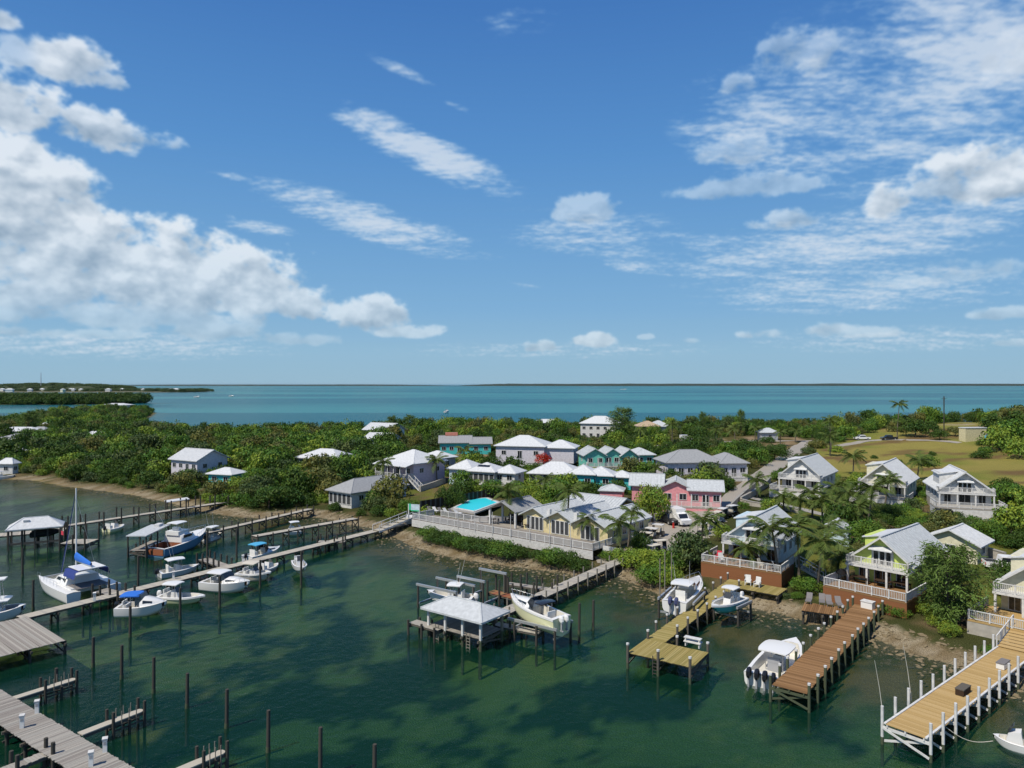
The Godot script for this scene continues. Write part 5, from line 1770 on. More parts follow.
	h = house("cottage", "pale house with broad white roof sunk in the green scrub", 317, 470, -20, [[-6.6, 6.6, -9.0, 0, 0.4, 3.2, "pale_lavender", "hip", 2.2, "roof_white", 4, 2]], {"view": 3.5})
	h = house("villa", "light blue hilltop house with white gable roof near the north shore", 376, 441, -30, [[-6.5, 6.5, -10, 0, 0, 4.6, "sky_blue", "gable_x", 2.4, "roof_white", 3, 2]], {"view": 4.5})
	h = house("cottage", "light blue white-roofed cottage below the hilltop gable house", 376, 450, -25, [[-4.6, 4.6, -7, 0, 0, 4.0, "sky_blue", "gable_x", 1.6, "roof_white", 3, 2]], {"view": 4.5})
	h = house("villa", "lavender pink villa with white columned porch and outside stairs", 398, 486, -40, [[-5.4, 5.4, -10, 0, 2.3, 5.6, "lavender", "hip", 2.6, "roof_white", 3, 2], [-5.3, 5.3, -9.8, -0.1, 0, 2.2, "white", "none", 0, "", 4, 2]])
	porch(h, -5.6, 5.6, 0, 2.4, 2.3, 2.8, "roof_white", 6, "grey_plank_b", "white")
	stairs(h, Vector3(5.8, 2.3, 1.2), Vector3(9.2, 0.1, 1.2), 1.3, "white", "white")
	h = house("garden_annex", "lavender annex with white roof behind the porch villa", 430, 471, -40, [[-3.6, 3.6, -6, 0, 0.6, 3.6, "lavender", "hip", 1.6, "roof_white", 2, 1]], {"category": "building"})
	h = house("bungalow", "long grey-roofed bungalow with screened porch above the piers", 340, 507, -38, [[-3.6, 3.6, -15, 0, 0.4, 3.2, "white", "hip", 2.2, "roof_grey", 0, 3]])
	for i in 5:
		window(h, Vector3(-2.8 + i * 1.4, 1.75, 0.02), 0.0, 1.1, 2.0, 0, "white", "tinted_screen")
	h = house("bungalow", "bright turquoise bungalow with slate grey roof and tan chimney block", 467, 454, 4, [[-8.6, 1.2, -8, 0, 0.3, 3.8, "turquoise", "gable_x", 1.8, "roof_grey", 4, 1], [1.3, 7.6, -7, 0.6, 0.3, 3.5, "turquoise", "gable_x", 1.6, "roof_grey", 2, 1]], {"view": 4.5})
	bx(h, "chimney_block", Vector3(-5, 6.1, -4.6), Vector3(4.0, 0.9, 2.0), M.coral)
	h = house("cottage", "white cottage of three small hipped roofs above the lawn", 480, 486, -25, [[-8.5, -2.5, -7.0, -0.6, 0.6, 3.6, "sky_blue", "hip", 1.9, "roof_white", 2, 1], [-3.0, 3.6, -6.2, 0, 0.6, 3.4, "white", "hip", 1.7, "roof_white", 0, 1], [3.2, 8.2, -6.5, -1.2, 0.6, 3.2, "white", "hip", 1.6, "roof_white", 2, 1]])
	for i in 5:
		window(h, Vector3(-2.4 + i * 1.35, 2.0, 0.02), 0.0, 1.15, 1.7, 0, "white", "tinted_screen")
	bx(h, "solar_panel", Vector3(0.2, 4.35, -1.4), Vector3(3.2, 0.06, 1.3), M.glass, Basis(Vector3.RIGHT, 0.5))
	h = house("villa", "large pale lavender villa with broad white hipped roof", 528, 466.5, -14, [[-9.2, 4.5, -11, 0, 2.2, 5.6, "pale_lavender", "hip", 2.6, "roof_white", 3, 2], [4.0, 12.5, -9, -1.5, 2.2, 5.2, "pale_lavender", "hip", 1.9, "roof_white", 0, 2], [-9.0, 4.3, -10.8, -0.1, 0, 2.1, "white", "none", 0, "", 0, 0]], {"view": 4.5})
	h = house("villa", "white two storey villa with hipped roof near the north shore", 598, 438.5, -18, [[-7.4, 7.4, -10, 0, 0, 6.2, "white", "hip", 2.9, "roof_white", 5, 2]], {"view": 4.5})
	# row of pavilions: screened white one, two turquoise ones
	h = house("pavilion", "white screened pavilion with high white hipped roof in the row", 553, 488, -16, [[-5.5, 5.5, -8, 0, 0.5, 3.2, "white", "hip", 2.3, "roof_white", 0, 0]], {"category": "house"})
	for i in 7:
		window(h, Vector3(-4.7 + i * 1.55, 1.95, 0.02), 0.0, 1.35, 1.9, 0, "white", "tinted_screen")
	house("pavilion", "turquoise pavilion with white hat-like roof next to the screened one", 581, 489.5, -16, [[-2.9, 2.9, -5.8, 0, 0.4, 3.4, "turquoise", "hip", 1.8, "roof_white", 2, 1]])
	house("pavilion", "turquoise pavilion with white roof second from the screened one", 599, 490, -16, [[-2.9, 2.9, -5.8, 0, 0.4, 3.2, "turquoise", "hip", 1.7, "roof_white", 2, 1], [2.6, 6.8, -5.0, -1.0, 0.4, 2.9, "turquoise", "hip", 1.2, "roof_white", 1, 1]])
	# aqua terrace house
	h = house("terrace_house", "aqua green row house with four pale gables and white porch", 617, 471, 6, [[-8.6, -3.4, -8, 0.6, 1.4, 4.4, "aqua", "gable", 1.5, "roof_pale", 2, 1], [-3.3, 1.0, -8, 0.0, 1.4, 4.4, "aqua", "gable", 1.4, "roof_pale", 2, 0], [1.1, 5.0, -8, 0.8, 1.4, 4.3, "aqua", "gable", 1.4, "roof_pale", 2, 0], [5.1, 9.8, -8, 0.2, 1.4, 4.2, "aqua", "hip", 1.4, "roof_pale", 2, 1]], {"view": 4.5})
	porch(h, -8.4, 5.4, 0.8, 2.8, 1.4, 2.2, "", 6, "grey_plank_b", "white")
	stairs(h, Vector3(-8.6, 1.4, 1.8), Vector3(-11.0, 0, 3.0), 1.2, "white", "white")
	# white villa with dark roof
	h = house("villa", "white villa with dark grey hipped roof and arched porch", 703, 481, 6, [[-8.6, 4.6, -9, 0, 1.0, 4.4, "pale_lavender", "hip", 2.6, "roof_grey", 6, 2], [4.0, 10.4, -8, 0.8, 1.0, 4.2, "pale_lavender", "hip", 2.0, "roof_grey", 3, 2]])
	porch(h, -7.4, 10.0, 0.9, 2.3, 1.0, 2.4, "", 2, "white", "white", true)
	# pink house of three roofs, its shed
	h = house("bungalow", "pink bungalow with three pale roofs facing the parking lot", 672, 509, -14, [[-7.6, -2.0, -7.0, -1.0, 0.8, 4.4, "pink", "gable_x", 1.6, "roof_pale", 1, 1], [-2.2, 3.4, -7.0, -0.4, 0.8, 4.0, "pink", "gable", 1.3, "roof_pale", 2, 0], [3.3, 9.0, -6.6, 0.3, 0.8, 3.9, "pink", "gable_x", 1.3, "roof_pale", 3, 1]])
	porch(h, -1.8, 8.9, 0.4, 2.2, 0.8, 2.4, "", 5, "grey_plank_b", "pink")
	house("garden_shed", "small pink shed with pale pyramid roof beside the pink bungalow", 611, 504, -14, [[-2.2, 2.2, -4.0, 0, 0, 2.6, "pink", "hip", 1.0, "roof_pale", 0, 0]], {"category": "shed", "eaves": 0.35})
	resort()
	# ---- far ones
	house("far_house", "low white roof in the trees by the north shore", 548, 433, 0, [[-7, 7, -8, 0, 0, 5.0, "white", "hip", 1.6, "roof_white", 3, 1]])
	house("far_house", "small tan roofed house between palms near the north shore", 649, 436, 0, [[-4.5, 4.5, -8, 0, 0, 4.2, "cream", "hip", 2.2, "tan_roof", 2, 1]])
	house("far_house", "pale pyramid roofed house beside the tan roofed one", 660, 436, 0, [[-4.5, 4.5, -8, 0, 0, 4.2, "white", "hip", 2.4, "roof_pale", 2, 1]])
	house("kiosk", "little grey kiosk with pale pyramid roof beyond the bare plot", 770, 440.5, 0, [[-3.0, 3.0, -5, 0, 0, 3.0, "grey_wall", "hip", 1.6, "roof_pale", 1, 0]], {"category": "kiosk"})
	house("site_cabin", "cream box cabin on the dry grass hill", 976, 441, 6, [[-3.7, 3.7, -3, 0, 0.3, 4.2, "cream", "flat", 0, "roof_white", 0, 0]], {"category": "cabin", "eaves": 0.3})
	var tarp := thing("tarp_stack", "blue tarpaulin covered stack beside the cream box cabin", "tarpaulin", land(987, 440), 0.2)
	var tm := MB.new()
	hip(tm, -1.8, 1.8, -1.4, 1.4, 1.4, 0.6, 1.6)
	put(tarp, "cover", tm, M.canvas_teal)
	for q in [[14, 438, 18, "long white roofed house where the wooded spit begins", "roof_white", "white"], [18, 446, 15, "long grey roofed house in the scrub below the white one", "roof_grey", "grey_wall"], [38, 437, 7, "grey villa with dark window among dark trees", "roof_grey", "grey_wall"], [94, 443, 10, "white flat roof showing through the dense scrub", "roof_white", "white"], [14, 461, 6, "small white pavilion above the shore path", "roof_white", "white"], [113, 411, 24, "large white roof at the tip of the wooded spit", "roof_white", "white"], [12, 449.5, 5, "tiny white roof peeping out of the scrub", "roof_white", "white"], [48, 430, 6, "tiny white roof beside dark casuarinas", "roof_white", "white"], [6, 474, 4, "little white hut at the edge pier", "roof_white", "white"]]:
		var w: float = q[2]
		house("far_house", q[3], q[0], q[1], -6, [[-w / 2, w / 2, -w * 0.5, 0, 0, 2.9 if w < 20.0 else 5.2, q[5], "hip", 1.5, q[4], int(w / 4), 1]], {"clear": 0.7, "view": 2.0})

func resort() -> void:
	var p := Vector3(9.2, 2.3, -110.6)
	var t := thing("resort_building", "yellow resort building with three pale gables and white doors on the boardwalk", "building", p, deg_to_rad(-40))
	for q in [[-9.6, -4.6, -11.0, 0.0, 2.5, 1.2], [-4.4, 0.6, -12.0, 0.3, 2.5, 1.2], [0.9, 7.1, -11.5, 0.7, 2.4, 1.5]]:
		bx(t, "wall", Vector3((q[0] + q[1]) / 2, q[4] / 2 - 0.4, (q[2] + q[3]) / 2), Vector3(q[1] - q[0], q[4] + 0.8, q[3] - q[2]), M.yellow)
		gable_wall(t, q[0], q[1], q[2], q[3], q[4], q[5], "yellow")
		gable_roof(t, q[0] - 0.5, q[1] + 0.5, q[2] - 0.4, q[3] + 0.7, q[4] + 0.1 - q[5] * 0.5 / ((q[1] - q[0]) / 2), q[5] * (1.0 + 0.5 / ((q[1] - q[0]) / 2)), "roof_pale")
		for i in 4:
			window(t, Vector3((q[0] + q[1]) / 2 + (i - 1.5) * 0.85, 1.15, q[3]), 0.0, 0.75, 2.1, 0, "white", "tinted_screen")
	# white pilasters between the gables
	for x in [-4.5, 0.75]:
		bx(t, "parapet", Vector3(x, 2.6, -0.3), Vector3(0.6, 2.2, 0.5), M.white)
	bx(t, "rear_wing_wall", Vector3(-4.5, 1.1, -14.8), Vector3(10.4, 3.2, 6), M.cream)
	gable_roof(t, -10.2, 1.2, -18.4, -11.2, 2.8, 1.4, "roof_pale", false)
	for i in 4:
		window(t, Vector3(7.1, 1.3, -1.4 - i * 2.6), PI / 2, 1.2, 1.2, 1)
	clear_at(t.to_global(Vector3(-3, 0, -7)), 10)
	clear_at(t.to_global(Vector3(4, 0, -12)), 8)
	clear_at(t.to_global(Vector3(-8, 0, 4)), 9)
	clear_at(t.to_global(Vector3(4, 0, 3)), 9)
	# open pavilion by the pool
	var pv := thing("bar_pavilion", "open bar pavilion with grey gable roof between pool and resort", "pavilion", t.to_global(Vector3(-13.4, 0.1, -2.0)), deg_to_rad(-40))
	gable_roof(pv, -3.2, 3.2, -4.5, 3.2, 2.6, 1.5, "roof_grey")
	for x in [-2.8, 2.8]:
		for z in [-4.0, -0.5, 2.8]:
			bx(pv, "column", Vector3(x, 1.3, z), Vector3(0.3, 2.8, 0.3), M.white)
	bx(pv, "counter", Vector3(0, 0.55, -1.5), Vector3(4.0, 1.1, 0.9), M.dark_wood)
	clear_at(pv.position, 6)
	# boardwalk terrace along the shore
	var a := at(412, 519, 2.3)
	var b := at(593, 551, 2.3)
	var l := a.distance_to(b)
	var bw := thing("boardwalk", "long white-skirted boardwalk with railing along the resort shore", "boardwalk", Vector3(a.x, 2.3, a.z), yaw_of(a, b))
	var mb := MB.new()
	var n := int(l / 0.3)
	for i in n:
		mb.box(Vector3((i + 0.5) * 0.3, -0.05, -2.6), Vector3(0.28, 0.1, 5.2))
	put(bw, "decking", mb, M.grey_plank_c).set_meta("kind", "stuff")
	var big := MB.new()
	big.box(Vector3(l * 0.6, -0.13, -8.5), Vector3(l * 0.78, 0.12, 7.0))
	put(bw, "terrace_floor", big, M.grey_plank)
	for i in 6:
		bx(bw, "skirt_board", Vector3(l / 2, -0.16 - i * 0.2, 0.02), Vector3(l, 0.17, 0.05), M.white)
	for i in 14:
		bx(bw, "support_post", Vector3(l * (i + 0.5) / 14.0, -1.8, -0.2), Vector3(0.2, 3.0, 0.2), M.pile_pale)
	rail(bw, [Vector3(0.1, 0, -5.2), Vector3(0.1, 0, -0.1), Vector3(l - 0.1, 0, -0.1), Vector3(l - 0.1, 0, -5.2)], 1.0)
	rail(bw, [Vector3(2.0, 0, -5.2), Vector3(l * 0.3, 0, -5.2), Vector3(l * 0.42, 0, -9.0)], 1.0)
	for i in 8:
		var x := l * 0.3 + i * l * 0.1
		if x < l:
			pole(bw, "light_pole", Vector3(x, -0.2, 0.14), 3.6, 0.05, M.white)
	for k in 7:
		clear_at(a.lerp(b, k / 6.0) + Vector3(1.5, 0, -2.0), 4.5)
	# planter end block
	bx(bw, "end_wall", Vector3(l + 1.6, -0.5, -2.6), Vector3(3.2, 1.6, 0.3), M.white)
	# tables on the terrace
	for i in 9:
		var x := l * (0.36 + 0.065 * i)
		var z := -6.2 - (i % 3) * 1.5
		var f := thing("cafe_table", "dark cafe table on the resort terrace", "table", bw.to_global(Vector3(x, 0.0, z)), 0.3 * i, "dark cafe tables on the resort terrace")
		bx(f, "top", Vector3(0, 0.72, 0), Vector3(0.95, 0.05, 0.95), M.dark_wood)
		bx(f, "pedestal", Vector3(0, 0.35, 0), Vector3(0.1, 0.7, 0.1), M.car_black)
		for s in [-1, 1]:
			var c := thing("cafe_chair", "dark cafe chair drawn up to a resort terrace table", "chair", bw.to_global(Vector3(x + s * 0.85, 0.0, z)), bw.rotation.y, "dark cafe chairs on the resort terrace")
			bx(c, "seat", Vector3(0, 0.44, 0), Vector3(0.45, 0.05, 0.45), M.cushion_grey)
			bx(c, "backrest", Vector3(s * 0.22, 0.72, 0), Vector3(0.05, 0.5, 0.45), M.cushion_grey)
			for q in [[-0.18, -0.18], [0.18, -0.18], [-0.18, 0.18], [0.18, 0.18]]:
				bx(c, "leg", Vector3(q[0], 0.22, q[1]), Vector3(0.04, 0.44, 0.04), M.car_black)
	# shore stairs and the sign over them
	var ss := thing("shore_steps", "white railed ramp from the long pier up to the boardwalk sign", "steps", Vector3.ZERO)
	stairs(ss, at(410, 517, 2.3), at(376, 531, 1.3), 1.5, "pale_plank", "white")
	bx(ss, "landing", at(413, 516, 2.28) - Vector3(0, 0.6, 0), Vector3(2.4, 1.2, 2.4), M.white)
	var sg := thing("welcome_sign", "green and white sign on white posts above the shore steps", "sign", at(414, 519, 2.3), deg_to_rad(-20))
	for x in [-1.05, 1.05]:
		bx(sg, "post", Vector3(x, 1.3, 0), Vector3(0.16, 2.6, 0.16), M.white)
	bx(sg, "panel", Vector3(0.25, 2.1, 0.06), Vector3(1.6, 1.0, 0.06), M.sky_blue)
	bx(sg, "green_band", Vector3(-0.75, 2.1, 0.065), Vector3(0.4, 1.1, 0.06), M.sign_green)
	bx(sg, "lower_band", Vector3(0.25, 1.5, 0.065), Vector3(1.6, 0.2, 0.06), M.sign_green)
	# pool
	var pl := thing("swimming_pool", "bright turquoise swimming pool with pale coping beside the lawn", "swimming pool", Vector3(0, 2.42, 0))
	var rim := []
	var inner := []
	for q in [[449, 509], [474, 513.5], [503, 502.5], [488, 497], [470, 498.5]]:
		rim.append(at(q[0], q[1], 2.42) - Vector3(0, 2.42, 0))
	var c := Vector3.ZERO
	for q in rim:
		c += q / rim.size()
	for q in rim:
		inner.append(c + (q - c) * 0.82)
	var cb := MB.new()
	cb.slab(rim, Vector3(0, 0.25, 0))
	put(pl, "coping", cb, M.concrete)
	var wb := MB.new()
	var low := []
	for q in inner:
		low.append(q + Vector3(0, 0.05, 0))
	wb.face(low.duplicate(), Vector3.UP)
	put(pl, "water", wb, M.pool_tile)
	for i in inner.size():
		var e := MB.new()
		e.bar(inner[i] + Vector3(0, 0.06, 0), inner[(i + 1) % inner.size()] + Vector3(0, 0.06, 0), 0.35, 0.12)
		put(pl, "edge_tile", e, M.white)
	clear_at(c, 9)
	clear_at(at(448, 515, 2.4), 5)
	clear_at(at(480, 516, 2.4), 5)
	# dark timber fence behind the pool
	var f0 := land(420, 506)
	var pts := [at(420, 505, 3.2), at(455, 499, 3.2), at(495, 492, 3.2)]
	for i in 2:
		var fn := thing("timber_fence", ["dark timber fence between lawn and pool chairs", "dark timber fence behind the pool"][i], "fence", Vector3(pts[i].x, 2.2, pts[i].z), yaw_of(pts[i], pts[i + 1]))
		var fl: float = pts[i].distance_to(pts[i + 1])
		for k in int(fl / 0.42):
			bx(fn, "board", Vector3((k + 0.5) * 0.42, 0.85, 0), Vector3(0.39, 1.8, 0.05), M.dark_wood if k % 3 else M.beam)
		for y in [0.4, 1.4]:
			bx(fn, "rail", Vector3(fl / 2, y, -0.06), Vector3(fl, 0.1, 0.06), M.dark_wood)
	for i in 6:
		lounger(at(430 + i * 5.5, 511.5 + i * 0.55, 2.4), 0.5 + 0.1 * i, "white" if i % 2 else "cushion_grey", "pale lounger in the row between fence and boardwalk" if i % 2 else "dark lounger in the row between fence and boardwalk", "loungers beside the pool")

# ---------------------------------------------------------------- plants
var crowns := []      # [mesh, kind]
var bush_mesh := []
var palm_frond := []
var needle_mesh := []
var trunk_mesh: ArrayMesh
var roads := []       # polylines trees keep off: [points, half width]

func leafy(seed_: int, tone: Color, clumps: int, leaves: int, size: float, tall: float) -> ArrayMesh:
	# a crown of radius 1 with many leaf-sized faces gathered in clumps
	var r := RandomNumberGenerator.new()
	r.seed = seed_
	var mb := MB.new()
	mb.tinted = true
	for c in clumps:
		var a := r.randf() * TAU
		var up := pow(r.randf(), 0.7)
		var k := sqrt(1.0 - up * up * 0.85)
		var out := r.randf_range(0.62, 0.95)
		var q := Vector3(cos(a) * k * out, (0.12 + up * 0.88) * tall * r.randf_range(0.82, 1.0), sin(a) * k * out)
		if c < clumps / 5:
			q *= Vector3(0.5, 0.75, 0.5)
		var cr := r.randf_range(0.2, 0.36)
		var hue := r.randf_range(-1, 1)
		for i in leaves:
			var d := Vector3(r.randfn(), r.randfn() * 0.8 + 0.25, r.randfn()).normalized()
			var p := q + d * cr * r.randf_range(0.75, 1.1) * Vector3(1.15, 0.85, 1.15)
			var nn := (d + Vector3(r.randfn(), r.randfn() + 0.4, r.randfn()) * 0.42).normalized()
			var u := nn.cross(Vector3(r.randfn(), r.randfn(), r.randfn())).normalized()
			var w := nn.cross(u)
			var s := size * r.randf_range(0.7, 1.35)
			var g := r.randf_range(0.72, 1.28)
			mb.col = Color(tone.r * g * (1.0 + 0.25 * hue), tone.g * g * (1.0 + 0.06 * hue), tone.b * g * (1.0 - 0.2 * hue))
			mb.face([p - u * s, p + w * s * 0.55, p + u * s * 1.1, p - w * s * 0.55], nn)
	return mb.mesh()

func frond(seed_: int, lift_: float, droop: float) -> ArrayMesh:
	# a palm leaf of length 1 along +x with leaflets both sides
	var r := RandomNumberGenerator.new()
	r.seed = seed_
	var mb := MB.new()
	mb.tinted = true
	var pts := []
	for i in 9:
		var t := i / 8.0
		pts.append(Vector3(t * (1.0 - 0.18 * droop * t), lift_ * t - droop * t * t, 0.03 * sin(t * 3.0)))
	mb.col = Color(0.13, 0.14, 0.04)
	mb.pipe(pts, 0.014, 0.004, 4)
	for i in range(1, 26):
		var t := i / 26.0
		var k := t * 8.0
		var j := mini(int(k), 7)
		var p: Vector3 = pts[j].lerp(pts[j + 1], k - j)
		var d: Vector3 = (pts[j + 1] - pts[j]).normalized()
		var l := 0.24 * sin(PI * clampf(t * 0.86 + 0.14, 0, 1)) + 0.05
		for s in [-1.0, 1.0]:
			var side: Vector3 = d.cross(Vector3.UP).normalized() * s
			var tip: Vector3 = p + (side * 0.8 + d * 0.55 + Vector3.DOWN * r.randf_range(0.3, 0.7)).normalized() * l * r.randf_range(0.85, 1.1)
			var g := r.randf_range(0.7, 1.35)
			mb.col = Color(0.075 * g, 0.112 * g, 0.024 * g)
			var wd := d * 0.02
			mb.face([p - wd, p + wd, tip + wd * 0.5, tip - wd * 0.3], Vector3.UP)
	return mb.mesh()

func needles(seed_: int) -> ArrayMesh:
	# casuarina crown: soft sprays on rising limbs, height 1, radius about 0.36
	var r := RandomNumberGenerator.new()
	r.seed = seed_
	var mb := MB.new()
	mb.tinted = true
	for b in 64:
		var y := r.randf_range(0.12, 0.97)
		var a := r.randf() * TAU
		var reach := (0.12 + 0.28 * sin(PI * clampf((1.02 - y) * 0.95, 0, 1))) * r.randf_range(0.6, 1.15)
		var e := Vector3(cos(a) * reach, y + reach * 0.25, sin(a) * reach)
		var o := Vector3(0, y - 0.03, 0)
		mb.col = Color(0.09, 0.075, 0.05)
		mb.tube(o, e, 0.006, 0.002, 3, false)
		var hue := r.randf_range(0.75, 1.25)
		for i in 62:
			var f := r.randf_range(0.3, 1.08)
			var p := o.lerp(e, f) + Vector3(r.randfn(), r.randfn(), r.randfn()) * 0.035
			var dn := Vector3(r.randfn() * 0.5 + cos(a) * 0.5, r.randfn() * 0.5 - 0.25, r.randfn() * 0.5 + sin(a) * 0.5).normalized()
			var s := r.randf_range(0.022, 0.045)
			var w := dn.cross(Vector3(r.randfn(), r.randfn(), r.randfn())).normalized() * 0.006
			var g := r.randf_range(0.75, 1.25) * hue
			mb.col = Color(0.10 * g, 0.16 * g, 0.035 * g)
			mb.face([p - w, p + w, p + dn * s * 1.5 + w * 0.6, p + dn * s * 1.5 - w * 0.6], Vector3(dn.x, absf(dn.y) + 0.5, dn.z))
	return mb.mesh()

func make_plants() -> void:
	var k := 0
	for tone in [Color(0.048, 0.092, 0.016), Color(0.085, 0.158, 0.022), Color(0.17, 0.245, 0.034), Color(0.125, 0.135, 0.038), Color(0.072, 0.105, 0.034)]:
		for s in 2:
			crowns.append(leafy(100 + k, tone, 46, 30, 0.07, 0.95))
			k += 1
		bush_mesh.append(leafy(200 + k, tone, 60, 60, 0.045, 0.85))
	for q in [[0.85, 0.55], [0.5, 0.65], [0.2, 0.7], [1.1, 0.6], [-0.25, 0.6]]:
		palm_frond.append(frond(int(q[0] * 100) + 300, q[0], q[1]))
	for s in 3:
		needle_mesh.append(needles(400 + s))
	var mb := MB.new()
	mb.pipe([Vector3.ZERO, Vector3(0.05, 0.5, 0.03), Vector3(0.0, 1.0, -0.05)], 0.09, 0.045, 6)
	for a in 4:
		mb.tube(Vector3(0.03, 0.5, 0), Vector3(cos(a * 1.7) * 0.5, 1.05, sin(a * 1.7) * 0.5), 0.04, 0.015, 5, false)
	trunk_mesh = mb.mesh()

func tree(p: Vector3, radius: float, tall: float, variant: int, label: String, category := "tree", group := "", called := "broadleaf_tree", fine := false) -> Node3D:
	var t := thing(called, label, category, p, rng.randf() * TAU, group)
	var lift_ := tall * 0.16
	var c := node(t, "crown", bush_mesh[variant % bush_mesh.size()] if fine else crowns[variant % crowns.size()], M.leaf)
	c.transform = Transform3D(Basis.from_scale(Vector3(radius, tall - lift_, radius * rng.randf_range(0.85, 1.15))), Vector3(0, lift_ - 0.1, 0))
	var s := node(t, "trunk", trunk_mesh, M.bark)
	s.transform = Transform3D(Basis.from_scale(Vector3(tall * 0.45, tall * 0.62, tall * 0.45)), Vector3(0, -0.3, 0))
	return t

func palm(bx_: float, by: float, cx: float, cy: float, size: float, label: String, group := "", fronds := 16) -> void:
	var p := land(bx_, by)
	var d := -p.z
	var top := EYE - (cy - 384.0) / FOCAL * d - p.y
	var lean := (cx - bx_) / FOCAL * d
	var t := thing("palm_tree", label, "palm tree", p, 0.0, group)
	var mb := MB.new()
	var pts := []
	for i in 7:
		var f := i / 6.0
		pts.append(Vector3(lean * pow(f, 1.6), (top + 0.4) * f - 0.4, 0.25 * sin(f * 2.0)))
	mb.pipe(pts, 0.2, 0.11, 7)
	put(t, "trunk", mb, M.palm_bark)
	var head: Vector3 = pts[6]
	var r := RandomNumberGenerator.new()
	r.seed = int(bx_ * 13.0 + by)
	for i in fronds:
		var f := i / float(fronds)
		var v: int = [0, 3, 0, 1, 1, 2, 1, 2, 2, 4][int(f * 10.0)]
		var n := node(t, "frond", palm_frond[v], M.leaf)
		n.transform = Transform3D(Basis(Vector3.UP, i * 2.4 + r.randf_range(-0.3, 0.3)) * Basis(Vector3.RIGHT, r.randf_range(-0.3, 0.3)) * Basis.from_scale(Vector3.ONE * size * r.randf_range(1.0, 1.4)), head)
	var nb := MB.new()
	for i in 5:
		nb.tube(head + Vector3(cos(i * 1.3) * 0.22, -0.15, sin(i * 1.3) * 0.22), head + Vector3(cos(i * 1.3) * 0.3, -0.42, sin(i * 1.3) * 0.3), 0.12, 0.1, 6)
	put(t, "coconuts", nb, M.bark)

func casuarina(bx_: float, by: float, topy: float, label: String, wide := 1.0, group := "") -> void:
	var p := land(bx_, by)
	var h := EYE - (topy - 384.0) / FOCAL * -p.z - p.y
	var t := thing("casuarina_tree", label, "tree", p, rng.randf() * TAU, group)
	var c := node(t, "crown", needle_mesh[rng.randi() % 3], M.leaf)
	c.transform = Transform3D(Basis.from_scale(Vector3(h * wide, h, h * wide)), Vector3.ZERO)
	var mb := MB.new()
	mb.pipe([Vector3(0, -0.4, 0), Vector3(0.1, h * 0.5, 0), Vector3(0, h * 0.95, 0.05)], h * 0.018 + 0.04, 0.03, 6)
	put(t, "trunk", mb, M.bark)

func off_roads(p: Vector2, by: float) -> bool:
	for q in roads:
		for i in q[0].size() - 1:
			if Geometry2D.get_closest_point_to_segment(p, flat(q[0][i]), flat(q[0][i + 1])).distance_to(p) < q[1] + by:
				return false
	return true

var cells := {}

func free_at(p: Vector2, by: float) -> bool:
	if cells.is_empty():
		for q in cleared:
			var k := int(ceil((q[1] + 4.0) / 8.0))
			var c := Vector2i((q[0] / 8.0).floor())
			for i in range(-k, k + 1):
				for j in range(-k, k + 1):
					cells.get_or_add(c + Vector2i(i, j), []).append(q)
	for q in cells.get(Vector2i((p / 8.0).floor()), []):
		if p.distance_squared_to(q[0]) < (q[1] + by) * (q[1] + by):
			return false
	return off_roads(p, by)

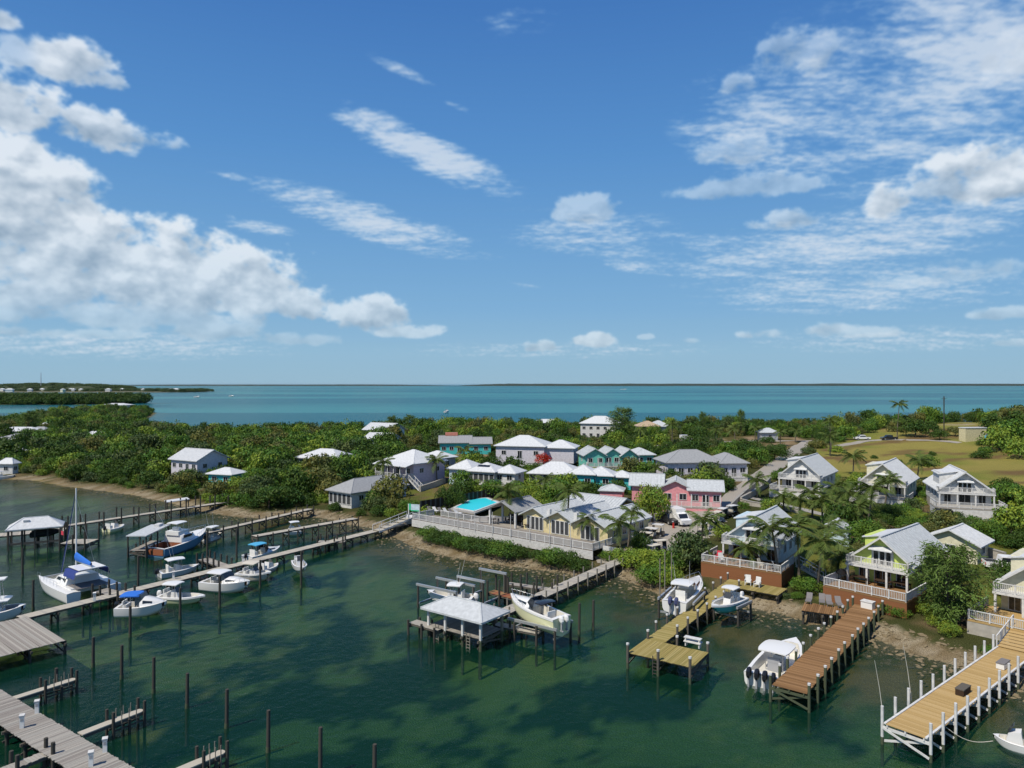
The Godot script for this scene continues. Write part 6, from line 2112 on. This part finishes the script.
func scrub() -> void:
	var spots := []
	var r := RandomNumberGenerator.new()
	r.seed = 501
	var z := -66.0
	while z > -668.0:
		var step := 2.9 if z > -240.0 else 3.9
		var x := 0.78 * z - 12.0
		while x < 0.78 * -z + 12.0:
			var p := Vector2(x + r.randf_range(-1.4, 1.4), z + r.randf_range(-1.4, 1.4))
			x += step
			var big := r.randf()
			var pick := r.randf()
			if p.x < -420.0 or p.x > 330.0:
				continue
			var d := inland(p.x, p.y)
			if d < (4.0 if z > -260.0 else 1.0):
				continue
			var px := 512.0 + p.x / -p.y * FOCAL
			var dense := 1.0
			var radius := lerpf(1.5, 4.0, big * big)
			var tall := lerpf(2.2, 5.4, big * big)
			if px > 395.0 and -p.y < 330.0:
				# between the houses: lower and looser
				dense = 0.74
				radius = lerpf(1.0, 3.0, big * big)
				tall = lerpf(1.1, 3.9, big * big)
			if px > 395.0 and -p.y > 300.0 and px < 800.0:
				tall = lerpf(2.8, 6.0, big)
				radius = lerpf(1.8, 3.6, big)
				dense = 0.85
			if px > 760.0 and -p.y > 240.0:
				dense = 0.5 if px < 985.0 else 1.0
				radius = lerpf(1.6, 3.4, big)
				tall = lerpf(2.0, 5.5, big)
			if px > 760.0 and -p.y > 150.0 and -p.y < 262.0:
				tall = minf(tall, 2.2)
				dense *= 0.6
			if big > 0.93:
				tall *= 1.3
				radius *= 1.15
			if d < 9.0 and z > -260.0:
				radius *= 0.7
				tall *= 0.6
				dense *= 0.7
			if pick > dense or not free_at(p, radius * 0.55):
				continue
			var inside := false
			for zn in ["field", "lawn", "yard", "verge", "garden", "bare"]:
				if Geometry2D.is_point_in_polygon(p, zones[zn]):
					inside = pick > (0.05 if zn == "bare" else 0.012)
			if inside:
				continue
			var y := height_for(d, p.x, p.y)
			# in the open wood neighbouring crowns differ in kind by patches
			var patch := grain.get_noise_2d(p.x * 0.5 + 300.0, p.y * 0.5) + r.randf_range(-0.28, 0.28)
			var kind := 0 if patch < -0.16 else 1 if patch < 0.12 else 2 if patch < 0.3 else 3
			if r.randf() < 0.14:
				kind = 4
			spots.append([radius * tall / (p.y * p.y), Vector3(p.x, y, p.y), radius, tall, kind])
		z -= step
	spots.sort_custom(func(a, b): return a[0] > b[0])
	var names := ["dark glossy green broadleaf shrub tree in the village scrub", "mid green broadleaf shrub tree in the village scrub", "bright yellow-green shrub tree in the village scrub", "olive brownish shrub tree in the village scrub", "dull grey-green shrub tree in the village scrub"]
	var lots := {}
	for i in spots.size():
		var s: Array = spots[i]
		if i < 290:
			tree(s[1], s[2], s[3], s[4] if s[3] < 3.5 and -s[1].z < 150.0 else s[4] * 2 + i % 2, names[s[4]], "shrub tree", ["dark", "mid green", "yellow-green", "olive", "grey-green"][s[4]] + " shrub trees of the village", "shrub_tree", -s[1].z < 150.0 and s[3] < 3.5)
		else:
			var key: int = s[4] * 2 + i % 2
			if not lots.has(key):
				lots[key] = []
			lots[key].append(s)
	for key in lots:
		mass("scrub_wood", "dense low wood of " + ["dark green", "mid green", "yellow-green", "olive", "grey-green"][key / 2] + " crowns covering the island", lots[key], crowns[key])

func mass(called: String, label: String, spots: Array, mesh: Mesh) -> void:
	var mm := MultiMesh.new()
	mm.transform_format = MultiMesh.TRANSFORM_3D
	mm.mesh = mesh
	mm.instance_count = spots.size()
	var r := RandomNumberGenerator.new()
	r.seed = spots.size()
	for i in spots.size():
		var s: Array = spots[i]
		mm.set_instance_transform(i, Transform3D(Basis(Vector3.UP, r.randf() * TAU) * Basis.from_scale(Vector3(s[2], s[3], s[2])), s[1] - Vector3(0, 0.25, 0)))
	var o := MultiMeshInstance3D.new()
	o.name = numbered(called)
	o.multimesh = mm
	o.material_override = M.leaf
	add_child(o)
	tag(o, label, "wood", "", "stuff")

func plants() -> void:
	# mangroves along the resort shore
	var i := 0
	for q in [[428, 541, 2.2], [441, 544, 2.1], [452, 547, 2.0], [464, 549, 1.9], [476, 552, 2.1], [489, 554, 2.2], [502, 557, 2.3], [515, 559, 2.0], [541, 562, 1.8], [553, 565, 2.3], [566, 568, 2.2], [580, 570, 1.6]]:
		tree(land(q[0], q[1]), q[2] * 1.05, q[2] * 1.1, 0 if i % 3 else 1, "dark mangrove bush under the boardwalk, %s of the row from the shore steps" % NTH[i], "bush", "mangrove bushes under the boardwalk", "mangrove_bush", true)
		i += 1
	# bushes at the foot of the parking lot and round the blue house
	for q in [[625, 563, 2.6, 2.2, 2], [640, 567, 2.8, 2.4, 2], [654, 569, 3.0, 2.8, 2], [668, 571, 2.4, 2.6, 1], [655, 584, 2.7, 2.6, 1], [668, 585, 2.2, 2.4, 2], [610, 560, 1.6, 1.5, 1], [682, 564, 2.4, 3.2, 0], [692, 561, 2.3, 3.2, 0], [699, 553, 1.7, 2.2, 1], [806, 592, 2.0, 1.9, 1], [797, 598, 0.9, 0.8, 1]]:
		tree(land(q[0], q[1]), q[2], q[3], q[4], "dense leafy bush between the parking lot and the blue house dock", "bush", "bushes between parking lot and blue house dock", "bush", true)
	for q in [[641, 554, 1.6, 3.6, 0, "small dark round tree standing in the parking lot"], [652, 522, 3.6, 6.4, 2, "full bright green tree beside the pink bungalow"], [722, 540, 1.5, 2.6, 2, "yellow-green shrub by the golf carts behind the blue house"], [694, 456, 5.2, 7.0, 0, "dark round tree on the bare plot"], [748, 457, 4.6, 5.6, 0, "dark round tree by the top of the lane"], [775, 460, 4.4, 5.0, 0, "dark spreading tree beside the lane"],
			[447, 508, 2.4, 4.6, 0, "dark tree beside the pool fence"], [458, 508, 1.8, 3.6, 0, "smaller dark tree beside the pool chairs"], [865, 548, 3.0, 4.2, 1, "round bright bush behind the lime house"], [545, 458, 3.4, 4.4, 1, "green tree hiding the corner of the large lavender villa"]]:
		tree(land(q[0], q[1]), q[2], q[3], q[4], q[5], "tree", "", "broadleaf_tree", true)
	var fl := land(543, 468)
	clear_at(fl + Vector3(0, 0, 3.0), 3.0)
	var ft := thing("flame_tree", "small red flowering tree in front of the large lavender villa", "tree", fl)
	var c := node(ft, "crown", leafy(777, Color(0.42, 0.03, 0.012), 40, 40, 0.06, 0.9), M.leaf)
	c.transform = Transform3D(Basis.from_scale(Vector3(2.2, 2.8, 2.2)), Vector3(0, 1.2, 0))
	node(ft, "trunk", trunk_mesh, M.bark).scale = Vector3(1.4, 2.2, 1.4)
	# bushes round the lime house wall
	for q in [[874, 608, 1.2, 1.3, 1], [882, 611, 1.4, 1.4, 1], [892, 614, 1.3, 1.3, 1], [901, 617, 1.1, 1.2, 1], [930, 616, 1.4, 1.5, 2], [950, 636, 1.2, 1.5, 2], [938, 626, 1.3, 1.2, 2]]:
		tree(land(q[0], q[1]), q[2], q[3], q[4], "low bush against the cedar wall of the lime house", "bush", "bushes at the lime house wall", "bush", true)
	# hedge under the white houses
	for k in 13:
		var f := k / 12.0
		tree(land(lerpf(880, 985, f), lerpf(521, 541, f) - 6.0 * sin(f * PI)), 1.7, 1.9, 2, "clipped yellow-green hedge bush behind the lime house, %s of the row from the shed" % NTH[k], "bush", "hedge bushes below the gable houses", "hedge_bush", true)
	# palms
	for q in [[778, 585, 771, 528, 2.7, "palm in front of the blue house roof with a bare grey trunk"], [770, 577, 748, 547, 2.4, "low leaning palm over the blue house terrace"], [799, 582, 796, 528, 2.8, "tall palm at the stair corner of the blue house"], [817, 592, 822, 541, 3.0, "heavy headed palm between the blue and lime houses"], [836, 583, 838, 556, 2.6, "shorter palm with drooping fronds beside the lime house"],
			[829, 560, 826, 528, 2.7, "palm in front of the small blue shed"], [511, 530, 508, 491, 2.7, "palm beside the pool end of the resort"], [567, 537, 569, 492, 2.7, "palm in front of the yellow gables"], [621, 560, 619, 523, 2.6, "palm at the resort end of the parking lot"], [628, 552, 632, 512, 2.0, "small palm against the resort side wing"], [700, 560, 703, 520, 2.4, "palm rising from the dark bushes by the parking lot"],
			[757, 498, 756, 480, 2.6, "palm at the bend of the lane wall"], [853, 474, 853, 456, 3.0, "palm on the grass behind the cream gable house"], [830, 456, 829, 436, 2.8, "palm on the field edge beneath the taller one"], [831, 452, 829, 420, 2.8, "tall palm on the field edge by the lane top"], [897, 437, 899, 404, 2.9, "tallest palm on the dry hill"], [868, 525, 872, 488, 3.0, "large palm before the cream gable house"],
			[846, 522, 848, 493, 2.8, "palm close by the cream gable house stairs"], [917, 480, 919, 460, 3.2, "palm leaning behind the cream gable roof"], [812, 520, 812, 492, 2.6, "palm beside the white house with brown storage"], [833, 515, 836, 487, 2.6, "second palm beside the white house with brown storage"], [384, 492, 384, 462, 2.6, "palm before the columns of the lavender pink villa"], [437, 484, 436, 460, 2.6, "palm at the annex of the lavender pink villa"],
			[465, 463, 464, 450, 2.6, "palm in the sandy yard of the turquoise bungalow"], [713, 488, 712, 472, 2.4, "small palm before the arched porch of the white villa"], [885, 505, 888, 480, 2.6, "palm hiding the deck of the cream gable house"], [860, 515, 862, 500, 2.4, "low palm in the garden of the cream gable house"], [799, 520, 800, 500, 2.5, "low palm by the path below the white gable house"], [822, 524, 821, 500, 2.6, "palm between the path wall and the blue shed"], [856, 533, 857, 508, 2.7, "palm over the round bush behind the lime house"], [783, 512, 783, 496, 2.3, "young palm at the brown storage of the white gable house"], [548, 497, 546, 480, 2.3, "palm before the white screened pavilion"], [655, 482, 655, 468, 2.3, "palm behind the pink bungalow"], [590, 548, 592, 520, 2.3, "slim palm at the corner post of the boardwalk"]]:
		palm(q[0], q[1], q[2], q[3], q[4], q[5])
	for q in [[672, 447, 672, 424, 2.8], [735, 446, 734, 428, 2.6], [715, 444, 716, 430, 2.4], [780, 446, 780, 432, 2.4], [795, 442, 796, 430, 2.4], [640, 445, 641, 430, 2.6], [755, 440, 755, 428, 2.4]]:
		palm(q[0], q[1], q[2], q[3], q[4], "palm in the belt of trees along the north shore", "palms along the north shore", 13)
	casuarina(948, 625, 545, "large feathery casuarina at the corner of the lime house", 1.15)
	casuarina(938, 600, 556, "smaller feathery casuarina behind the large one", 1.1)
	casuarina(957, 612, 563, "bushy casuarina over the beach by the cream house", 0.9)
	for q in [[622, 440, 408, 1.1, "tall dark casuarina next to the white two storey villa"], [703, 436, 412, 0.55, "thin spire-like pine on the north shore"], [741, 436, 410, 0.5, "second thin spire-like pine on the north shore"], [410, 435, 415, 1.0, "casuarina behind the light blue hilltop house"], [392, 436, 416, 0.8, "casuarina beside the hilltop house gable"], [510, 436, 420, 1.0, "feathery casuarina on the north shore before the sea"],
			[906, 436, 416, 1.2, "dark casuarina at the foot of the tallest palm"], [28, 436, 411, 1.2, "grey casuarina clump behind the long white roof"], [56, 428, 410, 1.0, "casuarina on the neck of the wooded spit"]]:
		casuarina(q[0], q[1], q[2], q[4], q[3])
	for q in [[915, 437, 4.0, 6.0, 0], [928, 434, 3.4, 4.5, 0], [940, 440, 3.0, 3.6, 0], [955, 436, 3.0, 3.4, 3], [868, 433, 3.4, 4.2, 1], [845, 440, 3.2, 5.0, 1], [1000, 450, 5.0, 7.5, 2], [1012, 446, 5.0, 8.0, 1], [1020, 458, 4.0, 6.0, 2], [996, 436, 5.0, 7.0, 0], [1022, 438, 5.5, 8.5, 0], [985, 455, 2.0, 2.4, 1], [1003, 493, 2.6, 3.0, 0]]:
		tree(land(q[0], q[1]), q[2], q[3], q[4] * 2, "spreading tree on the edge of the dry grass hill", "tree", "trees on the edge of the dry hill")
	scrub()

# ---------------------------------------------------------------- roads, parking, vehicles, far land
func strip(called: String, pts: Array, width: float, m: Material, lift_ := 0.07) -> void:
	roads.append([pts, width / 2])
	var mb := MB.new()
	var line := []
	for i in pts.size() - 1:
		var n := maxi(1, int(pts[i].distance_to(pts[i + 1]) / 1.6))
		for k in n:
			line.append(pts[i].lerp(pts[i + 1], k / float(n)))
	line.append(pts[-1])
	var rows := []
	for i in line.size():
		var d: Vector3 = line[mini(i + 1, line.size() - 1)] - line[maxi(i - 1, 0)]
		d.y = 0
		var s := Vector3(-d.z, 0, d.x).normalized()
		var row := []
		for k in 5:
			var q: Vector3 = line[i] + s * lerpf(-0.5, 0.5, k / 4.0) * width
			row.append(Vector3(q.x, ground(q.x, q.z) + lift_, q.z))
		rows.append(row)
	mb.loft(rows, Vector3(0, -90, 0))
	structure(called, mb, m)

func draped(called: String, px: Array, m: Material, lift_ := 0.06) -> void:
	var poly := PackedVector2Array()
	var lo := Vector2(1e9, 1e9)
	var hi := -lo
	for q in px:
		var p := flat(land(q[0], q[1]))
		poly.append(p)
		lo = lo.min(p)
		hi = hi.max(p)
	var mb := MB.new()
	var s := 1.2
	var x := lo.x
	while x < hi.x:
		var z := lo.y
		while z < hi.y:
			if Geometry2D.is_point_in_polygon(Vector2(x + s / 2, z + s / 2), poly):
				var p := []
				for q in [[0, 0], [1, 0], [1, 1], [0, 1]]:
					var a: float = x + q[0] * s
					var b: float = z + q[1] * s
					p.append(Vector3(a, ground(a, b) + lift_, b))
				mb.face(p, Vector3.UP)
			z += s
		x += s
	structure(called, mb, m)
	var c := (lo + hi) / 2
	roads.append([[Vector3(lo.x + 2, 0, c.y), Vector3(hi.x - 2, 0, c.y)], (hi.y - lo.y) * 0.38])

func low_wall(label: String, pts: Array, h: float, m: String, thick := 0.35) -> void:
	var t := thing("garden_wall", label, "wall", pts[0])
	for i in pts.size() - 1:
		var a: Vector3 = pts[i] - pts[0]
		var b: Vector3 = pts[i + 1] - pts[0]
		var mb := MB.new()
		mb.bar(a + Vector3(0, h / 2 - 0.4, 0), b + Vector3(0, h / 2 - 0.4, 0), thick, h + 0.8)
		put(t, "wall_run", mb, M[m])
		var cp := MB.new()
		cp.bar(a + Vector3(0, h + 0.05, 0), b + Vector3(0, h + 0.05, 0), thick + 0.14, 0.1)
		put(t, "coping", cp, M.concrete)

func wheel(t: Node3D, p: Vector3, r: float, w: float) -> void:
	var e := Node3D.new()
	e.name = "wheel"
	t.add_child(e, true)
	e.position = p
	var mb := MB.new()
	mb.tube(Vector3(0, 0, -w / 2), Vector3(0, 0, w / 2), r, r, 12)
	put(e, "tyre", mb, M.tyre)
	var rm := MB.new()
	rm.tube(Vector3(0, 0, -w / 2 - 0.01), Vector3(0, 0, w / 2 + 0.01), r * 0.55, r * 0.55, 10)
	put(e, "rim", rm, M.alloy)

func golf_cart(p: Vector3, turn: float, body: String, label: String, group := "") -> void:
	var t := thing("golf_cart", label, "golf cart", p, turn, group)
	var mb := MB.new()
	mb.slab([Vector3(-1.15, 0.3, 0.55), Vector3(1.15, 0.3, 0.55), Vector3(1.2, 0.62, 0.55), Vector3(0.75, 0.86, 0.55), Vector3(0.55, 0.5, 0.55), Vector3(0.05, 0.45, 0.55), Vector3(0.0, 0.72, 0.55), Vector3(-1.1, 0.78, 0.55)], Vector3(0, 0, 1.1))
	put(t, "body", mb, M[body])
	bx(t, "seat", Vector3(-0.3, 0.82, 0), Vector3(0.55, 0.14, 1.0), M.canvas_tan)
	bx(t, "seat_back", Vector3(-0.58, 1.08, 0), Vector3(0.12, 0.45, 1.0), M.canvas_tan)
	for z in [-0.5, 0.5]:
		for q in [[0.65, 0.8], [-0.95, 0.75]]:
			var ps := MB.new()
			ps.tube(Vector3(q[0], q[1], z), Vector3(q[0] * 0.85, 1.86, z), 0.025, 0.025, 5)
			put(t, "roof_post", ps, M.car_black)
		wheel(t, Vector3(0.78, 0.24, z), 0.24, 0.18)
		wheel(t, Vector3(-0.78, 0.24, z), 0.24, 0.18)
	var e := MB.new()
	e.box(Vector3(-0.12, 1.9, 0), Vector3(1.9, 0.09, 1.2))
	put(t, "roof", e, M.canvas_tan if body == "car_white" else M.white)
	bx(t, "windscreen", Vector3(0.62, 1.35, 0), Vector3(0.03, 0.9, 1.0), M.tinted_screen, Basis(Vector3.BACK, 0.12))

func pickup(p: Vector3, turn: float, paint: String, label: String, van := false) -> void:
	var t := thing("pickup_truck" if not van else "delivery_van", label, "truck" if not van else "van", p, turn)
	var mb := MB.new()
	var hb := 1.0
	if van:
		mb.slab([Vector3(-2.6, 0.4, 0.95), Vector3(2.6, 0.4, 0.95), Vector3(2.65, 1.1, 0.95), Vector3(1.7, 1.25, 0.95), Vector3(1.2, 2.0, 0.95), Vector3(0.7, 2.1, 0.95), Vector3(0.65, 2.7, 0.95), Vector3(-2.6, 2.7, 0.95)], Vector3(0, 0, 1.9))
	else:
		mb.slab([Vector3(-2.7, 0.45, 0.95), Vector3(2.7, 0.45, 0.95), Vector3(2.75, 0.95, 0.95), Vector3(1.5, 1.12, 0.95), Vector3(-2.7, 1.1, 0.95)], Vector3(0, 0, 1.9))
	put(t, "body", mb, M[paint])
	if not van:
		var cb := MB.new()
		cb.slab([Vector3(1.45, 1.1, 0.85), Vector3(0.8, 1.78, 0.75), Vector3(-0.9, 1.8, 0.75), Vector3(-1.1, 1.1, 0.85)], Vector3(0, 0, 1.6))
		put(t, "cab", cb, M[paint])
		for z in [-1, 1]:
			var wn := MB.new()
			wn.slab([Vector3(1.15, 1.18, z * 0.87), Vector3(0.72, 1.68, z * 0.8), Vector3(-0.85, 1.7, z * 0.8), Vector3(-0.98, 1.18, z * 0.87)], Vector3(0, 0, z * 0.05))
			put(t, "side_window", wn, M.glass)
		bx(t, "truck_bed", Vector3(-1.9, 1.08, 0), Vector3(1.45, 0.08, 1.6), M.tyre)
	var ws := MB.new()
	if van:
		ws.slab([Vector3(1.72, 1.28, -0.8), Vector3(1.72, 1.28, 0.8), Vector3(1.24, 1.95, 0.8), Vector3(1.24, 1.95, -0.8)], Vector3(0.04, 0.03, 0))
	else:
		ws.slab([Vector3(1.42, 1.15, -0.72), Vector3(1.42, 1.15, 0.72), Vector3(0.86, 1.74, 0.66), Vector3(0.86, 1.74, -0.66)], Vector3(0.04, 0.03, 0))
	put(t, "windscreen", ws, M.glass)
	for x in [-1.7, 1.75]:
		for z in [-0.85, 0.85]:
			wheel(t, Vector3(x, 0.38, z), 0.38, 0.25)
	for z in [-0.7, 0.7]:
		bx(t, "headlight", Vector3(2.72, 0.8, z), Vector3(0.06, 0.16, 0.35), M.plastic)
		bx(t, "tail_light", Vector3(-2.72 if not van else -2.62, 0.85, z), Vector3(0.05, 0.25, 0.14), M.car_red)

func ways() -> void:
	var up_ := func(a: Array) -> Array:
		var r := []
		for q in a:
			r.append(land(q[0], q[1]))
		return r
	strip("lane", up_.call([[812, 441], [800, 447], [786, 458], [766, 473], [750, 486], [733, 500], [716, 512], [700, 524], [684, 536]]), 5.2, M.road)
	strip("side_path", up_.call([[748, 497], [765, 501], [790, 507], [815, 513], [850, 520]]), 2.2, M.concrete, 0.08)
	strip("hill_track", up_.call([[838, 446], [862, 441.5], [880, 440], [905, 440], [940, 441], [960, 443]]), 3.5, M.road)
	strip("shore_path", up_.call([[270, 500], [300, 492], [325, 488], [350, 484]]), 2.4, M.road)
	strip("back_lane", up_.call([[655, 446], [700, 442.5], [760, 441], [812, 441]]), 4.0, M.road)
	strip("east_lane", up_.call([[940, 548], [965, 553], [990, 559], [1030, 566]]), 3.0, M.concrete)
	draped("parking_lot", [[596, 560], [612, 545], [628, 528], [648, 512], [700, 508], [728, 512], [720, 530], [700, 546], [662, 560], [630, 566], [606, 566]], M.road)
	low_wall("grey capped wall along the lane on the pink bungalow side", up_.call([[710, 529], [724, 516], [735, 505], [748, 493], [758, 485]]), 1.0, "stone")
	low_wall("curved pale wall at the bend of the lane by the palm", up_.call([[741, 503], [752, 497], [764, 489], [770, 482]]), 1.1, "stone")
	low_wall("pale garden wall along the path behind the blue house", up_.call([[741, 503], [752, 506], [775, 509], [800, 514]]), 0.8, "stone")
	low_wall("white garden wall beside the lavender villa lawn", up_.call([[420, 492], [432, 488], [445, 483]]), 1.2, "stone")
	low_wall("pale wall behind the east garden with a cream board", up_.call([[962, 549], [985, 556], [1005, 562]]), 1.2, "stone")

func far_land() -> void:
	# mangrove cay across the channel, the wooded point with the far village behind it, low cays on the horizon
	var mound := func(called: String, cx: float, cz: float, rx: float, rz: float, h: float, seed_: int, c: Color) -> void:
		var f := FastNoiseLite.new()
		f.seed = seed_
		f.frequency = 0.01
		var mb := MB.new()
		mb.tinted = true
		mb.col = c
		var g := []
		for i in 49:
			var row := []
			var x := lerpf(-1, 1, i / 48.0)
			for j in 13:
				var z := lerpf(-1, 1, j / 12.0)
				var e := clampf((1.0 - x * x) * 1.6, 0, 1) * clampf((1.0 - z * z) * 2.0, 0, 1)
				var n := f.get_noise_2d(x * rx * 400.0 / rx, z * 200.0 + seed_)
				row.append(Vector3(cx + x * rx, -1.2 + (h + 1.2) * e * (1.0 + 0.5 * n), cz + z * rz))
			g.append(row)
		mb.loft(g, Vector3(0, -9000, 0))
		structure(called, mb, M.seabed)
	mound.call("mangrove_cay", -745.0, -955.0, 270.0, 78.0, 1.4, 3, Color(0.06, 0.07, 0.03))
	mound.call("village_point", -1720.0, -2350.0, 740.0, 170.0, 4.0, 5, Color(0.1, 0.1, 0.06))
	mound.call("village_hill", -1620.0, -2500.0, 330.0, 160.0, 16.0, 6, Color(0.05, 0.06, 0.03))
	mound.call("horizon_cay", 4300.0, -10500.0, 5200.0, 500.0, 26.0, 7, Color(0.035, 0.045, 0.03))
	mound.call("horizon_cay", 700.0, -9800.0, 1500.0, 400.0, 24.0, 8, Color(0.035, 0.045, 0.03))
	mound.call("horizon_cay", -3400.0, -10500.0, 2700.0, 300.0, 15.0, 9, Color(0.04, 0.05, 0.035))
	var r := RandomNumberGenerator.new()
	r.seed = 91
	var spots := []
	for i in 1500:
		var x := r.randf_range(-1, 1)
		var z := r.randf_range(-1, 1)
		if absf(x) + absf(z) * 0.25 < 0.97:
			spots.append([0, Vector3(-745 + x * 264, 0.3, -955 + z * 68), r.randf_range(5, 11), r.randf_range(7, 13.5)])
	mass("mangrove_wood", "dark flat wood covering the mangrove cay", spots, crowns[0])
	spots = []
	for i in 900:
		var x := r.randf_range(-1, 1)
		var z := r.randf_range(-1, 1)
		spots.append([0, Vector3(-1720 + x * 700, 1.5, -2350 + z * 120), r.randf_range(6, 14), r.randf_range(6, 11)])
	for i in 700:
		var a := r.randf() * TAU
		var k := sqrt(r.randf()) * 0.9
		spots.append([0, Vector3(-1620 + cos(a) * k * 320, 15.0 * (1.0 - k * k), -2500 + sin(a) * k * 140), r.randf_range(8, 16), r.randf_range(9, 16)])
	mass("village_wood", "dark wood on the far village point and hill", spots, crowns[8])
	for i in 34:
		var x := -1690.0 + (i - 17.0) / 17.0 * 620.0 + r.randf_range(-60, 60)
		var t := thing("village_house", "tiny pale roofed house of the village on the far point", "house", Vector3(x, 2.0, -2220.0 + r.randf_range(-60, 40)), r.randf_range(-0.5, 0.5), "houses of the far village")
		var w := r.randf_range(9, 22)
		bx(t, "wall", Vector3(0, 3, 0), Vector3(w, 8, 10), M.white if i % 3 else M.pale_cream)
		var mb := MB.new()
		hip(mb, -w / 2 - 1, w / 2 + 1, -6, 6, 7, 3.5)
		put(t, "roof", mb, M.roof_white if i % 4 else M.roof_pale)
	var tw := thing("radio_mast", "thin radio mast above the hill of the far village", "mast", Vector3(-1590, 20, -2400))
	var tm := MB.new()
	tm.tube(Vector3.ZERO, Vector3(0, 45, 0), 1.4, 0.6, 5)
	put(tw, "lattice", tm, M.grey_wall)
	var pl := land(944, 437)
	var ut := thing("utility_pole", "dark utility pole standing on the dry hill", "pole", pl)
	pole(ut, "post", Vector3(0, -0.5, 0), 14.5, 0.18, M.pile)
	bx(ut, "cross_arm", Vector3(0, 13.2, 0), Vector3(1.8, 0.14, 0.12), M.pile)
	# rocks along the beach
	var mm := MultiMesh.new()
	mm.transform_format = MultiMesh.TRANSFORM_3D
	var rk := MB.new()
	rk.tinted = true
	var rr := RandomNumberGenerator.new()
	rr.seed = 6
	var ring := []
	for i in 5:
		var row := []
		for k in 8:
			var a := TAU * k / 7.0
			var e := PI * i / 4.0
			var s := 1.0 + rr.randf_range(-0.22, 0.22) if k < 7 else 1.0
			row.append(Vector3(sin(e) * cos(a) * s, cos(e) * 0.6, sin(e) * sin(a) * s))
		row[7] = row[0]
		ring.append(row)
	rk.col = Color(0.36, 0.29, 0.18)
	for i in 4:
		for k in 7:
			rk.face([ring[i][k], ring[i + 1][k], ring[i + 1][k + 1], ring[i][k + 1]], ring[i][k] + ring[i + 1][k + 1])
	mm.mesh = rk.mesh()
	var where := []
	for i in 9000:
		var f := rr.randf()
		var j := rr.randi_range(1, 32)
		var p := shore[j].lerp(shore[j + 1], f) + Vector2(rr.randfn() * 2.4, rr.randfn() * 2.4)
		var d := inland(p.x, p.y)
		if d < -7.0 or d > 4.5:
			continue
		where.append(Vector3(p.x, height_for(d, p.x, p.y), p.y))
	mm.instance_count = where.size()
	for i in where.size():
		var s := 0.06 + 0.2 * pow(rr.randf(), 4.0)
		mm.set_instance_transform(i, Transform3D(Basis.from_euler(Vector3(rr.randf() * 0.6, rr.randf() * TAU, 0)) * Basis.from_scale(Vector3(s * 1.3, s, s)), where[i]))
	var o := MultiMeshInstance3D.new()
	o.name = "shore_rocks"
	o.multimesh = mm
	o.material_override = M.rock
	add_child(o)
	tag(o, "loose tan rocks strewn along the tide line", "rocks", "", "stuff")

func vehicles() -> void:
	var i := 0
	for q in [[657, 536, 2.6, "car_black", "dark golf cart at the wall of the resort side wing"], [651, 540, 2.5, "car_black", "dark golf cart beside the one by the side wing"], [645, 544.5, 2.7, "car_white", "white golf cart in the row by the side wing"], [638, 549, 2.6, "car_black", "dark golf cart at the palm end of the row by the side wing"],
			[661, 553, 0.4, "car_white", "white golf cart in front of the small dark parking tree"], [655, 558, 0.6, "car_white", "white golf cart beside the hedge of the parking lot"], [703, 535, 0.9, "car_black", "golf cart with pale roof at the lower end of the lane row"], [708, 530.5, 0.9, "car_white", "golf cart second in the lane row"], [713, 526.5, 0.9, "car_black", "golf cart third in the lane row"], [718, 522.5, 0.9, "car_white", "golf cart fourth in the lane row"], [723, 519, 0.9, "car_black", "golf cart at the upper end of the lane row"], [733, 516, 0.6, "car_black", "dark golf cart by the shrub behind the blue house"]]:
		golf_cart(land(q[0], q[1]), q[2], q[3], q[4], "golf carts in the parking lot")
		i += 1
	pickup(land(679, 524), -1.3, "car_white", "white box van parked nose out by the pink bungalow", true)
	pickup(land(668, 523), -1.25, "car_black", "black pickup next to the white box van")
	pickup(land(862, 440), 3.1, "car_white", "white pickup on the hill track")
	pickup(land(889, 440), 3.1, "car_black", "black pickup on the hill track")
	pickup(land(687, 442), 0.1, "car_white", "white van on the bare plot by the kiosk", true)
	pickup(land(700, 442), 0.1, "car_black", "dark pickup behind the white van on the bare plot")
	pickup(land(944, 519), 0.2, "car_black", "dark car parked under the two level deck")
	pickup(land(1008, 570), -0.3, "car_white", "white pickup behind the east garden wall")
	var hy := thing("fire_hydrant", "red hydrant in the parking lot before the white van", "hydrant", land(673.5, 528.5))
	var mb := MB.new()
	mb.tube(Vector3.ZERO, Vector3(0, 0.8, 0), 0.2, 0.18, 8)
	mb.tube(Vector3(0, 0.8, 0), Vector3(0, 1.0, 0), 0.24, 0.06, 8)
	put(hy, "barrel", mb, M.car_red)
	var bd := thing("notice_board", "cream board on the wall of the east garden", "board", land(975, 556), -0.2)
	bx(bd, "panel", Vector3(0, 0.9, 0.3), Vector3(2.6, 1.3, 0.08), M.cream)
	for x in [-1.0, 1.0]:
		bx(bd, "post", Vector3(x, 0.4, 0.22), Vector3(0.1, 1.4, 0.1), M.dark_wood)

func _ready() -> void:
	rng.seed = 77
	set_view()
	var b := MB.new()
	b.box(Vector3.ZERO, Vector3.ONE)
	unit_box = b.mesh()
	b = MB.new()
	b.tube(Vector3.ZERO, Vector3.UP, 1.0, 1.0, 8)
	unit_pole = b.mesh()
	materials()
	set_shore()
	terrain()
	waters()
	ways()
	make_plants()
	far_land()
	houses()
	piers()
	boats()
	vehicles()
	plants()
